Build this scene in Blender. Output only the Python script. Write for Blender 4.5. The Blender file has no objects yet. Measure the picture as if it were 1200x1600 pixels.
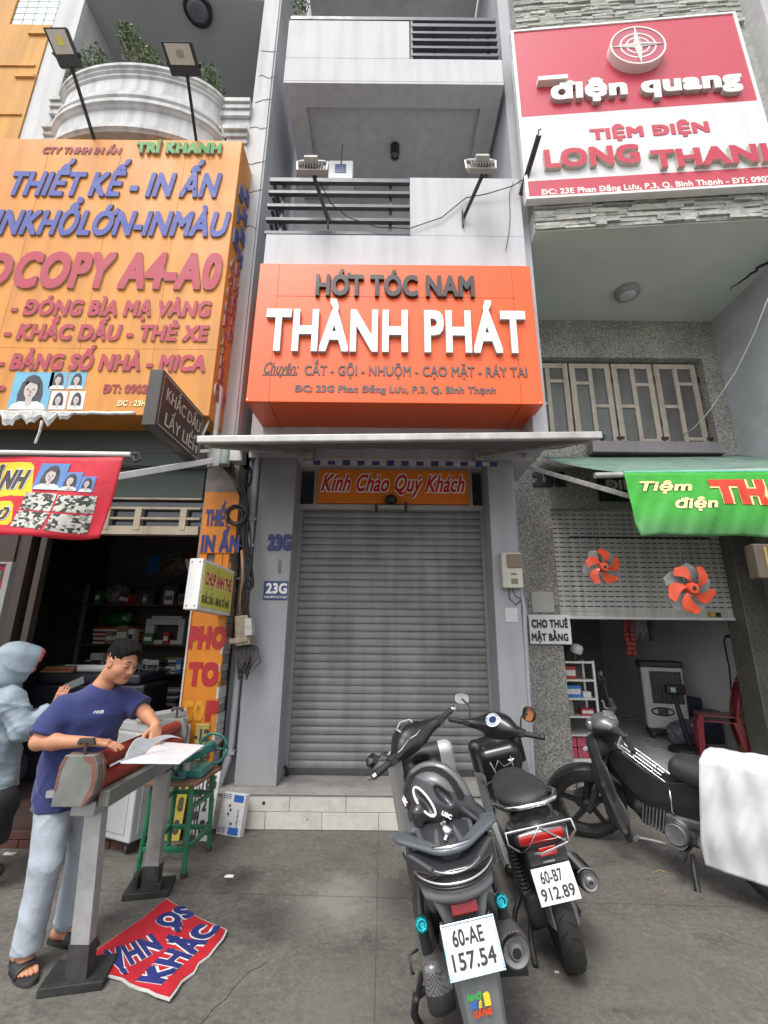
import bpy, math, random
import numpy as np
from mathutils import Vector, Matrix, Euler
random.seed(7); np.random.seed(7)
R = math.radians
SC = bpy.context.scene
COL = SC.collection
V = Vector
# ---------------------------------------------------------------- camera
CAM_H = 1.58; FPX = 710.0; PITCH = math.atan(FPX/2600.0); ROLL = R(0.55)
cam_d = bpy.data.cameras.new('camera'); cam = bpy.data.objects.new('camera', cam_d); COL.objects.link(cam)
cam_d.sensor_fit = 'VERTICAL'; cam_d.sensor_height = 36.0; cam_d.lens = FPX/1600*36.0
cam_d.clip_start = 0.05; cam_d.clip_end = 2000
cam.matrix_world = Matrix.Translation((0, 0, CAM_H)) @ Matrix.Rotation(math.pi/2+PITCH, 4, 'X') @ Matrix.Rotation(ROLL, 4, 'Z')
SC.camera = cam
# ---------------------------------------------------------------- sky, sun, exposure (bright overcast)
SUN_EL, SUN_AZ = R(58), R(205)     # azimuth clockwise from +Y: behind the camera, a little to its left
w = bpy.data.worlds.new("World"); SC.world = w; w.use_nodes = True
nt = w.node_tree; nt.nodes.clear()
sky = nt.nodes.new('ShaderNodeTexSky'); sky.sky_type = 'NISHITA'; sky.sun_disc = False
sky.sun_elevation = SUN_EL; sky.sun_rotation = SUN_AZ; sky.air_density = 1.0; sky.dust_density = 3.0; sky.ozone_density = 1.0
hs = nt.nodes.new('ShaderNodeHueSaturation'); hs.inputs['Saturation'].default_value = 0.22
bg = nt.nodes.new('ShaderNodeBackground'); bg.inputs['Strength'].default_value = 0.15
wo = nt.nodes.new('ShaderNodeOutputWorld')
nt.links.new(sky.outputs[0], hs.inputs['Color']); nt.links.new(hs.outputs[0], bg.inputs['Color']); nt.links.new(bg.outputs[0], wo.inputs[0])
sl = bpy.data.lights.new('sun', 'SUN'); sl.energy = .9; sl.angle = R(20); sl.color = (1, .97, .93)
sun = bpy.data.objects.new('sun', sl); COL.objects.link(sun)
_sd = V((math.sin(SUN_AZ)*math.cos(SUN_EL), math.cos(SUN_AZ)*math.cos(SUN_EL), math.sin(SUN_EL)))
sun.rotation_euler = _sd.to_track_quat('Z', 'Y').to_euler(); sun.location = _sd*30
SC.view_settings.view_transform = 'Standard'; SC.view_settings.look = 'None'
SC.view_settings.exposure = 0.96; SC.view_settings.gamma = 1.0
SC.cycles.max_bounces = 8; SC.cycles.diffuse_bounces = 5; SC.cycles.glossy_bounces = 3; SC.cycles.transparent_max_bounces = 8
SC.cycles.caustics_reflective = False; SC.cycles.caustics_refractive = False
SC.cycles.use_denoising = True

# ---------------------------------------------------------------- measuring helper: a ray of the calibrated photo met with a plane of the place
def P(px, py, X=None, Y=None, Z=None):
    x, y = px-600.0, 800.0-py
    c, s = math.cos(ROLL), math.sin(ROLL)
    x, y = c*x-s*y, s*x+c*y
    d, v = x/FPX, y/FPX
    r = (d, math.cos(PITCH)-math.sin(PITCH)*v, math.sin(PITCH)+math.cos(PITCH)*v)
    t = Y/r[1] if Y is not None else ((Z-CAM_H)/r[2] if Z is not None else X/r[0])
    return V((r[0]*t, r[1]*t, CAM_H+r[2]*t))

# ---------------------------------------------------------------- objects, things, parts
XF = {}          # object -> matrix that takes its local frame to the world
def thing(name, label, cat, loc=(0, 0, 0), rot=None, group=None):
    o = bpy.data.objects.new(name, None); COL.objects.link(o)
    m = Matrix.Translation(V(loc))
    if rot is not None: m = m @ rot.to_4x4()
    o.matrix_world = m; XF[o] = m
    o.empty_display_size = .1
    return tag(o, label, cat, group)
def tag(o, label, cat, group=None):
    o['label'] = label; o['category'] = cat
    if group: o['group'] = group
    return o
def lab(o, label): o['label'] = label; return o
def dup(root, loc, rot=None, label=None):
    m = {root: root.copy()}
    COL.objects.link(m[root])
    def rec(o):
        for ch in [c for c in ALLOBJ if c.parent == o]:
            d = ch.copy(); COL.objects.link(d); d.parent = m[o]; m[ch] = d; rec(ch)
    rec(root)
    M = Matrix.Translation(V(loc))
    if rot is not None: M = M @ rot.to_4x4()
    m[root].matrix_world = M; XF[m[root]] = M
    if label: m[root]['label'] = label
    return m[root]
ALLOBJ = []
def root_of(o):
    while o.parent: o = o.parent
    return o
def link_mesh(name, me, mats, parent=None, bevel=0, smooth=False, seg=2, ang=35):
    o = bpy.data.objects.new(name, me); COL.objects.link(o); ALLOBJ.append(o)
    for m in (mats if isinstance(mats, (list, tuple)) else [mats]): me.materials.append(m)
    if parent is not None: o.parent = parent
    if bevel:
        b = o.modifiers.new('bevel', 'BEVEL'); b.width = bevel; b.segments = seg; b.limit_method = 'ANGLE'; b.angle_limit = R(40)
    if smooth:
        for p in me.polygons: p.use_smooth = True
        if smooth == 'auto': me.set_sharp_from_angle(angle=R(ang))
    return o

class MB:
    """collects shapes; build() links them as ONE mesh object"""
    def __init__(s, world=False): s.v = []; s.f = []; s.mi = []; s.cur = 0; s.M = Matrix()
    def mat(s, i): s.cur = i; return s
    def at(s, M): s.M = M; return s
    def add(s, vs, fs):
        n = len(s.v); M = s.M
        s.v += [tuple(M @ V(p)) for p in vs]
        s.f += [tuple(i+n for i in f) for f in fs]; s.mi += [s.cur]*len(fs); return s
    def box(s, lo, hi):
        a, b, c = lo; d, e, f = hi
        if a > d: a, d = d, a
        if b > e: b, e = e, b
        if c > f: c, f = f, c
        return s.add([(a,b,c),(d,b,c),(d,e,c),(a,e,c),(a,b,f),(d,b,f),(d,e,f),(a,e,f)],
                     [(0,3,2,1),(4,5,6,7),(0,1,5,4),(1,2,6,5),(2,3,7,6),(3,0,4,7)])
    def cbox(s, c, size, rot=None):
        h = V(size)/2; pts = []
        for z in (-1, 1):
            for x, y in ((-1,-1),(1,-1),(1,1),(-1,1)):
                q = V((x*h.x, y*h.y, z*h.z))
                if rot is not None: q = rot @ q
                pts.append(q+V(c))
        return s.add(pts, [(0,3,2,1),(4,5,6,7),(0,1,5,4),(1,2,6,5),(2,3,7,6),(3,0,4,7)])
    def bar(s, a, b, w, h, up=(0,0,1)):
        a, b = V(a), V(b); d = b-a; y = d.normalized(); u = V(up)
        x = y.cross(u)
        if x.length < 1e-4: x = y.cross(V((1,0,0)))
        x.normalize(); z = x.cross(y)
        m = Matrix((x, y, z)).transposed()
        return s.cbox((a+b)/2, (w, d.length, h), m)
    def quad(s, *p): return s.add(p, [tuple(range(len(p)))])
    def slab(s, pts, n):
        """polygon given a thickness along n"""
        k = len(pts); n = V(n); q = [V(p) for p in pts]+[V(p)+n for p in pts]
        return s.add(q, [tuple(range(k))[::-1], tuple(range(k, 2*k))]+[(i, (i+1) % k, (i+1) % k+k, i+k) for i in range(k)])
    def tube(s, pts, r, n=8, caps=True):
        pts = [V(p) for p in pts]; rs = r if isinstance(r, (list, tuple)) else [r]*len(pts)
        vs = []; fs = []; up = None
        for i, p in enumerate(pts):
            t = (pts[min(i+1, len(pts)-1)]-pts[max(i-1, 0)]).normalized()
            if up is None:
                up = t.orthogonal().normalized()
            up = (up-t*up.dot(t)).normalized(); sd = t.cross(up)
            for k in range(n):
                a = 2*math.pi*k/n; vs.append(p+(up*math.cos(a)+sd*math.sin(a))*rs[i])
        for i in range(len(pts)-1):
            for k in range(n):
                fs.append((i*n+k, i*n+(k+1) % n, (i+1)*n+(k+1) % n, (i+1)*n+k))
        if caps: fs += [tuple(range(n))[::-1], tuple(range((len(pts)-1)*n, len(pts)*n))]
        return s.add(vs, fs)
    def cyl(s, a, b, r0, r1=None, n=20): return s.tube([a, b], [r0, r0 if r1 is None else r1], n)
    def lathe(s, prof, M=None, n=28, close=True):
        """prof: (r, h) about local z of M"""
        vs = []; fs = []; M = M or Matrix()
        for (r, h) in prof:
            for k in range(n):
                a = 2*math.pi*k/n; vs.append(M @ V((r*math.cos(a), r*math.sin(a), h)))
        for i in range(len(prof)-1):
            for k in range(n): fs.append((i*n+k, i*n+(k+1) % n, (i+1)*n+(k+1) % n, (i+1)*n+k))
        if close: fs += [tuple(range(n))[::-1], tuple(range((len(prof)-1)*n, len(prof)*n))]
        return s.add(vs, fs)
    def loft(s, rings, caps=True):
        n = len(rings[0]); vs = [p for r in rings for p in r]; fs = []
        for i in range(len(rings)-1):
            for k in range(n): fs.append((i*n+k, i*n+(k+1) % n, (i+1)*n+(k+1) % n, (i+1)*n+k))
        if caps: fs += [tuple(range(n))[::-1], tuple(range((len(rings)-1)*n, len(rings)*n))]
        return s.add(vs, fs)
    def grid(s, fn, nu, nv, th=0):
        """surface fn(u,v) u,v in 0..1; th>0 doubles it with that thickness along its normal"""
        pts = [[V(fn(i/nu, j/nv)) for j in range(nv+1)] for i in range(nu+1)]
        ix = lambda i, j, o: o+i*(nv+1)+j
        vs = [p for r in pts for p in r]; fs = [(ix(i,j,0), ix(i+1,j,0), ix(i+1,j+1,0), ix(i,j+1,0)) for i in range(nu) for j in range(nv)]
        if th:
            N = []
            for i in range(nu+1):
                for j in range(nv+1):
                    a = pts[min(i+1,nu)][j]-pts[max(i-1,0)][j]; b = pts[i][min(j+1,nv)]-pts[i][max(j-1,0)]
                    N.append(a.cross(b).normalized())
            k = len(vs); vs += [p-n*th for p, n in zip(list(vs), N)]
            fs += [(ix(i,j+1,k), ix(i+1,j+1,k), ix(i+1,j,k), ix(i,j,k)) for i in range(nu) for j in range(nv)]
            for i in range(nu):
                fs += [(ix(i,0,k), ix(i+1,0,k), ix(i+1,0,0), ix(i,0,0)), (ix(i,nv,0), ix(i+1,nv,0), ix(i+1,nv,k), ix(i,nv,k))]
            for j in range(nv):
                fs += [(ix(0,j,0), ix(0,j+1,0), ix(0,j+1,k), ix(0,j,k)), (ix(nu,j,k), ix(nu,j+1,k), ix(nu,j+1,0), ix(nu,j,0))]
        return s.add(vs, fs)
    def build(s, name, mats, parent=None, bevel=0, smooth=False, world=True, seg=2, ang=35):
        me = bpy.data.meshes.new(name)
        vs = s.v
        if parent is not None and world:
            inv = XF.get(root_of(parent), Matrix()).inverted(); vs = [tuple(inv @ V(p)) for p in vs]
        me.from_pydata(vs, [], s.f); me.polygons.foreach_set('material_index', s.mi); me.update()
        o = link_mesh(name, me, mats, parent, bevel, smooth, seg, ang); return o

# ---------------------------------------------------------------- organic shapes: blended distance fields meshed by surface nets
class Vol:
    def __init__(s, lo, hi, res):
        s.lo = np.array(lo, float); s.res = res
        s.n = np.ceil((np.array(hi, float)-s.lo)/res).astype(int)+1
        s.f = np.full(s.n, 9.0, np.float32)
        s.id = None
    def _sub(s, lo, hi, m):
        a = np.clip(np.floor((np.array(lo)-m-s.lo)/s.res).astype(int), 0, s.n-1)
        b = np.clip(np.ceil((np.array(hi)+m-s.lo)/s.res).astype(int)+1, 1, s.n)
        if (b <= a).any(): return None, None
        g = [s.lo[i]+np.arange(a[i], b[i])*s.res for i in range(3)]
        return (slice(a[0], b[0]), slice(a[1], b[1]), slice(a[2], b[2])), (g[0][:, None, None], g[1][None, :, None], g[2][None, None, :])
    def put(s, fn, lo, hi, k=0.0, op='u'):
        sl, g = s._sub(lo, hi, k+3*s.res)
        if sl is None: return s
        d = fn(*g).astype(np.float32); f = s.f[sl]
        if op == 'u':
            if k > 0:
                h = np.maximum(k-np.abs(f-d), 0)/k; s.f[sl] = np.minimum(f, d)-h*h*k*.25
            else: s.f[sl] = np.minimum(f, d)
        elif op == 's':
            d = -d
            if k > 0:
                h = np.maximum(k-np.abs(f-d), 0)/k; s.f[sl] = np.maximum(f, d)+h*h*k*.25
            else: s.f[sl] = np.maximum(f, d)
        return s
    def cap(s, a, b, ra, rb=None, k=0.0, op='u', fl=1.0, ax=None):
        """tapered capsule; fl<1 flattens it along ax"""
        a, b = np.array(a, float), np.array(b, float); rb = ra if rb is None else rb
        ab = b-a; L2 = max(float(ab @ ab), 1e-9); axn = None
        if ax is not None: axn = np.array(ax, float); axn = axn/np.linalg.norm(axn)
        def fn(x, y, z):
            px, py, pz = x-a[0], y-a[1], z-a[2]
            t = np.clip((px*ab[0]+py*ab[1]+pz*ab[2])/L2, 0, 1)
            qx, qy, qz = px-t*ab[0], py-t*ab[1], pz-t*ab[2]
            d2 = qx*qx+qy*qy+qz*qz
            if axn is not None:
                u = qx*axn[0]+qy*axn[1]+qz*axn[2]; d2 = d2+u*u*(1/(fl*fl)-1)
                return (np.sqrt(d2)-(ra+(rb-ra)*t))*(.5+.5*fl)
            return np.sqrt(d2)-(ra+(rb-ra)*t)
        r = max(ra, rb); return s.put(fn, np.minimum(a, b)-r, np.maximum(a, b)+r, k, op)
    def chain(s, pts, rs, k=0.01, **kw):
        for i in range(len(pts)-1): s.cap(pts[i], pts[i+1], rs[i], rs[i+1], k, **kw)
        return s
    def ell(s, c, r, k=0.0, rot=None, op='u'):
        c = np.array(c, float); r = np.array(r, float)
        m = np.array(rot.transposed()) if rot is not None else np.eye(3)
        def fn(x, y, z):
            p = (x-c[0], y-c[1], z-c[2])
            q = [m[i,0]*p[0]+m[i,1]*p[1]+m[i,2]*p[2] for i in range(3)]
            k0 = np.sqrt((q[0]/r[0])**2+(q[1]/r[1])**2+(q[2]/r[2])**2)
            k1 = np.sqrt((q[0]/r[0]**2)**2+(q[1]/r[1]**2)**2+(q[2]/r[2]**2)**2)
            return k0*(k0-1)/np.maximum(k1, 1e-6)
        R_ = r.max(); return s.put(fn, c-R_, c+R_, k, op)
    def rbox(s, c, half, rad=.01, k=0.0, rot=None, op='u'):
        c = np.array(c, float); hf = np.array(half, float)-rad
        m = np.array(rot.transposed()) if rot is not None else np.eye(3)
        def fn(x, y, z):
            p = (x-c[0], y-c[1], z-c[2])
            q = [np.abs(m[i,0]*p[0]+m[i,1]*p[1]+m[i,2]*p[2])-hf[i] for i in range(3)]
            o = np.sqrt(np.maximum(q[0],0)**2+np.maximum(q[1],0)**2+np.maximum(q[2],0)**2)
            return o+np.minimum(np.maximum(np.maximum(q[0], q[1]), q[2]), 0)-rad
        R_ = np.linalg.norm(np.array(half)); return s.put(fn, c-R_, c+R_, k, op)
    def half(s, p, n, k=0.0):
        """cut away everything on the side n points to"""
        p = np.array(p, float); n = np.array(n, float); n /= np.linalg.norm(n)
        hi = s.lo+s.n*s.res
        return s.put(lambda x, y, z: -((x-p[0])*n[0]+(y-p[1])*n[1]+(z-p[2])*n[2]), s.lo, hi, k, 's')
    def disp(s, fn):
        hi = s.lo+s.n*s.res; sl, g = s._sub(s.lo, hi, 0)
        s.f[sl] += fn(*g).astype(np.float32); return s
    def mesh(s):
        f = s.f; f[0], f[-1] = 9, 9; f[:, 0], f[:, -1] = 9, 9; f[:, :, 0], f[:, :, -1] = 9, 9
        ins = f < 0
        nx, ny, nz = (f.shape[0]-1, f.shape[1]-1, f.shape[2]-1)
        cnt = np.zeros((nx, ny, nz), np.int8)
        cs = [(i, j, k) for i in (0, 1) for j in (0, 1) for k in (0, 1)]
        for i, j, k in cs: cnt += ins[i:i+nx, j:j+ny, k:k+nz]
        cells = np.argwhere((cnt > 0) & (cnt < 8))
        if len(cells) == 0: return np.zeros((0, 3)), np.zeros((0, 4), int)
        idx = -np.ones((nx, ny, nz), np.int32); idx[tuple(cells.T)] = np.arange(len(cells))
        vals = {c: f[cells[:,0]+c[0], cells[:,1]+c[1], cells[:,2]+c[2]].astype(float) for c in cs}
        acc = np.zeros((len(cells), 3)); num = np.zeros(len(cells))
        for a in cs:
            for ax in range(3):
                if a[ax]: continue
                b = list(a); b[ax] = 1; b = tuple(b)
                va, vb = vals[a], vals[b]; m = (va < 0) != (vb < 0)
                t = np.where(m, va/np.where(m, va-vb, 1), 0)
                p = np.zeros((len(cells), 3)); p[:] = a; p[:, ax] += t
                acc[m] += p[m]; num[m] += 1
        vs = s.lo+(cells+acc/num[:, None])*s.res
        fs = []
        for ax in range(3):
            u, v = (ax+1) % 3, (ax+2) % 3
            sl0 = [slice(0, None)]*3; sl1 = [slice(0, None)]*3
            sl0[ax] = slice(0, -1); sl1[ax] = slice(1, None)
            A, B = ins[tuple(sl0)], ins[tuple(sl1)]
            for flip, mk in ((False, A & ~B), (True, ~A & B)):
                e = np.argwhere(mk); e = e[(e[:, u] > 0) & (e[:, v] > 0)]
                if len(e) == 0: continue
                q = []
                for du, dv in ((-1,-1), (0,-1), (0,0), (-1,0)):
                    c = e.copy(); c[:, u] += du; c[:, v] += dv; q.append(idx[tuple(c.T)])
                q = np.stack(q, 1)
                fs.append(q[:, ::-1] if flip else q)
        return vs, np.concatenate(fs)
    def build(s, name, mats, parent=None, matfn=None, world=True, post=None, relax=1, keep=None):
        vs, fs = s.mesh()
        for _ in range(relax):
            acc = np.zeros_like(vs); n = np.zeros(len(vs))
            for i in range(4):
                a, b = fs[:, i], fs[:, (i+1) % 4]
                np.add.at(acc, a, vs[b]); np.add.at(n, a, 1)
            vs = vs*.5+.5*acc/np.maximum(n, 1)[:, None]
        if keep is not None: fs = fs[keep(vs[fs].mean(1))]
        mi = None
        if matfn is not None: mi = matfn(vs[fs].mean(1)).astype(np.int32)
        if post is not None: vs = post(vs)
        if parent is not None and world:
            m = np.array(XF.get(root_of(parent), Matrix()).inverted()); vs = vs @ m[:3, :3].T+m[:3, 3]
        me = bpy.data.meshes.new(name); me.from_pydata(vs.tolist(), [], fs.tolist())
        if mi is not None: me.polygons.foreach_set('material_index', mi)
        me.update()
        return link_mesh(name, me, mats, parent, 0, True)

# ---------------------------------------------------------------- materials
MATS = {}
def mat(name, col, rough=.6, metal=0., var=.12, scale=6., bump=0., bscale=90., coat=0., trans=0., alpha=1., streak=0., spot=0., spec=.5, sheen=0., emit=None, vcol=None):
    """base colour varied by two noises; streak = rain streaks running down; spot = blotches of dirt"""
    if name in MATS: return MATS[name]
    m = bpy.data.materials.new(name); m.use_nodes = True; MATS[name] = m
    n = m.node_tree.nodes; L = m.node_tree.links; b = n['Principled BSDF']
    def nd(t): return n.new('ShaderNode'+t)
    tc = nd('TexCoord'); src = tc.outputs['Object']
    b.inputs['Roughness'].default_value = rough; b.inputs['Metallic'].default_value = metal
    b.inputs['Specular IOR Level'].default_value = spec
    if coat: b.inputs['Coat Weight'].default_value = coat; b.inputs['Coat Roughness'].default_value = .08
    if trans: b.inputs['Transmission Weight'].default_value = trans
    if alpha < 1: b.inputs['Alpha'].default_value = alpha
    if sheen: b.inputs['Sheen Weight'].default_value = sheen
    if emit: b.inputs['Emission Color'].default_value = (*col, 1); b.inputs['Emission Strength'].default_value = emit
    out = None
    base = nd('RGB'); base.outputs[0].default_value = (*col, 1); out = base.outputs[0]
    def mul(out, fac_socket, lo, hi, a, bb):
        r = nd('MapRange'); r.inputs[1].default_value = a; r.inputs[2].default_value = bb; r.inputs[3].default_value = lo; r.inputs[4].default_value = hi
        L.new(fac_socket, r.inputs[0])
        x = nd('Mix'); x.data_type = 'RGBA'; x.blend_type = 'MULTIPLY'; x.inputs[0].default_value = 1
        L.new(out, x.inputs[6]); L.new(r.outputs[0], x.inputs[7]); return x.outputs[2]
    if var:
        t = nd('TexNoise'); t.inputs['Scale'].default_value = scale; t.inputs['Detail'].default_value = 6; t.inputs['Roughness'].default_value = .62
        L.new(src, t.inputs['Vector']); out = mul(out, t.outputs[0], 1-var*1.3, 1+var, .28, .72)
        rr = nd('MapRange'); rr.inputs[1].default_value = .3; rr.inputs[2].default_value = .7
        rr.inputs[3].default_value = max(.03, rough-.1); rr.inputs[4].default_value = min(1, rough+.1)
        L.new(t.outputs[0], rr.inputs[0]); L.new(rr.outputs[0], b.inputs['Roughness'])
    if streak:
        mp = nd('Mapping'); mp.inputs["Scale"].default_value = (5, 5, .3); L.new(src, mp.inputs[0])
        t = nd('TexNoise'); t.inputs['Scale'].default_value = 1.6; t.inputs['Detail'].default_value = 5; L.new(mp.outputs[0], t.inputs['Vector'])
        out = mul(out, t.outputs[0], 1-streak, 1.02, .34, .56)
    if spot:
        t = nd('TexNoise'); t.inputs['Scale'].default_value = scale*.55; t.inputs['Detail'].default_value = 9; t.inputs['Roughness'].default_value = .7
        mp = nd('Mapping'); mp.inputs['Location'].default_value = (3.1, 7.7, 1.3); L.new(src, mp.inputs[0]); L.new(mp.outputs[0], t.inputs['Vector'])
        out = mul(out, t.outputs[0], 1-spot, 1.0, .36, .52)
    L.new(out, b.inputs['Base Color'])
    if bump:
        t = nd('TexNoise'); t.inputs['Scale'].default_value = bscale; t.inputs['Detail'].default_value = 5
        L.new(src, t.inputs['Vector'])
        bp = nd('Bump'); bp.inputs['Strength'].default_value = bump; bp.inputs['Distance'].default_value = .01
        L.new(t.outputs[0], bp.inputs['Height']); L.new(bp.outputs[0], b.inputs['Normal'])
    return m
def srgb(h):
    h = h.lstrip('#'); c = [int(h[i:i+2], 16)/255 for i in (0, 2, 4)]
    return tuple(x/12.92 if x <= .04045 else ((x+.055)/1.055)**2.4 for x in c)
def speckle(name, cols, scale, rough=.8, bump=.25, big=.15):
    """pebble-dash: voronoi chips of several colours"""
    m = bpy.data.materials.new(name); m.use_nodes = True; MATS[name] = m
    n = m.node_tree.nodes; L = m.node_tree.links; b = n['Principled BSDF']; b.inputs['Roughness'].default_value = rough
    tc = n.new('ShaderNodeTexCoord'); vo = n.new('ShaderNodeTexVoronoi'); vo.inputs['Scale'].default_value = scale
    L.new(tc.outputs['Object'], vo.inputs['Vector'])
    sp = n.new('ShaderNodeSeparateColor'); L.new(vo.outputs['Color'], sp.inputs[0])
    cr = n.new('ShaderNodeValToRGB'); cr.color_ramp.interpolation = 'CONSTANT'
    e = cr.color_ramp.elements
    for i, c in enumerate(cols):
        p = i/len(cols)
        if i < 2: e[i].position = p; e[i].color = (*c, 1)
        else: x = e.new(p); x.color = (*c, 1)
    L.new(sp.outputs[0], cr.inputs[0])
    t = n.new('ShaderNodeTexNoise'); t.inputs['Scale'].default_value = 2.2; t.inputs['Detail'].default_value = 6; L.new(tc.outputs['Object'], t.inputs['Vector'])
    mr = n.new('ShaderNodeMapRange'); mr.inputs[1].default_value = .3; mr.inputs[2].default_value = .7; mr.inputs[3].default_value = 1-big*1.5; mr.inputs[4].default_value = 1+big
    L.new(t.outputs[0], mr.inputs[0])
    x = n.new('ShaderNodeMix'); x.data_type = 'RGBA'; x.blend_type = 'MULTIPLY'; x.inputs[0].default_value = 1
    L.new(cr.outputs[0], x.inputs[6]); L.new(mr.outputs[0], x.inputs[7]); L.new(x.outputs[2], b.inputs['Base Color'])
    bp = n.new('ShaderNodeBump'); bp.inputs['Strength'].default_value = bump; bp.inputs['Distance'].default_value = .004
    L.new(vo.outputs['Distance'], bp.inputs['Height']); bp.invert = True; L.new(bp.outputs[0], b.inputs['Normal'])
    return m

# ---------------------------------------------------------------- writing
def text(name, body, M, w, h, mats, parent, depth=.004, bold=0., shear=0., capfit=True, rise=0., track=1.0, cap=None, smooth=0, world=True):
    """letters filling w (None = natural) by cap height h, lower-left corner of the baseline at M's origin; x right, y up, z out.
    mats = [face, side]. rise lifts it off its board."""
    marks = []
    def wid(q):
        if not q: return 0.
        c_ = bpy.data.curves.new('w', 'FONT'); c_.body = q; c_.space_character = track*(1+1.6*bold); o_ = bpy.data.objects.new('w', c_); COL.objects.link(o_); bpy.context.view_layer.update()
        x_ = max(p[0] for p in o_.bound_box); bpy.data.objects.remove(o_); return x_
    for i, ch in enumerate(body):       # the horn and the stroke are added as small bars of their own
        if ch == 'Ớ': x = wid(body[:i].replace('Ớ', 'O').replace('Đ', 'D')+'O'); marks.append([(x-.10, .60), (x+.01, .62), (x+.07, .74), (x+.0, .76)])
        if ch == 'Đ': x = wid(body[:i].replace('Ớ', 'O').replace('Đ', 'D')+'D')-.56; marks.append([(x-.06, .31), (x+.24, .31), (x+.24, .39), (x-.06, .39)])
    body = body.replace('Ớ', 'Ó').replace('Đ', 'D')
    c = bpy.data.curves.new(name, 'FONT'); c.body = body; c.size = 1; c.extrude = .5; c.shear = shear; c.space_character = track*(1+1.6*bold)
    c.resolution_u = 3
    t = bpy.data.objects.new(name, c); COL.objects.link(t)
    dg = bpy.context.evaluated_depsgraph_get(); me = bpy.data.meshes.new_from_object(t.evaluated_get(dg))
    bpy.data.objects.remove(t)
    n = len(me.vertices); co = np.empty(n*3, np.float32); me.vertices.foreach_get('co', co); co = co.reshape(-1, 3)
    ex = []
    for q_ in marks:
        k0 = n; ex += [(x+shear*y, y, z) for z in (-.5, .5) for x, y in q_]; n += 8
        mfaces = [(k0+3, k0+2, k0+1, k0), (k0+4, k0+5, k0+6, k0+7)]+[(k0+i, k0+(i+1) % 4, k0+(i+1) % 4+4, k0+i+4) for i in range(4)]; marks_f = marks_f+mfaces if q_ is not marks[0] else mfaces
    if ex: co = np.concatenate([co, np.array(ex, np.float32)])
    x0, x1 = co[:, 0].min()-bold, co[:, 0].max()+bold
    caph = (0.69 if cap is None else cap)+2*bold
    sy = h/caph; sx = sy if w is None else w/(x1-x0)
    # heavier strokes: the outline is repeated around itself in slightly staggered layers
    offs = [(0, 0)] if bold == 0 else [(math.cos(a)*(1.414 if i % 2 else 1), math.sin(a)*(1.414 if i % 2 else 1)) for i, a in enumerate([math.pi/4*k for k in range(8)])]+([(0, 0)] if bold > .05 else [])
    fs = np.array([len(p.vertices) for p in me.polygons]); lv = np.empty(len(me.loops), np.int32); me.loops.foreach_get('vertex_index', lv)
    faces = [f.tolist() for f in np.split(lv, np.cumsum(fs)[:-1])]+([list(f) for f in marks_f] if marks else [])
    qs, F = [], []
    for i, (dx, dy) in enumerate(offs):
        qs.append(np.stack([(co[:, 0]+dx*bold-x0)*sx, (co[:, 1]+dy*bold+bold)*sy, (co[:, 2]+.5)*(depth+i*5e-5)+rise], 1)); F += [[v+i*n for v in f] for f in faces]
    q = np.concatenate(qs); me2 = bpy.data.meshes.new(name); bpy.data.meshes.remove(me); me = me2
    Mw = M
    if parent is not None and world: Mw = XF.get(root_of(parent), Matrix()).inverted() @ M
    m = np.array(Mw); q = q @ m[:3, :3].T+m[:3, 3]
    me.from_pydata(q.tolist(), [], F)
    zax = V(m[:3, 2]).normalized(); me.update()
    mi = [0 if p.normal.dot(zax) > .7 else 1 for p in me.polygons]
    o = link_mesh(name, me, mats if isinstance(mats, (list, tuple)) else [mats, mats], parent)
    me.polygons.foreach_set('material_index', mi); me.update()
    return o
def frame(o, x, y):
    """matrix with origin o, x axis towards x, y axis near y"""
    o, x, y = V(o), V(x).normalized(), V(y); z = x.cross(y).normalized(); y = z.cross(x)
    m = Matrix((x, y, z)).transposed().to_4x4(); m.translation = o; return m
# ================================================================ materials of the setting
M_PLASTER = mat('pale_grey_plaster', (.535, .535, .55), .85, var=.06, scale=1.3, bump=.15, bscale=60, streak=.10, spot=.05)
M_PLASTER_WHITE = mat('white_weathered_plaster', (.55, .555, .55), .85, var=.08, scale=2.2, bump=.2, bscale=40, streak=.2)
M_PILLAR = mat('grey_gloss_pillar_paint', (.32, .325, .34), .55, var=.08, scale=2, bump=.08, bscale=120, streak=.05)
M_PILLAR2 = mat('grey_reveal_paint', (.26, .265, .28), .55, var=.06, scale=2)
M_PARTY = mat('grey_party_wall', (.46, .475, .50), .85, var=.07, scale=1.5, bump=.1, streak=.08)
M_CRACKED = mat('cracked_white_concrete', (.54, .54, .53), .9, var=.12, scale=3.5, bump=.35, bscale=30, streak=.22, spot=.15)
M_TAN = mat('tan_wall_paint', srgb('c9985a'), .85, var=.10, scale=1.6, bump=.15, streak=.15)
M_CONC = mat('bare_concrete', (.30, .29, .275), .9, var=.16, scale=4, bump=.3, bscale=70, spot=.3)
M_CREAM = mat('cream_tile', (.60, .585, .53), .35, var=.07, scale=7, spot=.18, bump=.04)
M_GROUT = mat('dark_grout', (.16, .15, .14), .9)
M_STEEL = mat('galvanised_shutter', (.245, .247, .236), .6, metal=.15, var=.16, scale=3.2, streak=.2, spot=.15)
M_DKMETAL = mat('dark_rail_paint', (.055, .065, .075), .4, var=.15)
M_WHITEPAINT = mat('white_enamel', (.72, .72, .70), .4, var=.06, streak=.08)
M_BLACK = mat('matt_black', (.018, .018, .02), .5, var=.2)
M_GLASS_DK = mat('dark_window_glass', (.03, .035, .04), .08, var=.2, scale=2, spec=.6)
M_GLASS_GY = mat('frosted_grey_glass', (.12, .12, .112), .3, var=.16, scale=3.0, spec=.6, streak=.15)
M_BEIGE = mat('beige_window_paint', (.50, .435, .36), .6, var=.12, scale=9, streak=.2)
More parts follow.
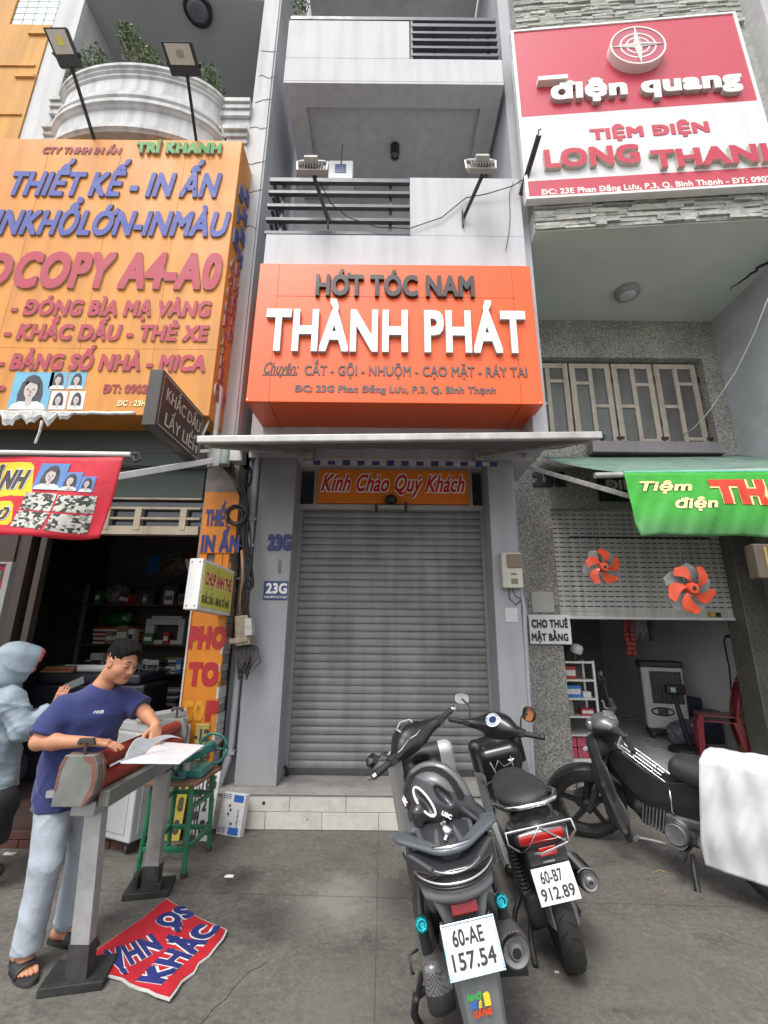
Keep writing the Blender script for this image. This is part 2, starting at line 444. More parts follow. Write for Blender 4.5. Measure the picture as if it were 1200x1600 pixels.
M_CEIL_R = mat('grey_green_soffit_paint', (.62, .645, .61), .85, var=.05, scale=1.2, spot=.06)
M_SIDEW_R = mat('stained_side_wall', (.46, .48, .50), .85, var=.12, scale=1.7, spot=.25, bump=.1)
M_PEBBLE = speckle('pebble_dash', [(.33,.32,.29), (.22,.215,.195), (.40,.385,.345), (.15,.147,.137), (.28,.27,.245), (.46,.445,.40), (.25,.243,.225)], 85, .8, .5)
M_PEBBLE_DK = speckle('polished_dark_granite', [(.13,.13,.11), (.07,.07,.06), (.17,.165,.14), (.10,.10,.085), (.21,.20,.17)], 150, .4, .1)
M_STONE = [mat('split_slate_%s' % n, c, .9, var=.25, scale=14, bump=.6, bscale=45) for n, c in (('grey', (.36,.365,.34)), ('pale', (.45,.45,.41)), ('olive', (.33,.34,.29)))]
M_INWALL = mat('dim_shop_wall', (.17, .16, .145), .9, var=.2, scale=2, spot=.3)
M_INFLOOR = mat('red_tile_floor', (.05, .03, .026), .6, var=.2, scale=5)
M_INWHITE = mat('white_shop_wall', (.80, .81, .78), .85, var=.08, scale=1.2, spot=.18)
M_TILEFLOOR = mat('glossy_white_floor', (.80, .80, .77), .22, var=.06, scale=3)
M_WOOD_DK = mat('dark_brown_wood', (.045, .03, .022), .6, var=.25, scale=9)
M_BRICKRED = mat('red_brick_step', (.10, .042, .034), .85, var=.3, scale=12, bump=.3)

# pavement: stained concrete with joints, oil marks and worn light patches
def pavement_mat():
    m = bpy.data.materials.new('worn_pavement_concrete'); m.use_nodes = True
    n = m.node_tree.nodes; L = m.node_tree.links; b = n['Principled BSDF']
    tc = n.new('ShaderNodeTexCoord'); src = tc.outputs['Object']
    def noise(sc, det, ro=.6, loc=(0,0,0), stretch=(1,1,1)):
        mp = n.new('ShaderNodeMapping'); mp.inputs['Location'].default_value = loc; mp.inputs['Scale'].default_value = stretch; L.new(src, mp.inputs[0])
        t = n.new('ShaderNodeTexNoise'); t.inputs['Scale'].default_value = sc; t.inputs['Detail'].default_value = det; t.inputs['Roughness'].default_value = ro
        L.new(mp.outputs[0], t.inputs['Vector']); return t.outputs[0]
    def mr(s, a, bb, lo, hi):
        r = n.new('ShaderNodeMapRange'); r.inputs[1].default_value = a; r.inputs[2].default_value = bb; r.inputs[3].default_value = lo; r.inputs[4].default_value = hi
        L.new(s, r.inputs[0]); return r.outputs[0]
    def mix(fac, c1, c2):
        x = n.new('ShaderNodeMix'); x.data_type = 'RGBA'
        if hasattr(fac, 'links'): L.new(fac, x.inputs[0])
        else: x.inputs[0].default_value = fac
        for i, c in ((6, c1), (7, c2)):
            if isinstance(c, tuple): x.inputs[i].default_value = (*c, 1)
            else: L.new(c, x.inputs[i])
        return x.outputs[2]
    big = noise(2.0, 8, .68); mid = noise(5.5, 8, .68, (4, 2, 0)); fine = noise(170, 4, .7); vein = noise(2.3, 10, .75, (9, 1, 0), (1, 1.8, 1))
    c = mix(mr(big, .32, .68, 0, 1), (.074, .067, .057), (.150, .138, .119))
    c = mix(mr(mid, .38, .70, 0, .75), c, (.18, .166, .144))
    c = mix(mr(vein, .54, .66, 0, .75), c, (.026, .025, .024))
    vo = n.new('ShaderNodeTexVoronoi'); vo.inputs['Scale'].default_value = 26; L.new(src, vo.inputs['Vector'])
    c = mix(mr(vo.outputs['Distance'], .0, .22, .6, 0), c, (.24, .23, .21))
    vo2 = n.new('ShaderNodeTexVoronoi'); vo2.inputs['Scale'].default_value = 15; L.new(src, vo2.inputs['Vector'])
    c = mix(mr(vo2.outputs['Distance'], .0, .2, .6, 0), c, (.045, .043, .04))
    g_ = noise(24, 8, .85, (5, 5, 0)); c = mix(mr(g_, .44, .62, 0, .7), c, (.045, .043, .039)); g2 = noise(37, 8, .85, (1, 8, 3)); c = mix(mr(g2, .48, .66, 0, .55), c, (.22, .21, .19))
    c = mix(mr(fine, .35, .7, .0, .30), c, (.2, .19, .175))
    def patch(px, py, rx, col, amt, c):
        p = P(px, py, Z=0); mp = n.new('ShaderNodeMapping'); mp.vector_type = 'POINT'; mp.inputs['Location'].default_value = (-p.x/rx, -p.y/(rx*1.1), 0); mp.inputs['Scale'].default_value = (1/rx, 1/(rx*1.1), 0); L.new(src, mp.inputs[0])
        ln = n.new('ShaderNodeVectorMath'); ln.operation = 'LENGTH'; L.new(mp.outputs[0], ln.inputs[0])
        ad = n.new('ShaderNodeMath'); ad.operation = 'MULTIPLY_ADD'; L.new(mid, ad.inputs[0]); ad.inputs[1].default_value = 2.2; L.new(ln.outputs['Value'], ad.inputs[2])
        return mix(mr(ad.outputs[0], 1.25, 2.0, amt, 0), c, col)
    c = patch(535, 1405, .40, (.24, .232, .215), .85, c); c = patch(370, 1375, .22, (.022, .022, .021), .8, c); c = patch(420, 1440, .3, (.03, .03, .03), .5, c); c = patch(1010, 1520, .5, (.15, .14, .12), .5, c); c = patch(640, 1400, .35, (.03,.03,.03), .5, c); c = patch(540, 1560, .35, (.17, .165, .15), .45, c)
    L.new(c, b.inputs['Base Color']); L.new(mr(big, .3, .7, .72, .92), b.inputs['Roughness']); b.inputs['Specular IOR Level'].default_value = .35
    bp = n.new('ShaderNodeBump'); bp.inputs['Strength'].default_value = .45; bp.inputs['Distance'].default_value = .004
    L.new(fine, bp.inputs['Height']); L.new(bp.outputs[0], b.inputs['Normal'])
    return m
M_PAVE = pavement_mat()
M_ROAD = mat('pale_bounce_street', (.28, .272, .258), .85, var=.2, scale=8, bump=.4, bscale=150)  # road out of view, made paler than asphalt to bounce light onto soffits
def struct(name, mb, m, **k):
    o = mb.build(name, m, **k); o['kind'] = 'structure'; return o
# the pavement in front of the shops, its kerb and the road behind the camera
b = MB(); b.box((-30, -1.2, -.3), (30, 9, 0)); struct('pavement', b, M_PAVE)
b = MB(); b.box((-30, -1.42, -.3), (30, -1.203, .0)); struct('kerb', b, M_CONC, bevel=.02)
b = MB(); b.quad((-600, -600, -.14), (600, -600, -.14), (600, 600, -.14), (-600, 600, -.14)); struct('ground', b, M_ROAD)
b = MB()
jm = mat('pavement_joint', (.06, .058, .053), .95)
for (p, q) in (((-.02,-1.2), (-.02,4.36)), ((-2.4,3.45), (3.4,3.28)), ((-2.4,2.2), (3.4,2.1))):
    d = (V(q)-V(p)).normalized(); nn = V((-d.y, d.x))*.0013
    b.quad((p[0]-nn.x, p[1]-nn.y, .002), (q[0]-nn.x, q[1]-nn.y, .002), (q[0]+nn.x, q[1]+nn.y, .002), (p[0]+nn.x, p[1]+nn.y, .002))
rnd = random.Random(41)
for p0, d0, n0 in ((P(420,1500,Z=0), V((-.5,-.9,0)), 16),):
    p = V((p0.x, p0.y, .0015)); pts = [p.copy()]
    for i in range(n0): p = p+d0.normalized()*.045+V((rnd.uniform(-.022,.022), rnd.uniform(-.022,.022), 0)); pts.append(p.copy())
    b.tube(pts, .0013, 4)
struct('pavement_joints', b, jm)

# ================================================================ the barber's house (grey, in the middle)
HB = thing('barber_house', 'narrow pale grey house with stepped balconies above a grey rolling shutter', 'house', (.05, 4.56, 0))
FY = 4.56
b = MB()
b.box((-1.47, 5.0, 0), (1.50, 5.25, 3.42)).box((-1.47, 5.25, 3.3), (1.62, 5.3, 5.4))       # wall behind shutter and sign
b.box((-1.46, FY, 3.42), (1.60, 5.25, 5.32))
b.box((-1.46, 5.62, 5.4), (1.62, 5.8, 13)).build('wall', M_PLASTER, HB)
b = MB(); b.box((-1.318, FY, .275), (-.94, 5.0, 3.42)); o = b.build('pillar', M_PILLAR, HB, bevel=.006)
b = MB(); b.box((1.10, FY, .275), (1.36, 5.0, 3.42)); b.build('pillar', M_PILLAR, HB, bevel=.006)
b = MB(); b.box((-1.475, 4.66, 0), (-1.32, 5.0, 3.42)); b.build('side_strip', M_PILLAR2, HB); b = MB(); b.box((1.362, 4.68, 0), (1.42, 5.0, 3.42)); b.build('side_strip', M_PILLAR2, HB)
b = MB(); b.box((1.50, 4.2, 3.45), (1.648, 5.7, 13)); lab(b.build('party_wall', M_PARTY, HB), 'shaded grey side wall beside the stone front')
# step: concrete slab, two courses of cream tiles, concrete tread
b = MB(); b.box((-1.47, 4.40, 0), (1.43, 5.0, .262)); st = b.build('step', M_CONC, HB)
b = MB(); b.box((-1.47, 4.375, .262), (1.43, 5.0, .275)); b.build('tread', M_CONC, st, bevel=.004)
b = MB()
zj = .135
for row, (z0, z1, offs) in enumerate(((.004, zj-.002, 0), (zj+.002, .258, .28))):
    x = -1.46-offs
    while x < 1.42:
        a, c = max(x+.002, -1.465), min(x+.478, 1.428)
        if c-a > .02: b.box((a, 4.386, z0), (c, 4.401, z1))
        x += .48
b.build('riser_tiles', M_CREAM, st, bevel=.002)
b = MB(); b.cyl((-1.0, 4.3865, .2), (-1.0, 4.382, .2), .013); b.cyl((-.62,4.3865,.08),(-.62,4.384,.08),.006); b.build('drain_hole', M_BLACK, st)
# rolling shutter
b = MB(); SY = 4.93
n = 34; z0, z1 = .33, 2.93; hgt = (z1-z0)/n
prof = [(.006, 0), (-.007, .0015), (-.011, hgt*.12), (-.0125, hgt*.45), (-.0115, hgt*.78), (-.006, hgt*.84), (-.006, hgt*.90), (.006, hgt*.985)]
for i in range(n):
    z = z0+i*hgt; ring = [(-.955, SY+p[0], z+p[1]) for p in prof]; ring2 = [(1.135, SY+p[0]+.0015*math.sin(i*1.7), z+p[1]) for p in prof]
    k = len(prof); b.add(ring+ring2, [(j, j+1, j+1+k, j+k) for j in range(k-1)])
sh = b.build('rolling_shutter', M_STEEL, HB, smooth='auto', ang=50)
b = MB(); b.box((-.955, SY-.02, .277), (1.135, SY+.012, .33)); lab(b.build('bottom_bar', mat('dark_bottom_bar', (.07,.07,.065), .7, var=.25), sh, bevel=.004), 'dark worn bottom bar')
b = MB(); b.box((-.945, SY-.05, .277), (-.905, SY+.05, 2.95)); b.build('guide_rail', M_PILLAR2, sh)
b = MB(); b.box((1.07, SY-.05, .277), (1.10, SY+.05, 2.95)); b.build('guide_rail', M_PILLAR2, sh)
b = MB(); b.tube([(-.92, 4.87, .28), (-.905, 4.86, .34), (-.93, 4.85, .37)], .012); b.tube([(-.89, 4.86, .28), (-.91, 4.85, .33)], .01); b.build('floor_lock', M_BLACK, sh)
# fascia above the shutter
b = MB(); b.box((-.94, 4.84, 2.93), (1.10, 5.0, 2.985)).box((-.94, 4.84, 3.385), (1.10, 5.0, 3.42)); b.box((-.785, 4.84, 2.985), (-.745, 5.0, 3.385)).box((.945, 4.84, 2.985), (.985, 5.0, 3.385))
fa = b.build('transom_frame', mat('transom_paint', (.36,.365,.37), .5, var=.08), HB)
b = MB(); b.box((-.94, 4.9, 2.985), (-.787, 4.92, 3.383)); b.build('pane', M_GLASS_DK, fa); b = MB(); b.box((.987, 4.9, 2.985), (1.10, 4.92, 3.383)); b.build('pane', M_GLASS_DK, fa)
# balconies
def balcony(X0, X1, Y0, zb, zlow, zhigh, xs, high_left, slab):
    b = MB(); t = .12; Y1 = 5.62
    b.box((X0, Y0, zb), (X1, Y0+t, zlow))
    if high_left: b.box((X0, Y0, zlow), (xs, Y0+t, zhigh))
    else: b.box((xs, Y0, zlow), (X1, Y0+t, zhigh))
    zs = zlow if not high_left else zhigh
    b.box((X0, Y0+t, zb), (X0+t, Y1, zs if high_left else zlow)); b.box((X1-t, Y0+t, zb), (X1, Y1, zlow if high_left else zhigh))
    if slab: b.box((X0+t, Y1-.2, zb), (X1-t, Y1, zb+.25)).box((X0+t, Y0+t, zb+.035), (X1-t, Y1-.2, zb+.25))
    else: b.box((X0+t, Y0+t, zb), (X1-t, Y1, zb+.15))
    return b.build('balcony', M_PLASTER, HB, bevel=.006)
bl = balcony(-1.335, 1.525, 4.05, 5.36, 5.865, 6.70, .262, False, False)
bu = balcony(-1.305, 1.445, 4.05, 8.25, 8.655, 9.36, .27, True, True)
# ring beam under the upper slab (the soffit is sunk a little)
b = MB(); X0, X1, Y0 = -1.303, 1.443, 4.052
b.box((X0, Y0, 8.215), (X1, Y0+.27, 8.249)).box((X0, Y0+.27, 8.215), (X0+.24, 5.6, 8.249)).box((X1-.24, Y0+.27, 8.215), (X1, 5.6, 8.249)); b.build('soffit_border', M_PLASTER, bu)
def rails(parent, x0, x1, Y, zs, posts, yb):
    b = MB()
    for i, z in enumerate(zs):
        t = .022 if i else .03
        b.box((x0, Y-.005, z-t), (x1, Y+.045, z+t))
    for x in posts: b.box((x-.018, Y+.046, zs[-1]-.05), (x+.018, Y+.08, zs[0]+.02))
    return b.build('railing', M_DKMETAL, parent, bevel=.003)
rails(bl, -1.36, .258, 4.06, [6.66, 6.48, 6.285, 6.09, 5.90], (-1.2, .04), 0)
b = MB()
for z in (6.66, 6.48, 6.285, 6.09, 5.90): b.box((-1.335, 4.12, z-.02), (-1.30, 5.5, z+.02))
b.build('railing', M_DKMETAL, bl)
rails(bu, .30, 1.41, 4.06, [9.30, 9.16, 9.02, 8.885, 8.745], (.60, 1.30), 0)
b = MB(); b.box((-1.29, 4.06, 9.40), (1.41, 4.14, 9.46)); b.box((.285, 4.065, 8.66), (.315, 4.13, 9.40)); b.tube([(-.3, 4.1, 9.36), (-.3, 4.1, 9.40)], .015); b.build('railing', M_DKMETAL, bu)
# doors behind the balconies
b = MB(); b.box((-.72, 5.57, 5.5), (-.62, 5.62, 7.3)).box((.28, 5.57, 5.5), (.38, 5.62, 7.3)).box((-.62, 5.57, 7.2), (.28, 5.62, 7.3)).box((-.22, 5.57, 5.5), (-.12, 5.62, 7.2)).box((-.62, 5.57, 6.75), (.28, 5.62, 6.82))
dr = b.build('balcony_door', M_WHITEPAINT, HB, bevel=.005)
b = MB(); b.box((-.62, 5.595, 5.5), (-.22, 5.61, 6.75)).box((-.12, 5.595, 5.5), (.28, 5.61, 6.75)).box((-.62, 5.595, 6.82), (.28, 5.61, 7.2)); b.build('pane', M_GLASS_DK, dr)
b = MB(); b.box((-.9, 5.57, 8.6), (-.82, 5.62, 10.6)).box((.75, 5.57, 8.6), (.83, 5.62, 10.6)).box((1.2, 5.57, 8.6), (1.28, 5.62, 10.6)); dr = b.build('balcony_door', M_WHITEPAINT, HB)
b = MB(); b.box((-.82, 5.6, 8.6), (.75, 5.61, 10.6)).box((.83, 5.6, 8.6), (1.2, 5.61, 10.6)); b.build('pane', M_GLASS_GY, dr)
# next floor's soffit
b = MB(); b.box((-1.30, 4.0, 11.65), (1.445, 5.62, 11.9)); up2 = b.build('balcony', M_PLASTER, HB)
def downlight(c, r, parent):
    b = MB(); M_ = Matrix.Translation(c)
    b.lathe([(r, 0), (r, -.2), (r*.78, -.2), (r*.7, -.17)], M_)
    o = b.build('downlight', M_BLACK, parent, smooth='auto')
    b = MB(); b.lathe([(r*.76, -.196), (r*.5, -.185), (r*.2, -.183)], M_); b.lathe([(r*.74, -.2), (r*.82, -.204), (r*.9, -.2)], M_, close=False)
    b.build('lens', mat('lamp_reflector', (.35,.36,.37), .2, metal=.7), o, smooth=True); return o
downlight((.105, 4.85, 8.285), .065, bu); downlight((-.33, 4.75, 11.65), .09, up2); downlight((.48, 4.75, 11.65), .09, up2)

# ================================================================ the print shop's house (left)
HL = thing('print_shop_house', 'white weathered house with a round moulded balcony above the big orange sign', 'house', (-3.1, 4.4, 0))
b = MB()
b.box((-4.75, 4.4, 3.25), (-4.4, 6.5, 13)); b.box((-1.80, 4.4, 3.25), (-1.585, 6.5, 13))     # piers either side
b.box((-4.4, 4.4, 3.25), (-1.8, 4.7, 7.15)); b.build('wall', M_PLASTER_WHITE, HL)
b = MB(); b.box((-1.583, 4.42, 3.45), (-1.56, 6.5, 13)); b.build('party_wall', M_PARTY, HL)
b = MB(); b.box((-4.4, 6.3, 7.0), (-1.8, 6.5, 10.6)); lab(b.build('wall', mat('blue_grey_upper_wall', (.45,.48,.50), .85, var=.1, scale=2), HL), 'blue grey recessed upper wall')
b = MB(); b.box((-4.4, 4.40, 10.45), (-1.8, 6.5, 10.7)); b.build('soffit', mat('dark_grey_soffit', (.42,.425,.43), .9, var=.08, scale=1.2), HL)
b = MB()   # cracks of the pier plaster
rnd = random.Random(3)
for z in (6.35, 6.9, 7.35, 7.95, 8.4, 8.9, 9.4):
    p = V((-1.8+rnd.uniform(.0, .05), 4.398, z)); pts = [p.copy()]
    for k in range(6): p = p+V((.036, 0, rnd.uniform(-.03, .03))); pts.append(p.copy())
    b.tube(pts, .004, 4)
b.build('crack', mat('crack_dark', (.08,.075,.07), .95), HL)
# round balcony
BC = V((-3.2, 4.4, 0)); BA, BB = 1.02, .40
def arc(da, z, n=36, db=None):
    a, bb = BA+da, BB+(da if db is None else db)
    return [V((BC.x-a*math.cos(math.pi*i/n), BC.y-bb*math.sin(math.pi*i/n), z)) for i in range(n+1)]
prof = [(-.12, 8.42), (.05, 8.42), (.075, 8.40), (.075, 8.36), (.05, 8.345), (.05, 8.32), (.025, 8.30), (.025, 8.27), (0, 8.25),
        (0, 8.02), (.02, 8.0), (.045, 7.985), (.045, 7.95), (.06, 7.935), (.06, 7.89), (.035, 7.87), (.035, 7.84), (.065, 7.825), (.065, 7.775), (.04, 7.76), (.02, 7.735), (.0, 7.72),
        (0, 7.50), (.02, 7.485), (.02, 7.46), (.04, 7.445), (.04, 7.40), (.015, 7.385), (.0, 7.37), (-.12, 7.37), (-.12, 7.30), (-1.0, 7.30)]
b = MB(); rings = []
for da, z in prof:
    z -= .07; rings.append(arc(da, z) if da > -.5 else [V((p.x, 4.4, z)) for p in arc(-.12, z)])
k = len(rings[0])
for i in range(len(rings)-1):
    b.add(rings[i]+rings[i+1], [(j, j+1, j+1+k, j+k) for j in range(k-1)])
b.add(rings[0]+[V((p.x, 4.5, p.z-.3)) for p in rings[0]], [(j, j+k, j+1+k, j+1) for j in range(k-1)])
rb = b.build('balcony', mat('white_moulded_plaster', (.56,.565,.56), .8, var=.08, scale=3, bump=.15, bscale=50, streak=.28), HL, smooth='auto', ang=28)
for x0, x1 in ((-4.42, -4.2), (-2.2, -1.80)):
    b = MB()
    for z0, z1, d in ((8.28, 8.35, .10), (8.20, 8.275, .075), (8.10, 8.195, .05), (7.80, 7.87, .10), (7.73, 7.795, .06), (7.65, 7.725, .03)): b.box((x0, 4.4-d, z0), (x1, 4.395, z1))
    b.box((x0, 4.396, 7.1), (x1, 4.6, 8.28))
    b.build('cornice', MATS['white_moulded_plaster'], HL, bevel=.006)
# arched niche on the side wall of the upper floor
b = MB(); pts = [V((-4.395, 5.2-.35*math.cos(math.pi*i/16), 9.15+.45*math.sin(math.pi*i/16))) for i in range(17)]; pts = [V((-4.395, 4.85, 8.3))]+pts+[V((-4.395, 5.55, 8.3))]
b.tube(pts, .05, 8); b.build('arch_moulding', M_PLASTER_WHITE, HL, smooth=True)
b = MB(); b.slab(pts, (.01, 0, 0)); b.build('arched_window', M_GLASS_DK, HL)
b = MB(); M_ = Matrix.Translation((-2.80, 4.50, 10.45)); b.lathe([(.20, 0), (.20, -.06), (.165, -.07)], M_); lp = b.build('ceiling_lamp', M_BLACK, HL, smooth='auto')
b = MB(); b.lathe([(.166, -.066), (.10, -.085), (.02, -.09)], M_); b.build('diffuser', mat('grey_diffuser', (.16,.17,.19), .3), lp, smooth=True)
# ground floor: opening, interior, posts
b = MB(); b.box((-1.83, 4.42, 0), (-1.50, 4.9, 3.5)); b.build('pillar', mat('dirty_pier', (.24,.22,.2), .9, var=.2, scale=6, spot=.3), HL)
b = MB()   # torn plaster and brick along the pier's right edge
rnd = random.Random(5); z = .05
while z < 2.2:
    h = rnd.uniform(.05, .12); b.mat(rnd.choice((0, 0, 1, 2))); b.box((-1.497, 4.40-rnd.uniform(0, .02), z), (-1.478+rnd.uniform(-.012, .01), 4.6, z+h-.004)); z += h
b.build('torn_plaster_edge', [mat('pale_torn_plaster', (.5,.47,.43), .95, var=.25, scale=25, bump=.6), mat('brick_patch', (.36,.17,.10), .95, var=.3, scale=25, bump=.5), mat('grey_mortar', (.27,.26,.24), .95, var=.3, scale=20, bump=.5)], HL, bevel=.004)
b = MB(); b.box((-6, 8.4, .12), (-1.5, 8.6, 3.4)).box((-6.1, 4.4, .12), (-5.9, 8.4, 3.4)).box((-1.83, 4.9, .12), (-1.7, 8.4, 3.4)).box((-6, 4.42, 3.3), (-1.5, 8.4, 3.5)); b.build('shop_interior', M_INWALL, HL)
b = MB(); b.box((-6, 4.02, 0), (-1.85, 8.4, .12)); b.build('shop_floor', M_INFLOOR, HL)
b = MB()
for i in range(18): b.box((-6+i*.232, 4.0, .0), (-6+i*.232+.225, 4.019, .055)); b.box((-6.1+i*.232, 4.0, .06), (-6.1+i*.232+.225, 4.019, .115))
b.build('brick_edge', M_BRICKRED, HL, bevel=.004)
b = MB(); b.box((-3.62, 4.44, .12), (-3.50, 4.56, 3.3)).box((-3.42, 4.46, .12), (-3.36, 4.54, 3.3)); b.build('door_jamb', M_WOOD_DK, HL)
b = MB(); b.box((-6, 4.42, .12), (-3.62, 4.5, 3.3)); b.build('folding_door', M_WOOD_DK, HL)
z = lambda y: P(250, y, Y=4.44).z
b = MB(); b.box((-3.5, 4.44, z(835)), (-1.86, 4.52, z(822))); b.box((-3.5, 4.44, z(810)-.01), (-1.86, 4.48, z(810)+.012)); b.box((-3.5, 4.44, z(794)-.01), (-1.86, 4.48, z(794)+.012)); b.box((-3.5, 4.44, z(779)-.008), (-1.86, 4.48, z(779)+.008))
for px in (165, 214, 285): x = P(px, 815, Y=4.44).x; b.box((x-.032, 4.435, z(828)), (x+.032, 4.50, z(794)))
tr = b.build('transom_frame', mat('dim_beige_paint', (.40,.34,.25), .7, var=.15, streak=.2), HL)
b = MB(); b.box((-3.5, 4.50, z(822)), (-1.86, 4.515, z(779))); b.build('pane', M_GLASS_DK, tr)
b = MB(); b.box((-3.5, 4.45, z(779)), (-1.86, 4.50, 3.3)); b.box((-4.7, 4.37, 3.24), (-1.84, 4.398, 3.628)); lab(b.build('fascia_board', mat('dark_green_board', (.05,.065,.055), .7, var=.15), HL), 'dark green board above the shop opening')

# ================================================================ the tan house at the far left
HT = thing('tan_house', 'tan painted house wall at the upper left with glazed bricks at its top', 'house', (-6, 4.4, 0))
b = MB(); b.box((-9, 4.38, 3.2), (-4.755, 6, 9.85)).box((-9, 4.38, 9.85), (-5.35, 6, 13)).box((-5.35, 4.38, 10.9), (-4.755, 6, 13)); b.build('wall', M_TAN, HT)
b = MB(); b.box((-9, 4.36, 9.0), (-4.8, 4.378, 9.03)).box((-9, 4.36, 8.1), (-4.79, 4.378, 8.13)).box((-5.02, 4.35, 9.62), (-4.76, 4.378, 9.67)).box((-5.02, 4.35, 8.78), (-4.76, 4.378, 8.83)); b.build('ledge', M_TAN, HT)
b = MB()
for i in range(4):
    for j in range(8): b.box((-5.345+i*.148, 4.40, 9.855+j*.13), (-5.345+i*.148+.14, 4.46, 9.855+j*.13+.122))
b.build('glass_bricks', mat('pale_glass_brick', (.55,.63,.64), .15, var=.1, spec=.7), HT, bevel=.008)
b = MB(); b.box((-9, 4.42, 0), (-6.2, 6, 3.2)); b.build('wall', M_INWALL, HT)

# ================================================================ the electric shop's house (right)
HR = thing('electric_shop_house', 'house with split stone cladding and pebble dash pillars over an open electric shop', 'house', (3.1, 5.5, 0))
GY = 5.5
wz = lambda y: P(1000, y, Y=GY).z
b = MB()
b.box((1.64, GY, 0), (2.10, 5.75, 3.15)); b.box((1.64, GY, 3.15), (4.62, 5.75, 4.0)); b.box((1.64, GY, 4.0), (2.02, 5.75, 5.33)); b.box((4.38, GY, 4.0), (4.75, 5.75, 5.33)); b.box((1.64, GY, 5.33), (4.75, 5.75, 5.93))
b.build('facade', M_PEBBLE, HR)
b = MB(); b.box((4.24, 5.44, 0), (4.62, 5.75, 3.15)); lab(b.build('pillar', M_PEBBLE_DK, HR, bevel=.01), 'dark polished granite door pillar')
b = MB(); b.box((4.52, 4.1, 0), (4.9, 5.43, 3.3)); b.build('wall_end', M_PEBBLE, HR)
b = MB(); b.box((4.62, 3.75, 3.3), (4.9, 7, 5.95)); b.box((4.762, 3.9, 3.3), (4.9, 7, 5.9)); b.build('side_wall', M_SIDEW_R, HR)
bandY = lambda x: 4.0-.075*(x-1.65)
b = MB(); b.add([(1.65, bandY(1.65)+.05, 5.93), (4.75, bandY(4.75)+.05, 5.93), (4.75, 5.75, 5.93), (1.65, 5.75, 5.93), (1.65, bandY(1.65)+.05, 6.2), (4.75, bandY(4.75)+.05, 6.2), (4.75, 5.75, 6.2), (1.65, 5.75, 6.2)],
       [(0,3,2,1),(4,5,6,7),(0,1,5,4),(1,2,6,5),(2,3,7,6),(3,0,4,7)]); b.build('soffit', M_CEIL_R, HR)
b = MB(); b.add([(x, bandY(x)+.051+d, zz) for zz in (6.2, 12.5) for x, d in ((1.65,0),(4.75,0),(4.75,.3),(1.65,.3))], [(0,3,2,1),(4,5,6,7),(0,1,5,4),(1,2,6,5),(2,3,7,6),(3,0,4,7)])
b.build('upper_wall', M_STONE[0], HR)
# split slate courses where the sign leaves them in view
rnd = random.Random(11); b = MB()
def slate(zlo, zhi, x0, x1):
    zz = zlo
    while zz < zhi:
        h = rnd.uniform(.030, .062); x = x0-rnd.uniform(0, .2)
        while x < x1:
            l = rnd.uniform(.10, .46); a, c = max(x, x0), min(x+l-.004, x1)
            if c-a > .02:
                d = rnd.uniform(.012, .05); b.mat(rnd.choice((0, 0, 1, 1, 2)))
                ya, yc = bandY(a)+.05, bandY(c)+.05; j = lambda: rnd.uniform(-.009, .009)
                b.add([(a, ya-d+j(), zz+.002), (c, yc-d+j(), zz+.002), (c, yc+.0, zz+.002), (a, ya, zz+.002), (a, ya-d+j(), zz+h), (c, yc-d+j(), zz+h), (c, yc, zz+h), (a, ya, zz+h)],
                      [(0,3,2,1),(4,5,6,7),(0,1,5,4),(1,2,6,5),(2,3,7,6),(3,0,4,7)])
            x += l
        zz += h
slate(5.94, 6.62, 1.65, 4.70); b.build('stone_cladding', M_STONE, HR); b = MB(); slate(8.95, 10.9, 1.65, 2.62); slate(8.95, 9.75, 2.62, 4.40); slate(9.75, 10.9, 4.15, 4.40)
b.build('stone_cladding', M_STONE, HR)
b = MB(); b.box((4.45, 3.62, 5.93), (4.92, 4.3, 12.5)); b.build('fin_wall', M_CRACKED, HR, bevel=.01)
b = MB(); b.box((4.96, 3.7, 8.6), (7, 4.0, 12)); lab(b.build('far_window', M_GLASS_DK, HR), 'dark window past the fin wall')
# wrought grille at the top
b = MB(); b.box((2.62, 3.9, 9.78), (4.15, 3.935, 12)); wn = b.build('upper_window', mat('dim_violet_glass', (.12,.12,.17), .2, var=.2), HR)
b = MB(); rnd = random.Random(2)
for i in range(6):
    cx = 2.75+i*.25; s_ = 1 if i % 2 else -1
    b.tube([(cx+s_*(.13-.012*t)*math.cos(t*.55), 3.87, 10.02+(.13-.012*t)*math.sin(t*.55)*1.1) for t in range(10)], .014, 6)
    b.tube([(cx-.1, 3.87, 9.80), (cx, 3.86, 10.1), (cx+.12, 3.87, 10.5)], .012, 6)
b.tube([(2.62, 3.87, 9.82), (4.15, 3.87, 9.80)], .014, 6); b.build('grille', M_BLACK, wn, smooth=True)
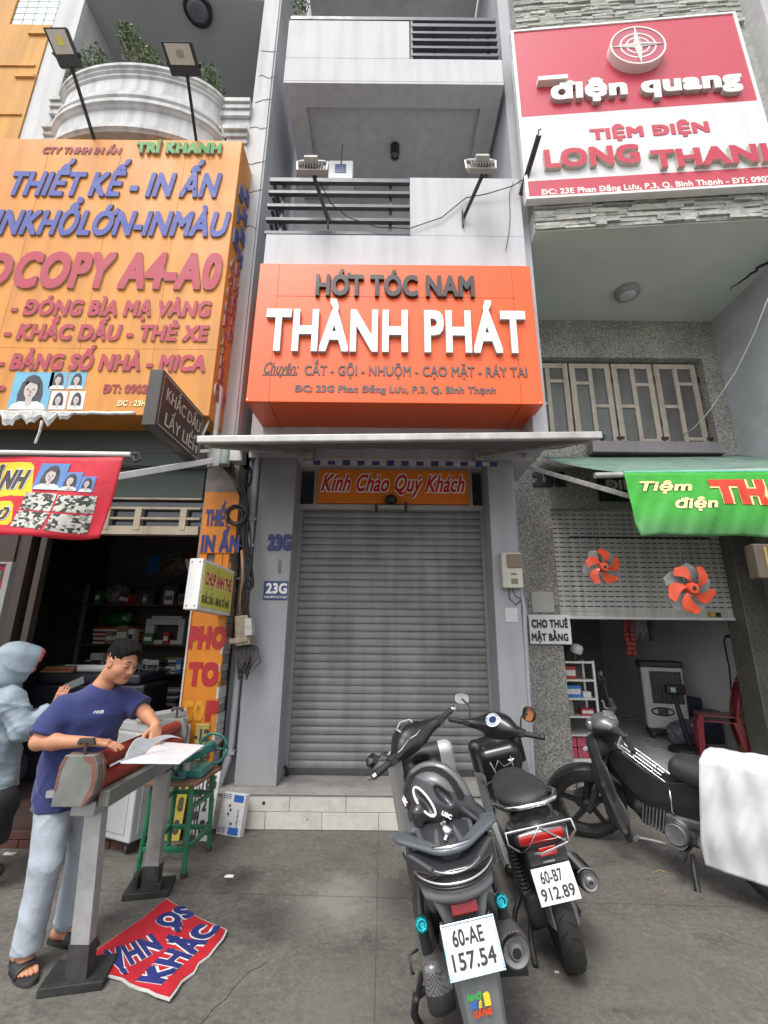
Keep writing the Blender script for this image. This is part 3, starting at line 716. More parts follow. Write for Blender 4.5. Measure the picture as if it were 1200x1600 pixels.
# the folding window above the shop
wn_z0, wn_z1 = 3.7, 5.30
xs = [1.96, 2.56, 3.15, 3.74, 4.35]
for i in range(4):
    a, c = xs[i]+.012, xs[i+1]-.012; y = 5.60; b = MB(); fw = .075; m_ = (a+c)/2
    b.box((a, y, wn_z0), (a+fw, y+.05, wn_z1)).box((c-fw, y, wn_z0), (c, y+.05, wn_z1)).box((a+fw, y, wn_z1-fw), (c-fw, y+.05, wn_z1)).box((a+fw, y, wn_z0), (c-fw, y+.05, wn_z0+fw)).box((m_-.03, y, wn_z0+fw), (m_+.03, y+.05, wn_z1-fw))
    cuts = ((1.0, .55), (.35, .85))
    lows, highs = ((.62,), (.28, .86)) if i % 2 == 0 else ((.30, .84), (.60,))
    if i == 3: lows, highs = (.60,), (.27, .84)
    if i == 2: lows, highs = (.60,), (.25, .83)
    for side, cut in ((0, lows), (1, highs)):
        p, q = (a+fw, m_-.03) if side == 0 else (m_+.03, c-fw)
        for f_ in cut: zz = wn_z0+fw+(wn_z1-wn_z0-2*fw)*f_; b.box((p, y+.003, zz-.025), (q, y+.047, zz+.025))
    sh_ = b.build('window_leaf', M_BEIGE, HR, bevel=.004)
    b = MB(); b.box((a+fw-.004, y+.022, wn_z0+.07), (c-fw+.004, y+.03, wn_z1-.07)); b.build('pane', M_GLASS_GY, sh_)
    b = MB()
    for zz in (4.35, 5.0): b.box((c+.002, y-.012, zz), (c+.018, y+.0, zz+.10))
    b.build('hinges', M_WOOD_DK, sh_); b = MB(); b.box((c-.03, y-.03, 4.15), (c+.06, y-.012, 4.18)); b.build('latch', M_WOOD_DK, sh_)
b = MB(); b.box((1.9, 5.72, 3.7), (4.4, 5.74, 5.33)); b.build('curtain', mat('dim_curtain', (.28,.28,.27), .9, var=.1), HR)
# hood of the awning below the window, ceiling lamp
b = MB(); M_ = Matrix.Translation((3.12, 4.92, 5.93)); b.lathe([(.15, 0), (.15, -.05), (.135, -.075), (.115, -.085)], M_); lp = b.build('ceiling_lamp', mat('grey_lamp_rim', (.30,.31,.31), .5), HR, smooth='auto')
b = MB(); b.lathe([(.116, -.08), (.08, -.10), (.02, -.108)], M_); b.build('diffuser', mat('milky_diffuser', (.50,.51,.50), .35), lp, smooth=True)
b = MB(); rnd = random.Random(8)
p = V((4.60, 4.25, 5.925)); pts = [p.copy()]
for k in range(14): p = p+V((rnd.uniform(-.05, .03), .045, 0)); pts.append(p.copy())
b.tube(pts, [.03-.0018*k for k in range(15)], 4); b.build('ceiling_crack', M_BLACK, HR)
# ground floor interior
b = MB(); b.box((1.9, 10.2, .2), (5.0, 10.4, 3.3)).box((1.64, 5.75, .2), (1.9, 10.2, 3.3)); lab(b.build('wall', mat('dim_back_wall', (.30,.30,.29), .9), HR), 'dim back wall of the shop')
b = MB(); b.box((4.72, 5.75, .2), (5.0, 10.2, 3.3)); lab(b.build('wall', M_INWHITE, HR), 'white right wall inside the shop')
b = MB(); b.box((1.64, 5.76, 3.3), (5.0, 10.4, 3.5)); b.build('ceiling', M_INWHITE, HR)
b = MB(); b.box((2.1, 5.45, .0), (4.24, 10.2, .196)); b.build('shop_step', M_PEBBLE, HR)
b = MB()
for i in range(7):
    for j in range(11): b.box((1.9+i*.45+.002, 5.46+j*.45+.002, .196), (1.9+i*.45+.448, 5.46+j*.45+.448, .2))
b.build('floor_tiles', M_TILEFLOOR, HR)
# half open white shutter with rows of slots
b = MB(); z0, z1, n = 1.83, 3.16, 22; h = (z1-z0)/n
for i in range(n):
    z = z0+i*h
    b.box((2.09, 5.62, z+.002), (4.26, 5.632, z+h-.004))
    b.box((2.09, 5.628, z+h-.006), (4.26, 5.64, z+h+.004))
sh = b.build('half_open_shutter', mat('white_slot_shutter', (.56,.56,.53), .5, var=.08, streak=.25), HR)
b = MB()
for i in range(2, n):
    z = z0+i*h
    for j in range(24): x = 2.13+j*.089; b.box((x, 5.6185, z-.006), (x+.062, 5.6205, z+.006))
s_ = b.build('slots', M_BLACK, sh); s_['kind'] = 'stuff'
b = MB(); b.box((2.085, 5.60, 1.80), (4.262, 5.66, 1.832)); b.build('bottom_bar', M_WHITEPAINT, sh, bevel=.004)
b = MB(); b.box((3.93, 5.585, 1.845), (4.0, 5.60, 1.885)); b.build('lock_plate', mat('yellow_lock', srgb('c9a227'), .5), sh); b = MB(); b.box((4.005, 5.58, 1.84), (4.06, 5.60, 1.89)); b.build('lock_plate', M_BLACK, sh)
b = MB(); b.box((2.35, 5.60, 2.80), (4.1, 5.615, 2.815)); b.build('lift_bar', M_BLACK, sh)
# ================================================================ signs, banners, awnings
EY, EZ = V((0, 1, 0)), V((0, 0, 1))
def tY(name, body, x0, x1, yb, yt, Y, mats, parent, **kw):
    o, e, t = P(x0, yb, Y=Y), P(x1, yb, Y=Y), P((x0+x1)/2, yt, Y=Y)
    o.z = (o.z+e.z)/2
    return text(name, body, frame(o, (1, 0, 0), EZ), e.x-o.x, t.z-o.z, mats, parent, **kw)
M_ORANGE = mat('faded_orange_sign', srgb('d08a38'), .55, var=.06, scale=1.6, streak=.16, spot=.08)
M_ORANGE_D = mat('orange_sign_return', srgb('dd6f10'), .55, var=.08, scale=2, streak=.16)
M_RED_OR = mat('red_orange_composite', srgb('e85c20'), .38, var=.04, scale=1.2, coat=.1)
M_BLUE_L = mat('blue_foam_letter', srgb('454f98'), .6, var=.10, scale=8)
M_PINKRED = mat('faded_red_foam_letter', srgb('aa3c4c'), .6, var=.12, scale=8)
M_EDGE = mat('pale_foam_edge', (.42, .35, .30), .7, var=.12)
M_EDGE_BL = mat('slate_foam_edge', (.20,.20,.26), .7, var=.12)
M_EDGE_RED = mat('red_foam_edge', (.30,.10,.10), .7, var=.12)
M_BURG = mat('burgundy_letter', srgb('98303a'), .6, var=.1)
M_GREENL = mat('green_letter', srgb('3c8a3e'), .6, var=.12)
M_WHITEL = mat('white_letter', (.80, .79, .76), .5, var=.04)
M_WHITEL_S = mat('white_letter_side', (.42, .41, .40), .6, var=.05)
M_CHAR = mat('charcoal_letter', (.05, .042, .04), .5, var=.12)
M_CHAR_S = mat('charcoal_letter_side', (.025, .022, .022), .6)
M_REDP = mat('sign_red', srgb('ba4050'), .4, var=.05, scale=1.5)
M_SEAM = mat('orange_seam', srgb('7d2a0c'), .8)

# ---- barber's sign box
sb = thing('shop_sign', 'big red orange barber sign box with white letters THÀNH PHÁT', 'shop sign', (.09, 3.95, 3.75))
SYF = 3.95
b = MB(); b.add([(-1.345, SYF, 3.75), (1.53, SYF, 3.75), (1.53, FY, 3.78), (-1.345, FY, 3.78), (-1.335, SYF, 5.375), (1.52, SYF, 5.375), (1.52, FY, 5.375), (-1.335, FY, 5.375)],
      [(0,3,2,1),(4,5,6,7),(0,1,5,4),(1,2,6,5),(2,3,7,6),(3,0,4,7)]); b.build('box', M_RED_OR, sb, bevel=.006)
b = MB()
zl = P(600, 464, Y=SYF).z
for x in (P(430, 500, Y=SYF).x, P(805, 500, Y=SYF).x): b.box((x-.0015, SYF-.0015, 3.76), (x+.0015, SYF+.002, 5.37)); b.box((x-.002, SYF+.01, 3.748-.0), (x+.002, FY-.02, 3.752))
b.box((P(430, 464, Y=SYF).x, SYF-.0016, zl-.0015), (P(805, 464, Y=SYF).x, SYF+.002, zl+.0015)); b.build('seam', M_SEAM, sb)
tY('lettering', 'HỚT TÓC NAM', 493, 741, 466, 433, SYF, [M_CHAR, M_CHAR_S], sb, depth=.035, bold=.035)
tY('lettering', 'THÀNH PHÁT', 413, 823, 554, 488, SYF, [M_WHITEL, M_WHITEL_S], sb, depth=.045, bold=.032)
tY('lettering', 'Chuyên:', 412, 466, 584, 566, SYF, [M_CHAR, M_CHAR], sb, depth=.004, bold=.012, shear=.35)
b = MB(); b.box((P(410, 586, Y=SYF).x, SYF-.003, P(440, 587, Y=SYF).z), (P(465, 586, Y=SYF).x, SYF+.001, P(440, 585, Y=SYF).z)); b.build('underline', M_CHAR, sb)
M_LET3 = mat('small_dark_letter', (.13, .085, .08), .5, var=.1)
tY('lettering', 'CẮT - GỘI - NHUỘM - CẠO MẶT - RÁY TAI', 475, 824, 588, 572.5, SYF, [M_LET3, M_LET3], sb, depth=.008, bold=.018)
tY('lettering', 'ĐC: 23G Phan Đăng Lưu, P.3, Q. Bình Thạnh', 461, 775, 614, 603, SYF, [M_LET3, M_LET3], sb, depth=.006, bold=.035)
b = MB(); b.cyl((-1.33, SYF-.004, 3.775), (-1.33, SYF, 3.775), .008, n=10); b.cyl((1.5, SYF-.004, 3.77), (1.5, SYF, 3.77), .006, n=10); b.build('screw', M_WHITEL, sb)

# ---- print shop's big orange sign
sp = thing('shop_sign', 'huge faded orange print shop sign with blue and red raised letters', 'shop sign', (-3.1, 4.02, 3.6))
LY = 4.02; LX = -1.712
b = MB(); b.box((-4.74, LY, 3.63), (LX, 4.395, 7.20)); b.build('box', M_ORANGE, sp, bevel=.008)
b = MB()
for x in (-3.95, -3.1, -2.35): b.box((x-.001, LY-.001, 3.64), (x+.001, LY+.002, 7.13))
zz = P(200, 545, Y=LY).z; b.box((-4.7, LY-.001, zz-.001), (LX-.01, LY+.002, zz+.001)); b.build('seam', M_SEAM, sp)
def lt(body, x0, x1, yb, yt, m, side, depth=.03, bold=.05, shear=.18): return tY('lettering', body, x0, x1, yb, yt, LY, [m, side], sp, depth=depth, bold=bold, shear=shear)
lt('CTY TNHH IN ẤN', 66, 189, 241, 231, M_BURG, M_EDGE, .01, .04, .15)
lt('TRÍ KHANH', 213, 346, 243, 226, M_GREENL, M_EDGE, .03, .06, .0)
lt('THIẾT KẾ - IN ẤN', 13, 343, 309, 271, M_BLUE_L, M_EDGE_BL, .02, .034, .2)
lt('INKHỔLỚN-INMÀU', -14, 357, 370, 331, M_BLUE_L, M_EDGE_BL, .02, .034, .2)
lt('PHOTO', -190, 14, 447, 396, M_PINKRED, M_EDGE, .022, .045, .12)
lt('COPY A4-A0', 18, 343, 453, 396, M_PINKRED, M_EDGE, .022, .045, .12)
lt('- ĐÓNG BÌA MẠ VÀNG', 16, 329, 495, 470, M_PINKRED, M_EDGE, .016, .04, .12)
lt('- KHẮC DẤU - THẺ XE', 5, 325, 533, 508, M_PINKRED, M_EDGE, .016, .04, .12)
lt('- BẢNG SỐ NHÀ - MICA', -5, 320, 580, 554, M_PINKRED, M_EDGE, .016, .04, .12)
lt('ĐT: 0902 635', 161, 262, 615, 601, M_BURG, M_EDGE, .008, .035, .05)
lt('ĐC : 23H, PHAN', 183, 265, 635, 626, mat('cream_letter', srgb('e8d9a8'), .6), M_EDGE, .006, .03, .1)
lt('P', -8, 7, 617, 603, M_PINKRED, M_EDGE, .016, .04, .12)
# stacked letters on the sign's side
def side_letter(ch, y, z, h, m, sd): text('lettering', ch, frame((LX, y, z), EY, EZ), None if len(ch) > 1 else h*.8, h, [m, sd], sp, depth=.02, bold=.06)
zs = np.linspace(6.62, 5.72, 4)
for ch, zz in zip('INIH', zs): side_letter(ch, 4.25, zz, .17, M_BLUE_L, M_EDGE_BL)
for ch, zz in zip('BVẼ', np.linspace(6.45, 5.78, 3)): side_letter(ch, 4.07, zz, .18, M_BLUE_L, M_EDGE_BL)
for ch, zz in zip('PHOTO', np.linspace(5.50, 4.66, 5)): side_letter(ch, 4.24, zz, .15, M_PINKRED, M_EDGE)
for ch, zz in zip('A4COPY', np.linspace(5.45, 4.52, 6)): side_letter(ch, 4.08, zz, .14, M_PINKRED, M_EDGE)
for ch, zz in zip('THẺ', np.linspace(4.40, 4.1, 3)): side_letter(ch, 4.10+.05*(4.4-zz)*2, zz, .12, M_PINKRED, M_EDGE)
text('lettering', 'GẤP', frame((LX, 4.05, 3.86), EY, EZ), .30, .17, [M_PINKRED, M_EDGE], sp, depth=.02, bold=.05)
# printed portraits on the sign (generic faces)
C_HAIR, C_SKIN, C_BLUE, C_WHITE = (mat('print_hair', (.06,.06,.075), .7), mat('print_skin', (.52,.45,.42), .7, var=.05), mat('print_blue', (.16,.42,.58), .7, var=.12, scale=6), mat('print_white', (.66,.68,.68), .7, var=.05))
def ell_pts(cx, cy, rx, ry, n=22, a0=0, a1=2*math.pi): return [(cx+rx*math.cos(a0+(a1-a0)*i/n), cy+ry*math.sin(a0+(a1-a0)*i/n)) for i in range(n+(a1-a0 < 6.2))]
def portrait(name, M, wd, ht, bgm, parent, fn=None, dz=.0012):
    """a flat printed head-and-shoulders on the sheet"""
    b = MB(); L_ = [0]
    def poly(mi, pts):
        L_[0] += 1; b.mat(mi); z = L_[0]*dz
        b.add([M @ V((x*wd, y*ht, z)) for x, y in pts], [tuple(range(len(pts)))])
    poly(0, [(0, 0), (1, 0), (1, 1), (0, 1)])
    poly(1, [(.22, .05), (.18, .4), (.24, .7), (.36, .88), (.5, .93), (.64, .88), (.76, .7), (.82, .4), (.78, .05)])
    poly(3, [(.04, 0), (.1, .13), (.28, .22), (.5, .2), (.72, .22), (.9, .13), (.96, 0)])
    poly(2, [(.42, .14), (.42, .3), (.58, .3), (.58, .14), (.5, .08)])
    poly(2, ell_pts(.5, .52, .165, .25))
    poly(1, [(.33, .6), (.36, .74), (.44, .72), (.62, .66), (.68, .58), (.68, .72), (.6, .84), (.5, .86), (.38, .82)])
    for ex in (.425, .575): poly(1, ell_pts(ex, .53, .03, .013, 8))
    poly(4, ell_pts(.5, .375, .045, .014, 10)); poly(4, [(.49, .5), (.51, .5), (.525, .445), (.475, .445)])
    o = b.build(name, [bgm, C_HAIR, C_SKIN, C_WHITE, mat('print_lip', (.36,.2,.2), .7)], parent)
    if fn: drape(o, fn)
    return o
def drape(o, fn):
    M = XF[root_of(o)]; inv = M.inverted()
    for v in o.data.vertices: v.co = inv @ fn(M @ v.co)
    o.data.update()
def pY(name, x0, y0, x1, y1, Y, bgm, parent, **k):
    o = P(x0, y1, Y=Y); e = P(x1, y1, Y=Y); t = P(x0, y0, Y=Y)
    return portrait(name, frame((o.x, Y, o.z), (1, 0, 0), EZ), e.x-o.x, t.z-o.z, bgm, parent, **k)
pY('printed_portrait', 10, 581, 73, 640, LY-.001, C_BLUE, sp)
for i, (x0, y0, x1, y1, m) in enumerate(((75, 581, 102, 608, C_BLUE), (104, 581, 131, 608, C_BLUE), (75, 611, 101, 640, C_WHITE), (104, 611, 129, 640, C_WHITE))): pY('printed_portrait', x0, y0, x1, y1, LY-.001, m, sp)

# torn white tarp rolled under the big sign
tt = thing('torn_awning', 'torn white tarp edge hanging under the orange print sign', 'awning', (-3.2, 3.9, 3.6))
rnd = random.Random(4); b = MB(); pts = []
for i in range(40): x = -4.7+i*(2.32/39); pts.append((x, 3.93, 3.60+rnd.uniform(-.006, .006)))
b.tube(pts, .018, 6); b.build('rail', M_WHITEPAINT, tt, smooth=True)
b = MB(); n = 70
vs = []
for i in range(n+1):
    x = -4.7+i*(1.85/n); d = .10+.035*math.sin(i*.9)+rnd.uniform(-.03, .035)
    if i > n-12: d *= (n-i)/12*.8+.2
    y = 3.91+.012*math.sin(i*1.3)
    vs += [(x, y, 3.60), (x, y-.01, 3.6-d*.6), (x, y+.005, 3.6-d)]
b.add(vs, [q for i in range(n) for q in ((i*3, i*3+3, i*3+4, i*3+1), (i*3+1, i*3+4, i*3+5, i*3+2))])
b.tube([(-3.22, 3.9, 3.50), (-3.21, 3.89, 3.38), (-3.235, 3.9, 3.27)], .012, 5); lab(b.build('torn_tarp', mat('grubby_white_tarp', (.55,.56,.54), .8, var=.3, scale=14, spot=.2), tt), 'torn ragged white tarp strip')

# ---- right sign: light maker's board
rs = thing('shop_sign', 'large red and white sign board with a compass emblem on the stone front', 'shop sign', (3.0, 3.9, 5.6))
SL = -.075; RO = V((1.65, 3.915, 0)); RD = V((1, SL, 0)).normalized()
def PR(px, py, off=0.):
    a = P(px, py, Y=1.0); d = a-V((0, 0, CAM_H))
    # plane: y - RO.y - SL*(x-RO.x) = -off
    t = (RO.y-off-SL*RO.x)/(d.y-SL*d.x); return V((d.x*t, d.y*t, CAM_H+d.z*t))
def tR(body, x0, x1, yb0, yt, mats, yb1=None, **kw):
    o, e = PR(x0, yb0), PR(x1, yb0 if yb1 is None else yb1); t = PR((x0+x1)/2, yt)
    zb = (o.z+e.z)/2; return text('lettering', body, frame((o.x, o.y, zb), RD, EZ), (e-o).dot(RD), t.z-zb, mats, rs, **kw)
zt, zb_ = PR(795, 52).z, PR(835, 308).z; z1, z2 = PR(818, 183).z, PR(833, 283).z
xa, xc = (PR(795, 52).x+PR(835, 308).x)/2, PR(1146, 43).x+.03
def Rpt(x, z, off=0.): return V((x, RO.y+SL*(x-RO.x)-off, z))
def rslab(mb, xl, xr, zl, zh, th, off): mb.slab([Rpt(xl, zl, off), Rpt(xr, zl, off), Rpt(xr, zh, off), Rpt(xl, zh, off)], (0, th, 0))
b = MB(); rslab(b, xa, xc, z1, zt, .07, 0); lab(b.build('panel', M_REDP, rs), 'red upper panel')
b = MB(); rslab(b, xa, xc, z2, z1-.001, .07, 0); lab(b.build('panel', mat('sign_white', (.64,.64,.635), .4, var=.04, scale=2, streak=.06), rs), 'white middle panel')
b = MB(); rslab(b, xa, xc, zb_, z2-.001, .07, 0); lab(b.build('panel', M_REDP, rs), 'red address strip')
b = MB(); w_ = .035
for a in ((xa-w_, xa, zb_-w_, zt+w_), (xc, xc+w_, zb_-w_, zt+w_), (xa, xc, zt, zt+w_), (xa, xc, zb_-w_, zb_)): rslab(b, a[0], a[1], a[2], a[3], .09, .012)
b.build('frame', M_WHITEPAINT, rs, bevel=.004)
M_CW, M_CWS = mat('cream_white_letter', (.74,.72,.66), .45, var=.04), mat('cream_letter_side', (.45,.43,.39), .6, var=.08)
tR('điện quang', 859, 1161, 152.5, 124, [M_CW, M_CWS], depth=.05, bold=.045, shear=.05, cap=.72)
o = PR(838, 134); e = PR(884, 134); b = MB(); b.slab([Rpt(o.x, o.z-.03, .0), Rpt(e.x, o.z-.03, .0), Rpt(e.x, o.z+.035, .0), Rpt(o.x, o.z+.035, .0)], (0, -.075, 0)); b.build('lettering', [M_CW], rs)
tR('TIỆM ĐIỆN', 922, 1111, 213, 196, [M_REDP, M_REDP], depth=.006, bold=.05)
M_RF, M_RS = mat('glossy_red_letter', srgb('b83246'), .28, var=.08), mat('pale_letter_return', (.55,.50,.44), .5, var=.15)
tR('LONG', 850, 1000, 264, 235, [M_RF, M_RS], depth=.045, bold=.045)
tR('THANH', 1016, 1230, 262, 234, [M_RF, M_RS], depth=.045, bold=.045)
tR('ĐC: 23E Phan Đăng Lưu, P.3, Q. Bình Thạnh - ĐT: 0902.739', 846, 1236, 298, 284.5, [M_CW, M_CW], yb1=289, depth=.003, bold=.03)
# emblem: compass in rings
c = PR(991, 86); rad = (PR(1034, 86).x-PR(947, 86).x)/2
ME = frame((c.x, c.y, c.z), RD, EZ); b = MB()
b.lathe([(rad, 0), (rad, .10), (rad*.94, .10), (rad*.94, .092)], ME, 48); em = b.build('emblem', [M_CW], rs, smooth='auto')
def disc(mb, r0, r1, z, n=48):
    p0 = [ME @ V((r0*math.cos(2*math.pi*i/n), r0*math.sin(2*math.pi*i/n), z)) for i in range(n)]
    p1 = [ME @ V((r1*math.cos(2*math.pi*i/n), r1*math.sin(2*math.pi*i/n), z)) for i in range(n)]
    mb.add(p0+p1, [(i, (i+1) % n, (i+1) % n+n, i+n) for i in range(n)])
b = MB(); disc(b, rad*.01, rad*.935, .0935); b.mat(1); disc(b, rad*.60, rad*.66, .096); disc(b, rad*.38, rad*.44, .096)
for k in range(4):
    a = math.pi/2*k; tip = V((math.cos(a), math.sin(a), 0))*rad*1.02; l = V((math.cos(a+math.pi/4), math.sin(a+math.pi/4), 0))*rad*.19; r = V((math.cos(a-math.pi/4), math.sin(a-math.pi/4), 0))*rad*.19
    up = V((0, 0, .099)); hi = V((0, 0, .115))
    b.mat(1); b.add([ME @ (tip+up), ME @ (l+up), ME @ hi], [(0, 1, 2)]); b.mat(2); b.add([ME @ (tip+up), ME @ hi, ME @ (r+up)], [(0, 1, 2)])
b.build('compass_star', [mat('emblem_rose', srgb('b05464'), .5, var=.06), M_CW, mat('emblem_grey', (.5,.46,.44), .5)], em)

# ---- greeting sign above the shutter
gs = thing('greeting_sign', 'orange greeting sign with red script letters above the shutter', 'sign', (.1, 4.8, 2.985))
o, e = P(497, 787, Y=4.80), P(733, 733, Y=4.80)
b = MB(); b.box((-.744, 4.80, 2.99), (.944, 4.84, 3.38)); b.build('board', mat('greeting_orange', srgb('d9730d'), .5, var=.06), gs, bevel=.003)
M_SCR = mat('script_red', srgb('c2151c'), .5, var=.06)
tY('lettering', 'Kính Chào Quý Khách', 500, 728, 770, 740, 4.80, [M_WHITEL, M_WHITEL], gs, depth=.003, bold=.075, shear=.4)
tY('lettering', 'Kính Chào Quý Khách', 501.5, 726.5, 768.5, 741.5, 4.80, [M_SCR, M_SCR], gs, depth=.002, bold=.018, shear=.4, rise=.004)
# cable and lamp on it
lp = thing('work_lamp', 'small black clip lamp on the lower edge of the greeting sign', 'lamp', (-.02, 4.78, 2.95))
c = P(611, 790, Y=4.74); b = MB(); b.cbox((c.x, 4.74, c.z-.02), (.30, .05, .045)); b.build('tube_holder', mat('grey_lamp_body', (.30,.31,.30), .5, var=.1), lp, bevel=.006)
b = MB(); b.lathe([(.02, -.03), (.07, 0), (.06, .05), (.02, .08)], Matrix.Translation((c.x, 4.76, c.z+.05))); b.build('shade', M_BLACK, lp, smooth=True)
b = MB(); b.cbox((c.x-.16, 4.74, c.z-.03), (.03, .06, .07)); b.cbox((c.x+.16, 4.74, c.z-.01), (.03, .06, .09)); b.build('end_cap', M_BLACK, lp, bevel=.004)

# ---- house numbers
hn = thing('house_number', 'blue raised number 23G on the left grey pillar', 'house number', P(435, 860, Y=4.555))
M_NB = mat('navy_letter', srgb('2b3272'), .5, var=.1)
tY('lettering', '23G', 418, 455, 860, 835, 4.559, [M_NB, M_NB], hn, depth=.02, bold=.05)
pl = thing('number_plaque', 'blue enamel plaque reading 23G in white on the left grey pillar', 'plaque', P(431, 937, Y=4.555))
o, e = P(411, 937, Y=4.556), P(450.5, 908, Y=4.556)
b = MB(); b.box((o.x, 4.549, o.z), (e.x, 4.559, e.z)); b.build('plate', mat('plaque_blue', srgb('27386e'), .35, var=.05), pl, bevel=.003)
tY('lettering', '23G', 415, 448, 927.5, 911, 4.548, [M_WHITEL]*2, pl, depth=.001, bold=.035)
tY('lettering', 'PHAN ĐĂNG LƯU P.3 Q.BT', 413, 448, 934.5, 931, 4.548, [M_WHITEL]*2, pl, depth=.001, bold=.02)
b = MB(); c = P(437, 885, Y=4.557)
for i in range(4): M_ = Matrix.Translation((c.x, 4.555, c.z+.055-.037*i)) @ Matrix.Rotation(math.pi/2, 4, 'X'); b.lathe([(.016, .003), (.018, 0), (.013, -.002), (.012, .003)], M_, 14, close=False)
ow = b.build('wall_ornament', mat('grey_ornament', (.27,.27,.29), .5)); tag(ow, 'small grey chain ornament between the two 23G numbers', 'ornament')
n2 = thing('house_number', 'black raised number 23 on the pebble dash behind the right awning arm', 'house number', P(850, 760, Y=5.49))
tY('lettering', '23E', 833, 884, 761, 738, 5.495, [M_BLACK]*2, n2, depth=.02, bold=.07)
ds = thing('shop_board', 'dark green board half hidden behind the green banner', 'sign', P(960, 783, Y=5.48))
o, e = P(937, 783, Y=5.48), P(1150, 748, Y=5.48); b = MB(); b.box((o.x, 5.47, o.z), (e.x, 5.497, e.z)); b.build('board', mat('board_dark_green', (.012,.035,.025), .5, var=.1), ds)
tY('lettering', 'ĐIỆN', 948, 1010, 765, 750, 5.469, [M_CW]*2, ds, depth=.003, bold=.05)

# ---- CHO THUÊ notice and blank square above it
nt_ = thing('rental_notice', 'white paper notice reading CHO THUÊ MẶT BẰNG on the pebble pillar', 'notice', (1.9, 5.48, 1.52))
NY = 5.45
o, e = P(829, 1006, Y=NY), P(889.5, 961, Y=NY); b = MB()
b.grid(lambda u, v: (o.x+(e.x-o.x)*u, NY+.004*math.sin(5*u)*math.sin(4*v), o.z+(e.z-o.z)*v), 12, 8, .002); b.build('sheet', mat('notice_paper', (.74,.75,.74), .7, var=.03), nt_)
tY('lettering', 'CHO THUÊ', 831, 888, 981, 968, NY-.006, [M_BLACK]*2, nt_, depth=.001, bold=.045)
tY('lettering', 'MẶT BẰNG', 831.5, 888.5, 1001.5, 989.5, NY-.006, [M_BLACK]*2, nt_, depth=.001, bold=.045)
o, e = P(832, 957, Y=5.49), P(864, 925, Y=5.49); b = MB(); b.box((o.x, 5.485, o.z), (e.x, 5.499, e.z)); tag(b.build('cover_plate', mat('pale_cover_plate', (.46,.46,.43), .7, var=.08), bevel=.004), 'pale square cover plate just above the rental notice', 'cover plate')
o, e = P(790, 972, Y=4.555), P(808, 950, Y=4.555); b = MB(); b.box((o.x, 4.553, o.z), (e.x, 4.557, e.z)); tag(b.build('paper_note', mat('grey_paper_note', (.52,.52,.51), .8, var=.1)), 'small grey paper note below the electricity meter', 'note')

# ---- brown projecting sign
bs = thing('projecting_sign', 'dark brown projecting sign with dotted letters KHẮC DẤU LẤY LIỀN', 'sign', (-1.85, 3.6, 3.1))
A0, A1 = P(259, 573, Y=3.25), P(238, 667, Y=3.25); B0, B1 = P(322, 652, Y=4.05), P(308, 722, Y=4.05)
na = V(((A0.x+A1.x)/2, 3.25, 0)); nb = V(((B0.x+B1.x)/2, 4.05, 0))
zt0, zb0, zt1, zb1 = A0.z, A1.z, B0.z, B1.z
DB = V((nb.x-na.x, nb.y-na.y, ((zt1+zb1)-(zt0+zb0))/2)); LB = DB.length; hB = ((zt0-zb0)+(zt1-zb1))/2
MBs = frame((na.x, na.y, (zt0+zb0)/2-hB/2), DB, EZ)
b = MB().at(MBs); b.box((0, 0, -.11), (LB, hB, 0)); b.build('box', mat('dark_brown_sheet', (.045,.035,.032), .45, var=.15, streak=.15), bs, bevel=.008)
M_DOT = mat('pale_led_dot', (.55,.53,.46), .5)
M_LED = mat('dim_led_letter', (.50,.47,.38), .5, var=.2)
text('lettering', 'KHẮC DẤU', MBs @ Matrix.Translation((.10, hB*.56, .0)), LB-.17, hB*.22, [M_LED]*2, bs, depth=.003, bold=.0)
text('lettering', 'LẤY LIỀN', MBs @ Matrix.Translation((.13, hB*.14, .0)), LB-.20, hB*.22, [M_LED]*2, bs, depth=.003, bold=.0)
b = MB().at(MBs)
nx, ny = int(LB/.022), int(hB/.022)
for i in range(nx):
    for yy in (.03, hB-.03): x = .03+(LB-.06)*i/(nx-1); b.cbox((x, yy, .001), (.009, .009, .003))
for j in range(ny):
    for xx in (.03, LB-.03): y = .03+(hB-.06)*j/(ny-1); b.cbox((xx, y, .001), (.009, .009, .003))
s_ = b.build('led_border', M_DOT, bs); s_['kind'] = 'stuff'
b = MB(); p0 = MBs @ V((LB-.05, hB*.9, -.05)); b.bar(p0, (LX+.01, 4.2, p0.z+.28), .03, .03); p1 = MBs @ V((LB, hB*.25, -.05)); b.bar(p1, (LX+.01, 4.3, p1.z+.12), .03, .03); b.box((LX, 4.17, p0.z-.15), (LX+.03, 4.22, p0.z+.45)); b.bar((LX+.02, 4.2, p0.z+.4), p1, .02, .02); b.build('bracket', M_WHITEPAINT, bs)

# ---- light box CHỤP ẢNH THẺ
lb = thing('light_box_sign', 'white framed light box sign with red and black letters jutting from the orange board', 'sign', (-1.55, 4.0, 1.8))
n0, n1 = P(318, 871, Y=3.75), P(308, 953, Y=3.75); f0, f1 = P(367, 893, Y=4.38), P(360, 962, Y=4.38)
na = V(((n0.x+n1.x)/2, 3.75, (n0.z+n1.z)/2)); nb = V(((f0.x+f1.x)/2, 4.38, (f0.z+f1.z)/2)); hL = ((n0.z-n1.z)+(f0.z-f1.z))/2
DL = nb-na; LL = DL.length; ML = frame(na-EZ*hL/2, DL, EZ)
b = MB().at(ML); b.box((0, 0, -.125), (LL, hL, -.004)); b.build('case', M_WHITEPAINT, lb, bevel=.008)
b = MB().at(ML); b.box((.03, .03, -.003), (LL-.025, hL-.03, .002)); b.build('face', mat('acid_yellow_face', srgb('d6d05c'), .35, var=.08), lb)
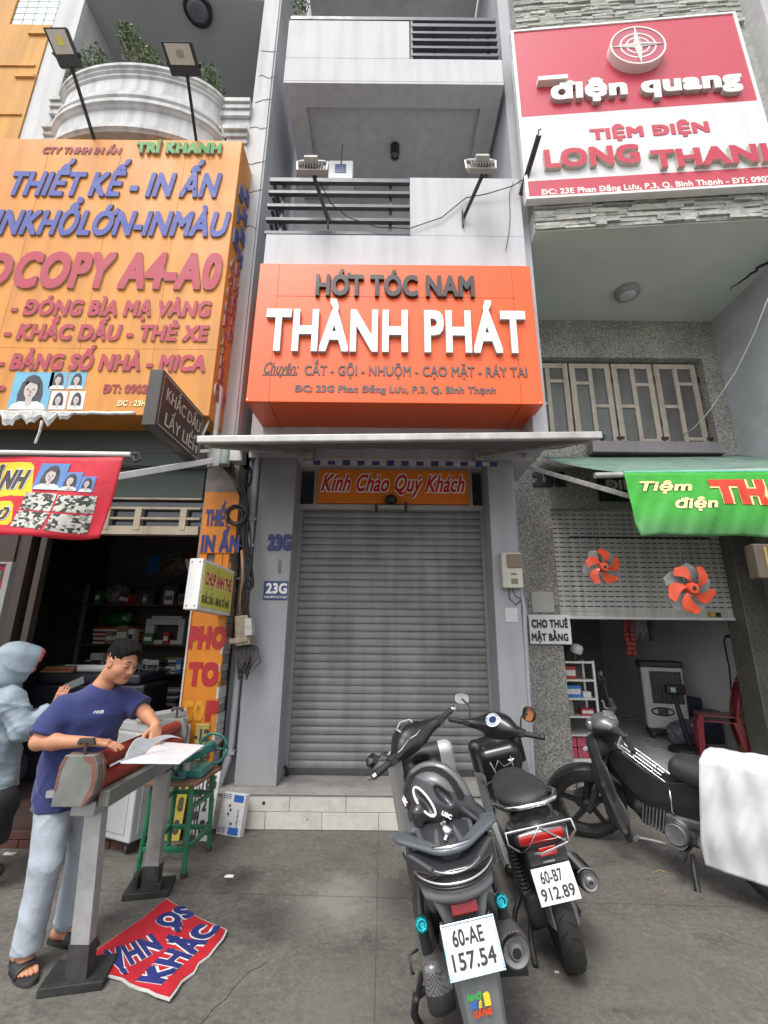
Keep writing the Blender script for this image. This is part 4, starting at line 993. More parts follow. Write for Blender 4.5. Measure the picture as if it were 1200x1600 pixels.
text('lettering', 'CHỤP ẢNH THẺ', ML @ Matrix.Translation((.06, hL*.50, .002)), LL-.13, hL*.27, [M_WHITEL]*2, lb, depth=.001, bold=.06)
text('lettering', 'CHỤP ẢNH THẺ', ML @ Matrix.Translation((.06, hL*.505, .004)), LL-.13, hL*.26, [M_SCR]*2, lb, depth=.001, bold=.03)
text('lettering', 'KHẮC DẤU - BẢNG SỐ NHÀ', ML @ Matrix.Translation((.045, hL*.14, .002)), LL-.11, hL*.16, [M_CHAR]*2, lb, depth=.001, bold=.035)
b = MB().at(ML); 
for x in (.012,):
    for y in (.03, hL-.03): b.cyl((-.003, y, -.03), (.0, y, -.03), .006, n=8); b.cyl((-.003, y, -.10), (.0, y, -.10), .006, n=8)
b.build('screw', M_CHAR, lb)

# ---- vertical orange boards on the pier
vb = thing('vertical_sign', 'tall narrow orange board with worn red letters PHOTO COPY beside the print shop door', 'sign', (-1.62, 4.38, .1))
VY = 4.39
M_VO = mat('weathered_orange_board', srgb('cc7a10'), .55, var=.10, scale=3, spot=.18, streak=.08)
z0 = .12; zt = P(325, 945, Y=VY).z
xl, xr = P(300, 1100, Y=VY).x, P(349, 1100, Y=VY).x
b = MB(); b.box((-1.80, VY, z0), (-1.475, 4.418, zt)); b.build('board', M_VO, vb, bevel=.003)
b = MB(); b.box((-1.815, VY-.012, z0), (-1.80, 4.418, zt)); lab(b.build('edge_strip', mat('pinkish_edge', (.5,.42,.38), .6, var=.2), vb), 'pale metal edge strip')
M_VR = mat('worn_red_letter', srgb('a01f22'), .55, var=.15, scale=10)
def tv(body, x0, x1, yb, yt, m): tY('lettering', body, x0, x1, yb, yt, VY, [m]*2, vb, depth=.006, bold=.07)
tv('PHO', 293, 352, 1014, 978, M_VR); tv('TO', 292, 340, 1072, 1034, M_VR); tv('CO', 285, 318, 1126, 1094, mat('ghost_letter', srgb('c98a1c'), .6, var=.1)); tv('P', 320, 340, 1127, 1094, M_VR)
vp = thing('number_plate_sign', 'old yellow number plate sample reading 12 on the orange board', 'plate', P(315, 1185, Y=4.37))
o, e = P(300, 1188, Y=4.375), P(328, 1131, Y=4.375)
b = MB(); b.box((o.x, 4.372, o.z), (e.x, 4.387, e.z)); b.build('plate', mat('dull_yellow_plate', srgb('a79a55'), .5, var=.12, spot=.2), vp, bevel=.008)
tY('lettering', '-12', 302, 326, 1159, 1139, 4.371, [M_CHAR]*2, vp, depth=.002, bold=.05); tY('lettering', '75', 306, 326, 1185, 1168, 4.371, [M_CHAR]*2, vp, depth=.002, bold=.05)
vu = thing('vertical_sign', 'upper orange board with dark blue letters THIẾT IN ẤN behind a coil of cable', 'sign', (-1.62, 4.36, 2.4))
o, e = P(322, 864, Y=4.37), P(378, 769, Y=4.37)
b = MB(); b.box((-1.80, 4.37, o.z), (-1.455, 4.405, e.z)); b.box((-1.79, 4.38, o.z-.30), (-1.72, 4.405, o.z)); b.box((-1.64, 4.38, o.z-.34), (-1.565, 4.405, o.z)); b.box((-1.56, 4.38, o.z-.33), (-1.50, 4.405, o.z)); b.build('board', M_VO, vu, bevel=.003)
tY('lettering', 'THIẾT', 320, 358, 822, 796, 4.37, [M_NB]*2, vu, depth=.006, bold=.05); tY('lettering', 'IN ẤN', 313, 373, 863, 836, 4.37, [M_NB]*2, vu, depth=.006, bold=.05)
# little sign at the frame's left edge
el = thing('wall_sign', 'small red and green framed sign by the brown door at the left edge', 'sign', (-3.1, 3.75, 1.6))
o, e = P(-40, 960, Y=3.9), P(17, 882, Y=3.9)
b = MB(); b.box((o.x, 3.9, o.z-.2), (e.x, 3.93, e.z)); b.build('board', mat('maroon_board', srgb('8c2430'), .5, var=.1), el)
b = MB(); b.box((e.x-.03, 3.885, o.z-.2), (e.x+.02, 3.95, e.z+.02)); b.box((o.x, 3.885, e.z-.0), (e.x-.03, 3.95, e.z+.02)); b.build('frame', mat('dull_aluminium', (.32,.32,.30), .5, metal=.3), el, bevel=.004)
b = MB(); b.box((o.x, 3.896, e.z-.25), (e.x-.06, 3.9, e.z-.06)); b.build('panel', mat('teal_panel', srgb('1f7a63'), .5), el)

# ================================================================ awnings and banners
M_AWN = mat('grey_awning_canvas', (.15,.148,.142), .85, var=.12, scale=2.5, streak=.18)
M_ALU = mat('weathered_aluminium', (.45,.44,.42), .45, metal=.35, var=.14, scale=6, streak=.15)
aw = thing('awning', 'grey folding arm awning over the barber shutter with a pale front bar', 'awning', (.1, 4.5, 3.5))
fl, fr = P(308, 688, Y=3.3), P(940, 681, Y=3.3); bz = 3.53
b = MB(); bl_, br_ = V((-1.42, 4.50, bz)), V((1.56, 4.50, bz))
b.grid(lambda u, v: (lambda a, c: (a+(c-a)*v)-EZ*(.05*math.sin(math.pi*v)+.006*math.sin(u*40)*math.sin(math.pi*v)))(fl+(fr-fl)*u+V((0,.03,.02)), bl_+(br_-bl_)*u), 40, 12, .004)
b.build('canvas', M_AWN, aw, smooth=True)
b = MB(); b.bar(fl, fr, .05, .062); b.build('front_bar', M_ALU, aw, bevel=.01)
b = MB(); b.tube([fl+V((-.012,0,0)), fl+V((0,0,0))], .04, 10); b.tube([fr, fr+V((.012,0,0))], .04, 10); b.build('end_cap', M_DKMETAL, aw)
b = MB(); a1 = P(372, 706, Y=3.37); b.bar((fl.x+.06, 3.34, fl.z-.015), (-.80, 4.46, 3.42), .055, .045); b.build('folding_arm', M_ALU, aw, bevel=.006)
b = MB(); b.bar((fr.x-.06, 3.34, fr.z-.015), (.99, 4.46, 3.42), .055, .045); b.build('folding_arm', M_ALU, aw, bevel=.006)
b = MB(); b.tube([(-1.45, 4.5, 3.56), (1.6, 4.5, 3.56)], .045, 12); b.build('roller', M_ALU, aw, smooth='auto')
b = MB(); n = 26
o, e = P(478, 724, Y=4.44), P(776, 719, Y=4.44)
for i in range(n):
    b.mat(0 if i % 2 else 1); x = o.x+(e.x-o.x)*i/n; x2 = o.x+(e.x-o.x)*(i+1)/n
    b.cbox(((x+x2)/2, 4.44+.004*math.sin(i*2.2), o.z+.01), (x2-x, .022, .036+.008*(i % 3)))
b.build('rolled_valance', [mat('valance_blue', (.05,.06,.20), .8, var=.15), mat('valance_white', (.5,.51,.52), .8, var=.15)], aw)
for x in (-.80, .99):
    b = MB(); b.box((x-.05, 4.42, 3.36), (x+.05, 4.56, 3.46)); b.build('wall_bracket', M_ALU, aw, bevel=.006)
# pivots on the left post (arm heads of both awnings)
pv = thing('awning_bracket', 'grey steel awning arm head tangled with cables at the left post', 'bracket', (-1.62, 4.25, 3.3))
c = P(352, 712, Y=4.2); b = MB(); b.lathe([(.055, -.10), (.055, .09), (.035, .11)], Matrix.Translation((c.x, 4.2, c.z))); b.build('pivot', mat('grey_green_steel', (.27,.31,.29), .5, var=.15), pv, smooth='auto')
b = MB(); b.cbox((c.x+.10, 4.24, c.z+.02), (.16, .12, .16)); b.cbox((c.x-.09, 4.22, c.z-.02), (.09, .10, .2)); b.build('plate', M_ALU, pv, bevel=.006)
# left awning arm + rod, red banner on it
la = thing('banner_arm_and_rod', 'bare white awning arm and rod holding up the red banner', 'awning', (-2.4, 3.2, 2.8))
pr0 = P(197, 716, Y=3.1); b = MB(); b.bar((c.x-.1, 4.22, c.z-.04), (-2.24, 3.12, 2.62), .05, .055); b.build('arm', M_WHITEPAINT, la, bevel=.006)
b = MB(); b.tube([(-4.2, 3.1, 2.86), (pr0.x+.03, 3.1, 2.845)], .017, 10); b.build('rod', M_WHITEPAINT, la, smooth='auto')
b = MB(); b.tube([(pr0.x+.04, 3.1, 2.85), (pr0.x+.09, 3.09, 2.85), (pr0.x+.11, 3.1, 2.81), (pr0.x+.07, 3.1, 2.79), (pr0.x+.05, 3.1, 2.83)], .013, 6); b.tube([(pr0.x+.05, 3.1, 2.86), (-1.62, 3.8, 3.14)], .005, 5); b.build('knot', M_CHAR, la)
rbn = thing('banner', 'hanging red cloth banner with yellow boxes, portraits and stamp photos', 'banner', (-2.8, 3.1, 2.5))
def rwave(p):
    v = (2.83-p.z)/.62; u = (p.x+1.9)
    return V((p.x-.085*v*1.0+.012*math.sin(v*5+u*3)*v, p.y+.05*math.sin(u*5.2+v*1.2)*(.25+.75*v)+.018*math.sin(u*13+v*3)*v-.02*v, p.z-.015*abs(math.sin(u*4.2))+.01*math.sin(u*9)*v))
b = MB(); b.grid(lambda u, v: rwave(V((-3.9+2.0*u, 3.1, 2.825-.60*v))), 90, 18, .003)
b.build('cloth', mat('red_banner_cloth', srgb('c41f33'), .6, var=.1, scale=6, bump=.6, bscale=12), rbn, smooth=True)
def rY(x, y): return P(x, y, Y=3.1)
def unskew(x, y):
    p = P(x, y, Y=3.1); v = (2.83-p.z)/.62; return V((p.x+.085*v, 3.1, p.z))
def banner_poly(name, pts, m, off, parent, fn=rwave):
    b = MB(); q = [unskew(*p) for p in pts]; cx = sum((p.x for p in q))/len(q); cz = sum((p.z for p in q))/len(q)
    # fan of rings so that the patch follows the folds
    ctr = V((cx, 3.1, cz)); n = len(q); vs = []; fs = []; Rn = 6
    dense = []
    for i in range(n):
        for t in range(6): dense.append(q[i].lerp(q[(i+1) % n], t/6))
    k = len(dense)
    for r in range(1, Rn+1): vs += [ctr.lerp(p, r/Rn) for p in dense]
    for r in range(Rn-1): fs += [(r*k+i, r*k+(i+1) % k, (r+1)*k+(i+1) % k, (r+1)*k+i) for i in range(k)]
    vs.append(ctr); fs += [(len(vs)-1, (i+1) % k, i) for i in range(k)]
    b.add([fn(p)-EY*off for p in vs], fs); return b.build(name, m, parent)
M_YEL = mat('banner_yellow', srgb('e8c020'), .6, var=.04)
banner_poly('yellow_box', [(-60, 718), (50, 722), (56, 728), (55, 768), (48, 776), (-60, 775)], M_YEL, .004, rbn)
banner_poly('yellow_box', [(-60, 781), (22, 784), (26, 790), (24, 816), (18, 822), (-60, 820)], M_YEL, .004, rbn)
def rtext(body, x0, x1, yb, yt, m, bold, sh, off):
    o, e, t = unskew(x0, yb), unskew(x1, yb), unskew(x0, yt)
    ob = text('lettering', body, frame(o, (1, 0, 0), EZ), e.x-o.x, t.z-o.z, [m]*2, rbn, depth=.001, bold=bold, shear=sh); drape(ob, lambda p: rwave(p)-EY*off); return ob
rtext('ẢNH', -26, 43, 765, 732, M_WHITEL, .09, .15, .006); rtext('ẢNH', -25, 42, 764, 733, M_CHAR, .05, .15, .009)
rtext('CŨ', -18, 17, 814, 797, M_WHITEL, .09, .15, .006); rtext('CŨ', -17, 16, 813, 798, M_CHAR, .05, .15, .009)
for x0, y0, x1, y1 in ((54, 723, 100, 765), (95, 737, 126, 766), (126, 744, 147, 768)):
    o, e, t = unskew(x0, y1), unskew(x1, y1), unskew(x0, y0)
    portrait('printed_portrait', frame(o, (1, 0, 0), EZ) , e.x-o.x, t.z-o.z, mat('portrait_blue', (.10,.22,.50), .6), rbn, fn=lambda p: rwave(p)-EY*.006)
def photo_mat():
    m = mat('stamp_photo_grey', (.5,.5,.46), .6, var=0)
    n = m.node_tree.nodes; L = m.node_tree.links; b = n['Principled BSDF']
    tc = n.new('ShaderNodeTexCoord'); mp = n.new('ShaderNodeMapping'); mp.inputs['Scale'].default_value = (40, 10, 60); mp.inputs['Rotation'].default_value = (0, .6, 0); L.new(tc.outputs['Object'], mp.inputs[0])
    t = n.new('ShaderNodeTexVoronoi'); t.inputs['Scale'].default_value = 1; L.new(mp.outputs[0], t.inputs['Vector'])
    cr = n.new('ShaderNodeValToRGB'); cr.color_ramp.elements[0].position = .35; cr.color_ramp.elements[0].color = (.03,.035,.03,1); cr.color_ramp.elements[1].position = .6; cr.color_ramp.elements[1].color = (.55,.54,.48,1)
    sc_ = n.new('ShaderNodeSeparateColor'); L.new(t.outputs['Color'], sc_.inputs[0]); L.new(sc_.outputs[0], cr.inputs[0]); L.new(cr.outputs[0], b.inputs['Base Color']); return m
M_PH = photo_mat()
for q in ([(46, 770), (95, 771), (86, 800), (36, 797)], [(97, 773), (153, 774), (146, 800), (90, 799)], [(34, 799), (86, 802), (74, 828), (23, 824)], [(90, 802), (145, 803), (136, 831), (80, 828)]): banner_poly('stamp_photo', q, M_PH, .006, rbn)

# right awning + green banner
ra = thing('awning', 'dusty grey awning over the electric shop with its arm showing at the left', 'awning', (3.2, 5.4, 3.8))
f0 = P(972, 741, Y=4.05); RZ = f0.z+.02; b = MB()
bl_, br_ = P(846, 714, Y=5.42), V((4.6, 5.42, P(846, 714, Y=5.42).z+.05)); fl_, fr_ = V((f0.x-.02, 4.05, RZ)), V((4.75, 4.05, RZ+.07))
b.grid(lambda u, v: (fl_.lerp(fr_, u)).lerp(bl_.lerp(br_, u), v)-EZ*.03*math.sin(math.pi*v)*(1-.3*math.sin(u*9)), 24, 8, .003)
b.build('canvas', mat('dusty_green_grey_canvas', (.16,.25,.205), .85, var=.2, scale=5, spot=.25), ra, smooth=True)
b = MB(); b.tube([P(929, 743, Y=4.05), fr_], .028, 12); b.build('front_tube', M_ALU, ra, smooth='auto')
b = MB(); b.bar(P(814, 727, Y=5.35), P(990, 777, Y=4.1), .045, .05); b.build('arm', mat('worn_white_arm', (.40,.39,.37), .6, var=.3, scale=20, spot=.3), ra, bevel=.005)
b = MB(); p0, p1 = P(925, 697, Y=5.30), P(1132, 697, Y=5.30); b.box((p0.x, 5.28, p0.z-.085), (p1.x, 5.44, p0.z+.07)); b.build('cassette', mat('brownish_grey_cassette', (.20,.185,.195), .5, var=.1, streak=.1), ra, bevel=.01)
gb = thing('banner', 'bright green cloth banner reading Tiệm điện hanging from the right awning', 'banner', (3.1, 4.05, 2.6))
zt, zb2 = f0.z, P(985, 841, Y=4.0).z
def gwave(p):
    v = (zt-p.z)/(zt-zb2); u = p.x-2.2
    return V((p.x+.035*v, p.y-.06*v+.030*math.sin(u*5+v*3.0)*v+.010*math.sin(u*16+v*9)*v+.004*math.sin(u*43+v*15)*(.3+v), p.z+.012*math.sin(u*3.1)*v+.01*v*math.sin(u*8)))
def green_mat():
    m = mat('green_banner_cloth', srgb('3aa232'), .5, var=.12, scale=7, bump=.6, bscale=13)
    n = m.node_tree.nodes; L = m.node_tree.links; b = n['Principled BSDF']
    src = b.inputs['Base Color'].links[0].from_socket
    tc = n.new('ShaderNodeTexCoord'); sx = n.new('ShaderNodeSeparateXYZ'); L.new(tc.outputs['Object'], sx.inputs[0])
    r = n.new('ShaderNodeMapRange'); r.inputs[1].default_value = zb2-2.6-.02; r.inputs[2].default_value = zb2-2.6+.30; r.inputs[3].default_value = .95; r.inputs[4].default_value = 0; L.new(sx.outputs[2], r.inputs[0])
    x = n.new('ShaderNodeMix'); x.data_type = 'RGBA'; L.new(r.outputs[0], x.inputs[0]); L.new(src, x.inputs[6]); x.inputs[7].default_value = (*srgb('3c5c3c'), 1); L.new(x.outputs[2], b.inputs['Base Color']); return m
b = MB(); b.grid(lambda u, v: gwave(V((f0.x+(4.75-f0.x)*u, 4.02, zt-(zt-zb2)*v+.05*u))), 100, 20, .003); b.build('cloth', green_mat(), gb, smooth=True)
b = MB(); b.grid(lambda u, v: V((f0.x+(4.75-f0.x)*u, 4.05+.034*math.cos(2.2*v-.6+math.pi), zt-.008+.05*u+.034*math.sin(2.2*v))), 50, 6, .003); b.build('hem', mat('teal_hem', srgb('6fb8a0'), .6, var=.15), gb, smooth=True)
def gtext(body, x0, x1, yb, yt, m, bold, sh, off, wfac=None):
    o, t = P(x0, yb, Y=4.0), P(x0, yt, Y=4.0); e = P(x1, yb, Y=4.0)
    ob = text('lettering', body, frame((o.x, 4.02, o.z), (1, 0, .02), EZ), e.x-o.x, t.z-o.z, [m]*2, gb, depth=.001, bold=bold, shear=sh); drape(ob, lambda p: gwave(p)-EY*off)
M_GCR = mat('banner_cream', srgb('efe3a0'), .6)
for m, bo, of in ((mat('banner_dark_green', srgb('14401c'), .6), .075, .004), (M_GCR, .03, .008)):
    gtext('Tiệm', 1001, 1081, 768, 752, m, bo, .3, of); gtext('điện', 1050, 1117, 796, 779, m, bo, .3, of)
for m, bo, of in ((mat('banner_brown', srgb('7a5a2a'), .6), .15, .004), (M_GCR, .12, .007), (mat('banner_flame', srgb('d8432a'), .6, var=.3, scale=10), .07, .010)): gtext('THANH', 1113, 1345, 789, 749, m, bo, 0, of)
# ================================================================ fixtures on the facades
M_CABLE = mat('black_cable', (.02, .02, .021), .6, var=.2)
M_PIPE = mat('grey_painted_pipe', (.36, .37, .40), .5, var=.08, streak=.12)
M_LAMPGREY = mat('cast_grey_lamp', (.34, .33, .31), .5, metal=.4, var=.15)
def single(name, label, cat, mb, m, group=None, **k):
    o = mb.build(name, m, **k); tag(o, label, cat, group); return o
# floodlights over the barber's balcony
def flood(c, ft, label):
    """c: centre of the lamp, ft: foot of its pole"""
    t = thing('flood_lamp', label, 'floodlight', c, None, 'grey floodlights over the barber sign')
    Rm = Matrix.Rotation(R(62), 3, 'X')
    b = MB(); b.cbox(c, (.29, .20, .05), Rm)
    for i in range(9): b.cbox(V(c)+Rm @ V((-.116+.029*i, -.02, .042)), (.008, .15, .05), Rm)
    b.build('housing', M_LAMPGREY, t, bevel=.004)
    b = MB(); b.cbox(V(c)+Rm @ V((0, .02, .09)), (.14, .08, .06), Rm); b.build('driver', mat('pale_grey_driver', (.46,.45,.42), .5, var=.1), t, bevel=.006)
    b = MB(); x, y, z = c; b.tube([(x-.155, y, z), (x-.165, y+.02, z+.14), (x-.12, y+.02, z+.155), (x+.12, y+.02, z+.155), (x+.165, y+.02, z+.14), (x+.155, y, z)], .011, 6); b.build('yoke', M_WHITEPAINT, t)
    b = MB(); b.cbox((x-.0, y+.05, z+.145), (.17, .04, .03)); b.tube([(x, y+.05, z+.14), (x-.03, y+.07, z+.06), (x+.05, y+.08, z+.0)], .007, 5); b.build('bracket', M_CHAR, t)
    b = MB(); b.bar((x+.02, y+.03, z-.04), ft, .035, .02); b.bar(V(ft)+V((0,.0,.12)), V(ft)+V((0,.0,-.10)), .05, .014); b.build('pole', M_CHAR, t)
flood(P(487, 266, Y=3.72), P(513, 345, Y=4.035), 'left grey floodlight on a pole in front of the slatted balcony rail')
flood(P(752, 264, Y=3.72), P(723, 343, Y=4.035), 'right grey floodlight on a pole in front of the solid white parapet')
pts = [P(500, 285, Y=3.8), P(517, 318, Y=4.02), P(545, 340, Y=4.02), P(590, 355, Y=4.02), P(640, 357, Y=4.02), P(690, 340, Y=4.02), P(728, 309, Y=4.02), P(760, 303, Y=4.0), P(800, 291, Y=3.98), P(832, 272, Y=3.95)]
b = MB(); b.tube(pts, .006, 6); single('sagging_cable', 'thin black cable sagging between the two grey floodlights', 'cable', b, M_CABLE, smooth=True)
b = MB(); b.tube([P(802, 285, Y=4.03), P(796, 300, Y=4.03), P(797, 340, Y=4.03), P(795, 365, Y=4.03), P(790, 392, Y=4.03)], .004, 5); single('loose_cable', 'short loose black cable hanging down the white parapet', 'cable', b, M_CABLE)
b = MB(); p0, p1 = P(841, 212, Y=3.72), P(813, 305, Y=4.02); b.bar(p0, p1, .05, .008); b.bar(p0+V((.022,0,0)), p1+V((.022,0,0)), .008, .045); b.tube([p0, p0+V((.0,-.02,.05)), p0+V((.03,-.02,.07))], .008, 5)
single('steel_bracket', 'dark angle iron bracket beside the lower left corner of the red and white board', 'bracket', b, M_CHAR)
# slim black flood lamps on the print shop's sign
M_LENS = mat('pale_lamp_glass', (.50,.46,.38), .15, var=.1, spec=.6); M_COB = mat('yellow_lamp_chip', srgb('d9c94a'), .4); M_COB2 = mat('grey_lamp_chip', (.30,.27,.22), .4)
def slim(q, Yt, Yb, foot, chip, label):
    t = thing('flood_lamp', label, 'floodlight', P(*foot, Y=4.05), None, 'black floodlights over the print shop sign')
    tl, tr, br, bl_ = P(*q[0], Y=Yt), P(*q[1], Y=Yt), P(*q[2], Y=Yb), P(*q[3], Y=Yb)
    n = (tr-tl).cross(bl_-tl).normalized()
    if n.y > 0: n = -n
    f = lambda u, v, d=0: tl.lerp(tr, u).lerp(bl_.lerp(br, u), v)+n*d
    b = MB(); b.slab([f(0,0), f(1,0), f(1,1), f(0,1)], -n*.05); b.build('housing', M_BLACK, t, bevel=.006)
    b = MB(); b.slab([f(.1,.06,.003), f(.9,.06,.003), f(.9,.68,.003), f(.1,.68,.003)], -n*.006); ln = b.build('lens', M_LENS, t)
    b = MB(); b.slab([f(.40,.25,.006), f(.64,.25,.006), f(.64,.47,.006), f(.40,.47,.006)], -n*.004); b.build('led_chip', chip, ln)
    b = MB(); b.bar(f(.5,.98,-.03), P(*foot, Y=4.05)-EZ*.05, .028, .028); b.build('pole', M_BLACK, t)
    b = MB(); b.tube([f(0,.6,-.02)+(bl_-br).normalized()*.02, f(.1,.9,-.09), f(.9,.9,-.09), f(1,.6,-.02)+(br-bl_).normalized()*.02], .01, 6); b.build('yoke', M_BLACK, t)
slim([(66,42), (103,42), (127,104), (93,105)], 3.35, 3.55, (150, 218), M_COB, 'black floodlight with a yellow chip on a pole above the print shop sign, left one')
slim([(250,64), (299,65), (315,119), (268,118)], 3.35, 3.55, (308, 219), M_COB2, 'black floodlight with a brownish lens above the print shop sign, right one')
b = MB(); b.bar(P(344, 190, Y=4.1), P(352, 218, Y=4.1), .045, .02); single('steel_stub', 'short black steel stub on top of the print shop sign', 'bracket', b, M_BLACK)
# plants on the round balcony
def leaf_mat(n, c): 
    return mat(n, c, .55, var=.35, scale=9, sheen=.1)
M_LEAF = [leaf_mat('leaf_green', (.055,.10,.03)), leaf_mat('leaf_light', (.11,.17,.05)), leaf_mat('leaf_pale', (.17,.23,.09))]
def plant(name, label, base, blobs, nleaf, seed, ls=.045):
    t = thing(name, label, 'plant', base, None, 'plants on the balconies'); rnd = random.Random(seed); b = MB(); st = MB(); base = V(base)
    for c, r in blobs:
        c = V(c)
        for k in range(5):
            tip = c+V((rnd.uniform(-r, r)*.7, rnd.uniform(-r, r)*.5, rnd.uniform(-r, r)*.6)); st.tube([base+V((rnd.uniform(-.04,.04), 0, 0)), base.lerp(tip, .55)+V((rnd.uniform(-.04,.04), 0, 0)), tip], [.009, .006, .003], 5)
        for k in range(nleaf):
            d = V((rnd.gauss(0, 1), rnd.gauss(0, 1), rnd.gauss(0, 1))).normalized()*r*rnd.uniform(.25, 1)**.5*rnd.uniform(.75, 1.15)
            p = c+d; a = V((rnd.gauss(0, 1), rnd.gauss(0, 1), rnd.gauss(.5, .8))).normalized(); s_ = a.orthogonal().normalized(); s_.rotate(Matrix.Rotation(rnd.uniform(0, 6.28), 3, a)); l = ls*rnd.uniform(.7, 1.4); nn = a.cross(s_)
            b.mat(rnd.choices((0, 1, 2), (3, 4, 2))[0]); b.add([p, p+a*l*.5+s_*l*.22+nn*l*.05, p+a*l, p+a*l*.5-s_*l*.22+nn*l*.05], [(0, 1, 2, 3)])
    st.build('stem', mat('stem_brown', (.12,.10,.05), .8), t); b.build('foliage', M_LEAF, t)
plant('potted_shrub', 'small leafy shrub behind the left end of the round balcony', P(135, 150, Y=4.3), [(P(128, 105, Y=4.25), .16), (P(150, 95, Y=4.3), .17), (P(118, 120, Y=4.25), .10)], 260, 1)
plant('potted_shrub', 'taller light green shrub behind the middle of the round balcony', P(225, 140, Y=4.3), [(P(203, 62, Y=4.3), .15), (P(212, 85, Y=4.3), .20), (P(238, 98, Y=4.3), .17), (P(196, 48, Y=4.3), .09)], 300, 2)
plant('potted_shrub', 'narrow leafy shrub behind the right end of the round balcony', P(332, 165, Y=4.4), [(P(328, 120, Y=4.4), .13), (P(334, 140, Y=4.4), .13)], 220, 3)
plant('potted_shrub', 'small plant at the top edge of the upper balcony of the grey house', P(470, 30, Y=4.5), [(P(469, 6, Y=4.5), .13)], 160, 4)
# control box on the balcony
cb = thing('control_box', 'white control box with a blue panel behind the slatted balcony rail', 'control box', P(532, 275, Y=4.6))
o, e = P(513, 277, Y=4.6), P(552, 253, Y=4.6); b = MB(); b.box((o.x, 4.58, o.z-.1), (e.x, 4.72, e.z)); b.build('case', M_WHITEPAINT, cb, bevel=.01)
o, e = P(523, 270, Y=4.58), P(541, 257, Y=4.58); b = MB(); b.box((o.x, 4.574, o.z), (e.x, 4.58, e.z)); b.build('panel', mat('blue_panel', srgb('2c3e70'), .3), cb)
b = MB(); b.tube([P(533, 255, Y=4.57), P(535, 226, Y=4.57)], .008, 6); b.build('antenna', M_CHAR, cb)
# down pipes
b = MB(); b.tube([(-1.37, 4.6, 3.5), (-1.375, 4.6, 2.0), (-1.385, 4.6, .62), (-1.40, 4.58, .48), (-1.45, 4.53, .28), (-1.46, 4.5, .02)], .034, 12)
dp = b.build('down_pipe', M_PIPE, smooth='auto', ang=50); tag(dp, 'grey down pipe clamped to the left side of the grey house', 'pipe')
b = MB()
for y in (812, 853, 904): z = P(405, y, Y=4.6).z; b.box((-1.43, 4.56, z-.015), (-1.32, 4.65, z+.015)); b.box((-1.50, 4.6, z-.012), (-1.42, 4.62, z+.012))
b.box((-1.44, 4.55, .53), (-1.34, 4.64, .56)); b.build('clamp', M_PIPE, dp)
b = MB(); b.tube([(-1.335, 4.62, 3.45), (-1.335, 4.63, .9)], .012, 8); tag(b.build('thin_conduit', M_PIPE, smooth='auto'), 'thin grey conduit beside the left down pipe', 'pipe')
b = MB(); b.tube([(1.375, 4.6, 2.05), (1.40, 4.6, 1.85), (1.39, 4.6, 1.7), (1.37, 4.6, .28)], .026, 12); tag(b.build('conduit_pipe', M_PIPE, smooth='auto', ang=50), 'grey conduit running down from the electricity meter', 'pipe')
b = MB(); b.tube([(1.385, 4.665, 3.4), (1.385, 4.665, .28)], .022, 12); tag(b.build('down_pipe', M_PIPE, smooth='auto'), 'grey down pipe at the right edge of the grey house', 'pipe')
# electricity meter
em = thing('electricity_meter', 'beige electricity meter box with a brown top on the right grey pillar', 'meter', (1.28, 4.5, 2.1))
o, e = P(785, 919, Y=4.5), P(815, 864, Y=4.5); b = MB(); b.box((o.x, 4.47, o.z), (e.x-.01, 4.558, e.z)); b.build('case', mat('meter_beige', (.52,.49,.41), .5, var=.1, streak=.1), em, bevel=.012)
o2, e2 = P(793, 887, Y=4.46), P(814, 866, Y=4.46); b = MB(); b.box((o2.x, 4.455, o2.z), (e2.x, 4.47, e2.z)); b.build('cover', mat('meter_brown', (.17,.12,.075), .4, var=.1), em, bevel=.004)
o3, e3 = P(800, 912, Y=4.46), P(809, 904, Y=4.46); b = MB(); b.box((o3.x, 4.462, o3.z), (e3.x, 4.47, e3.z)); b.box((P(799,898,Y=4.46).x, 4.464, P(799,898,Y=4.46).z), (P(808,898,Y=4.46).x, 4.47, P(799,895,Y=4.46).z)); b.build('window', mat('meter_window', (.14,.13,.06), .2), em)
b = MB(); b.tube([P(795, 919, Y=4.5), P(796, 935, Y=4.52), P(806, 945, Y=4.52), P(814, 938, Y=4.55)], .006, 5); b.tube([P(800, 919, Y=4.5), P(806, 932, Y=4.52), P(814, 935, Y=4.55)], .005, 5); b.build('wire', M_CABLE, em)
mb_ = thing('meter_box', 'brown meter box on the pebble wall end at the right edge', 'meter', P(1190, 905, Y=4.08))
o, e = P(1178, 905, Y=4.05), P(1215, 852, Y=4.05); b = MB(); b.box((o.x, 3.98, o.z), (e.x, 4.098, e.z)); b.build('case', mat('old_brown_box', (.11,.085,.06), .6, var=.2), mb_, bevel=.012)
b = MB(); b.box((o.x+.08, 3.97, o.z+.04), (o.x+.10, 3.98, e.z-.03)); b.build('strip', mat('ochre_strip', (.35,.26,.08), .6), mb_)
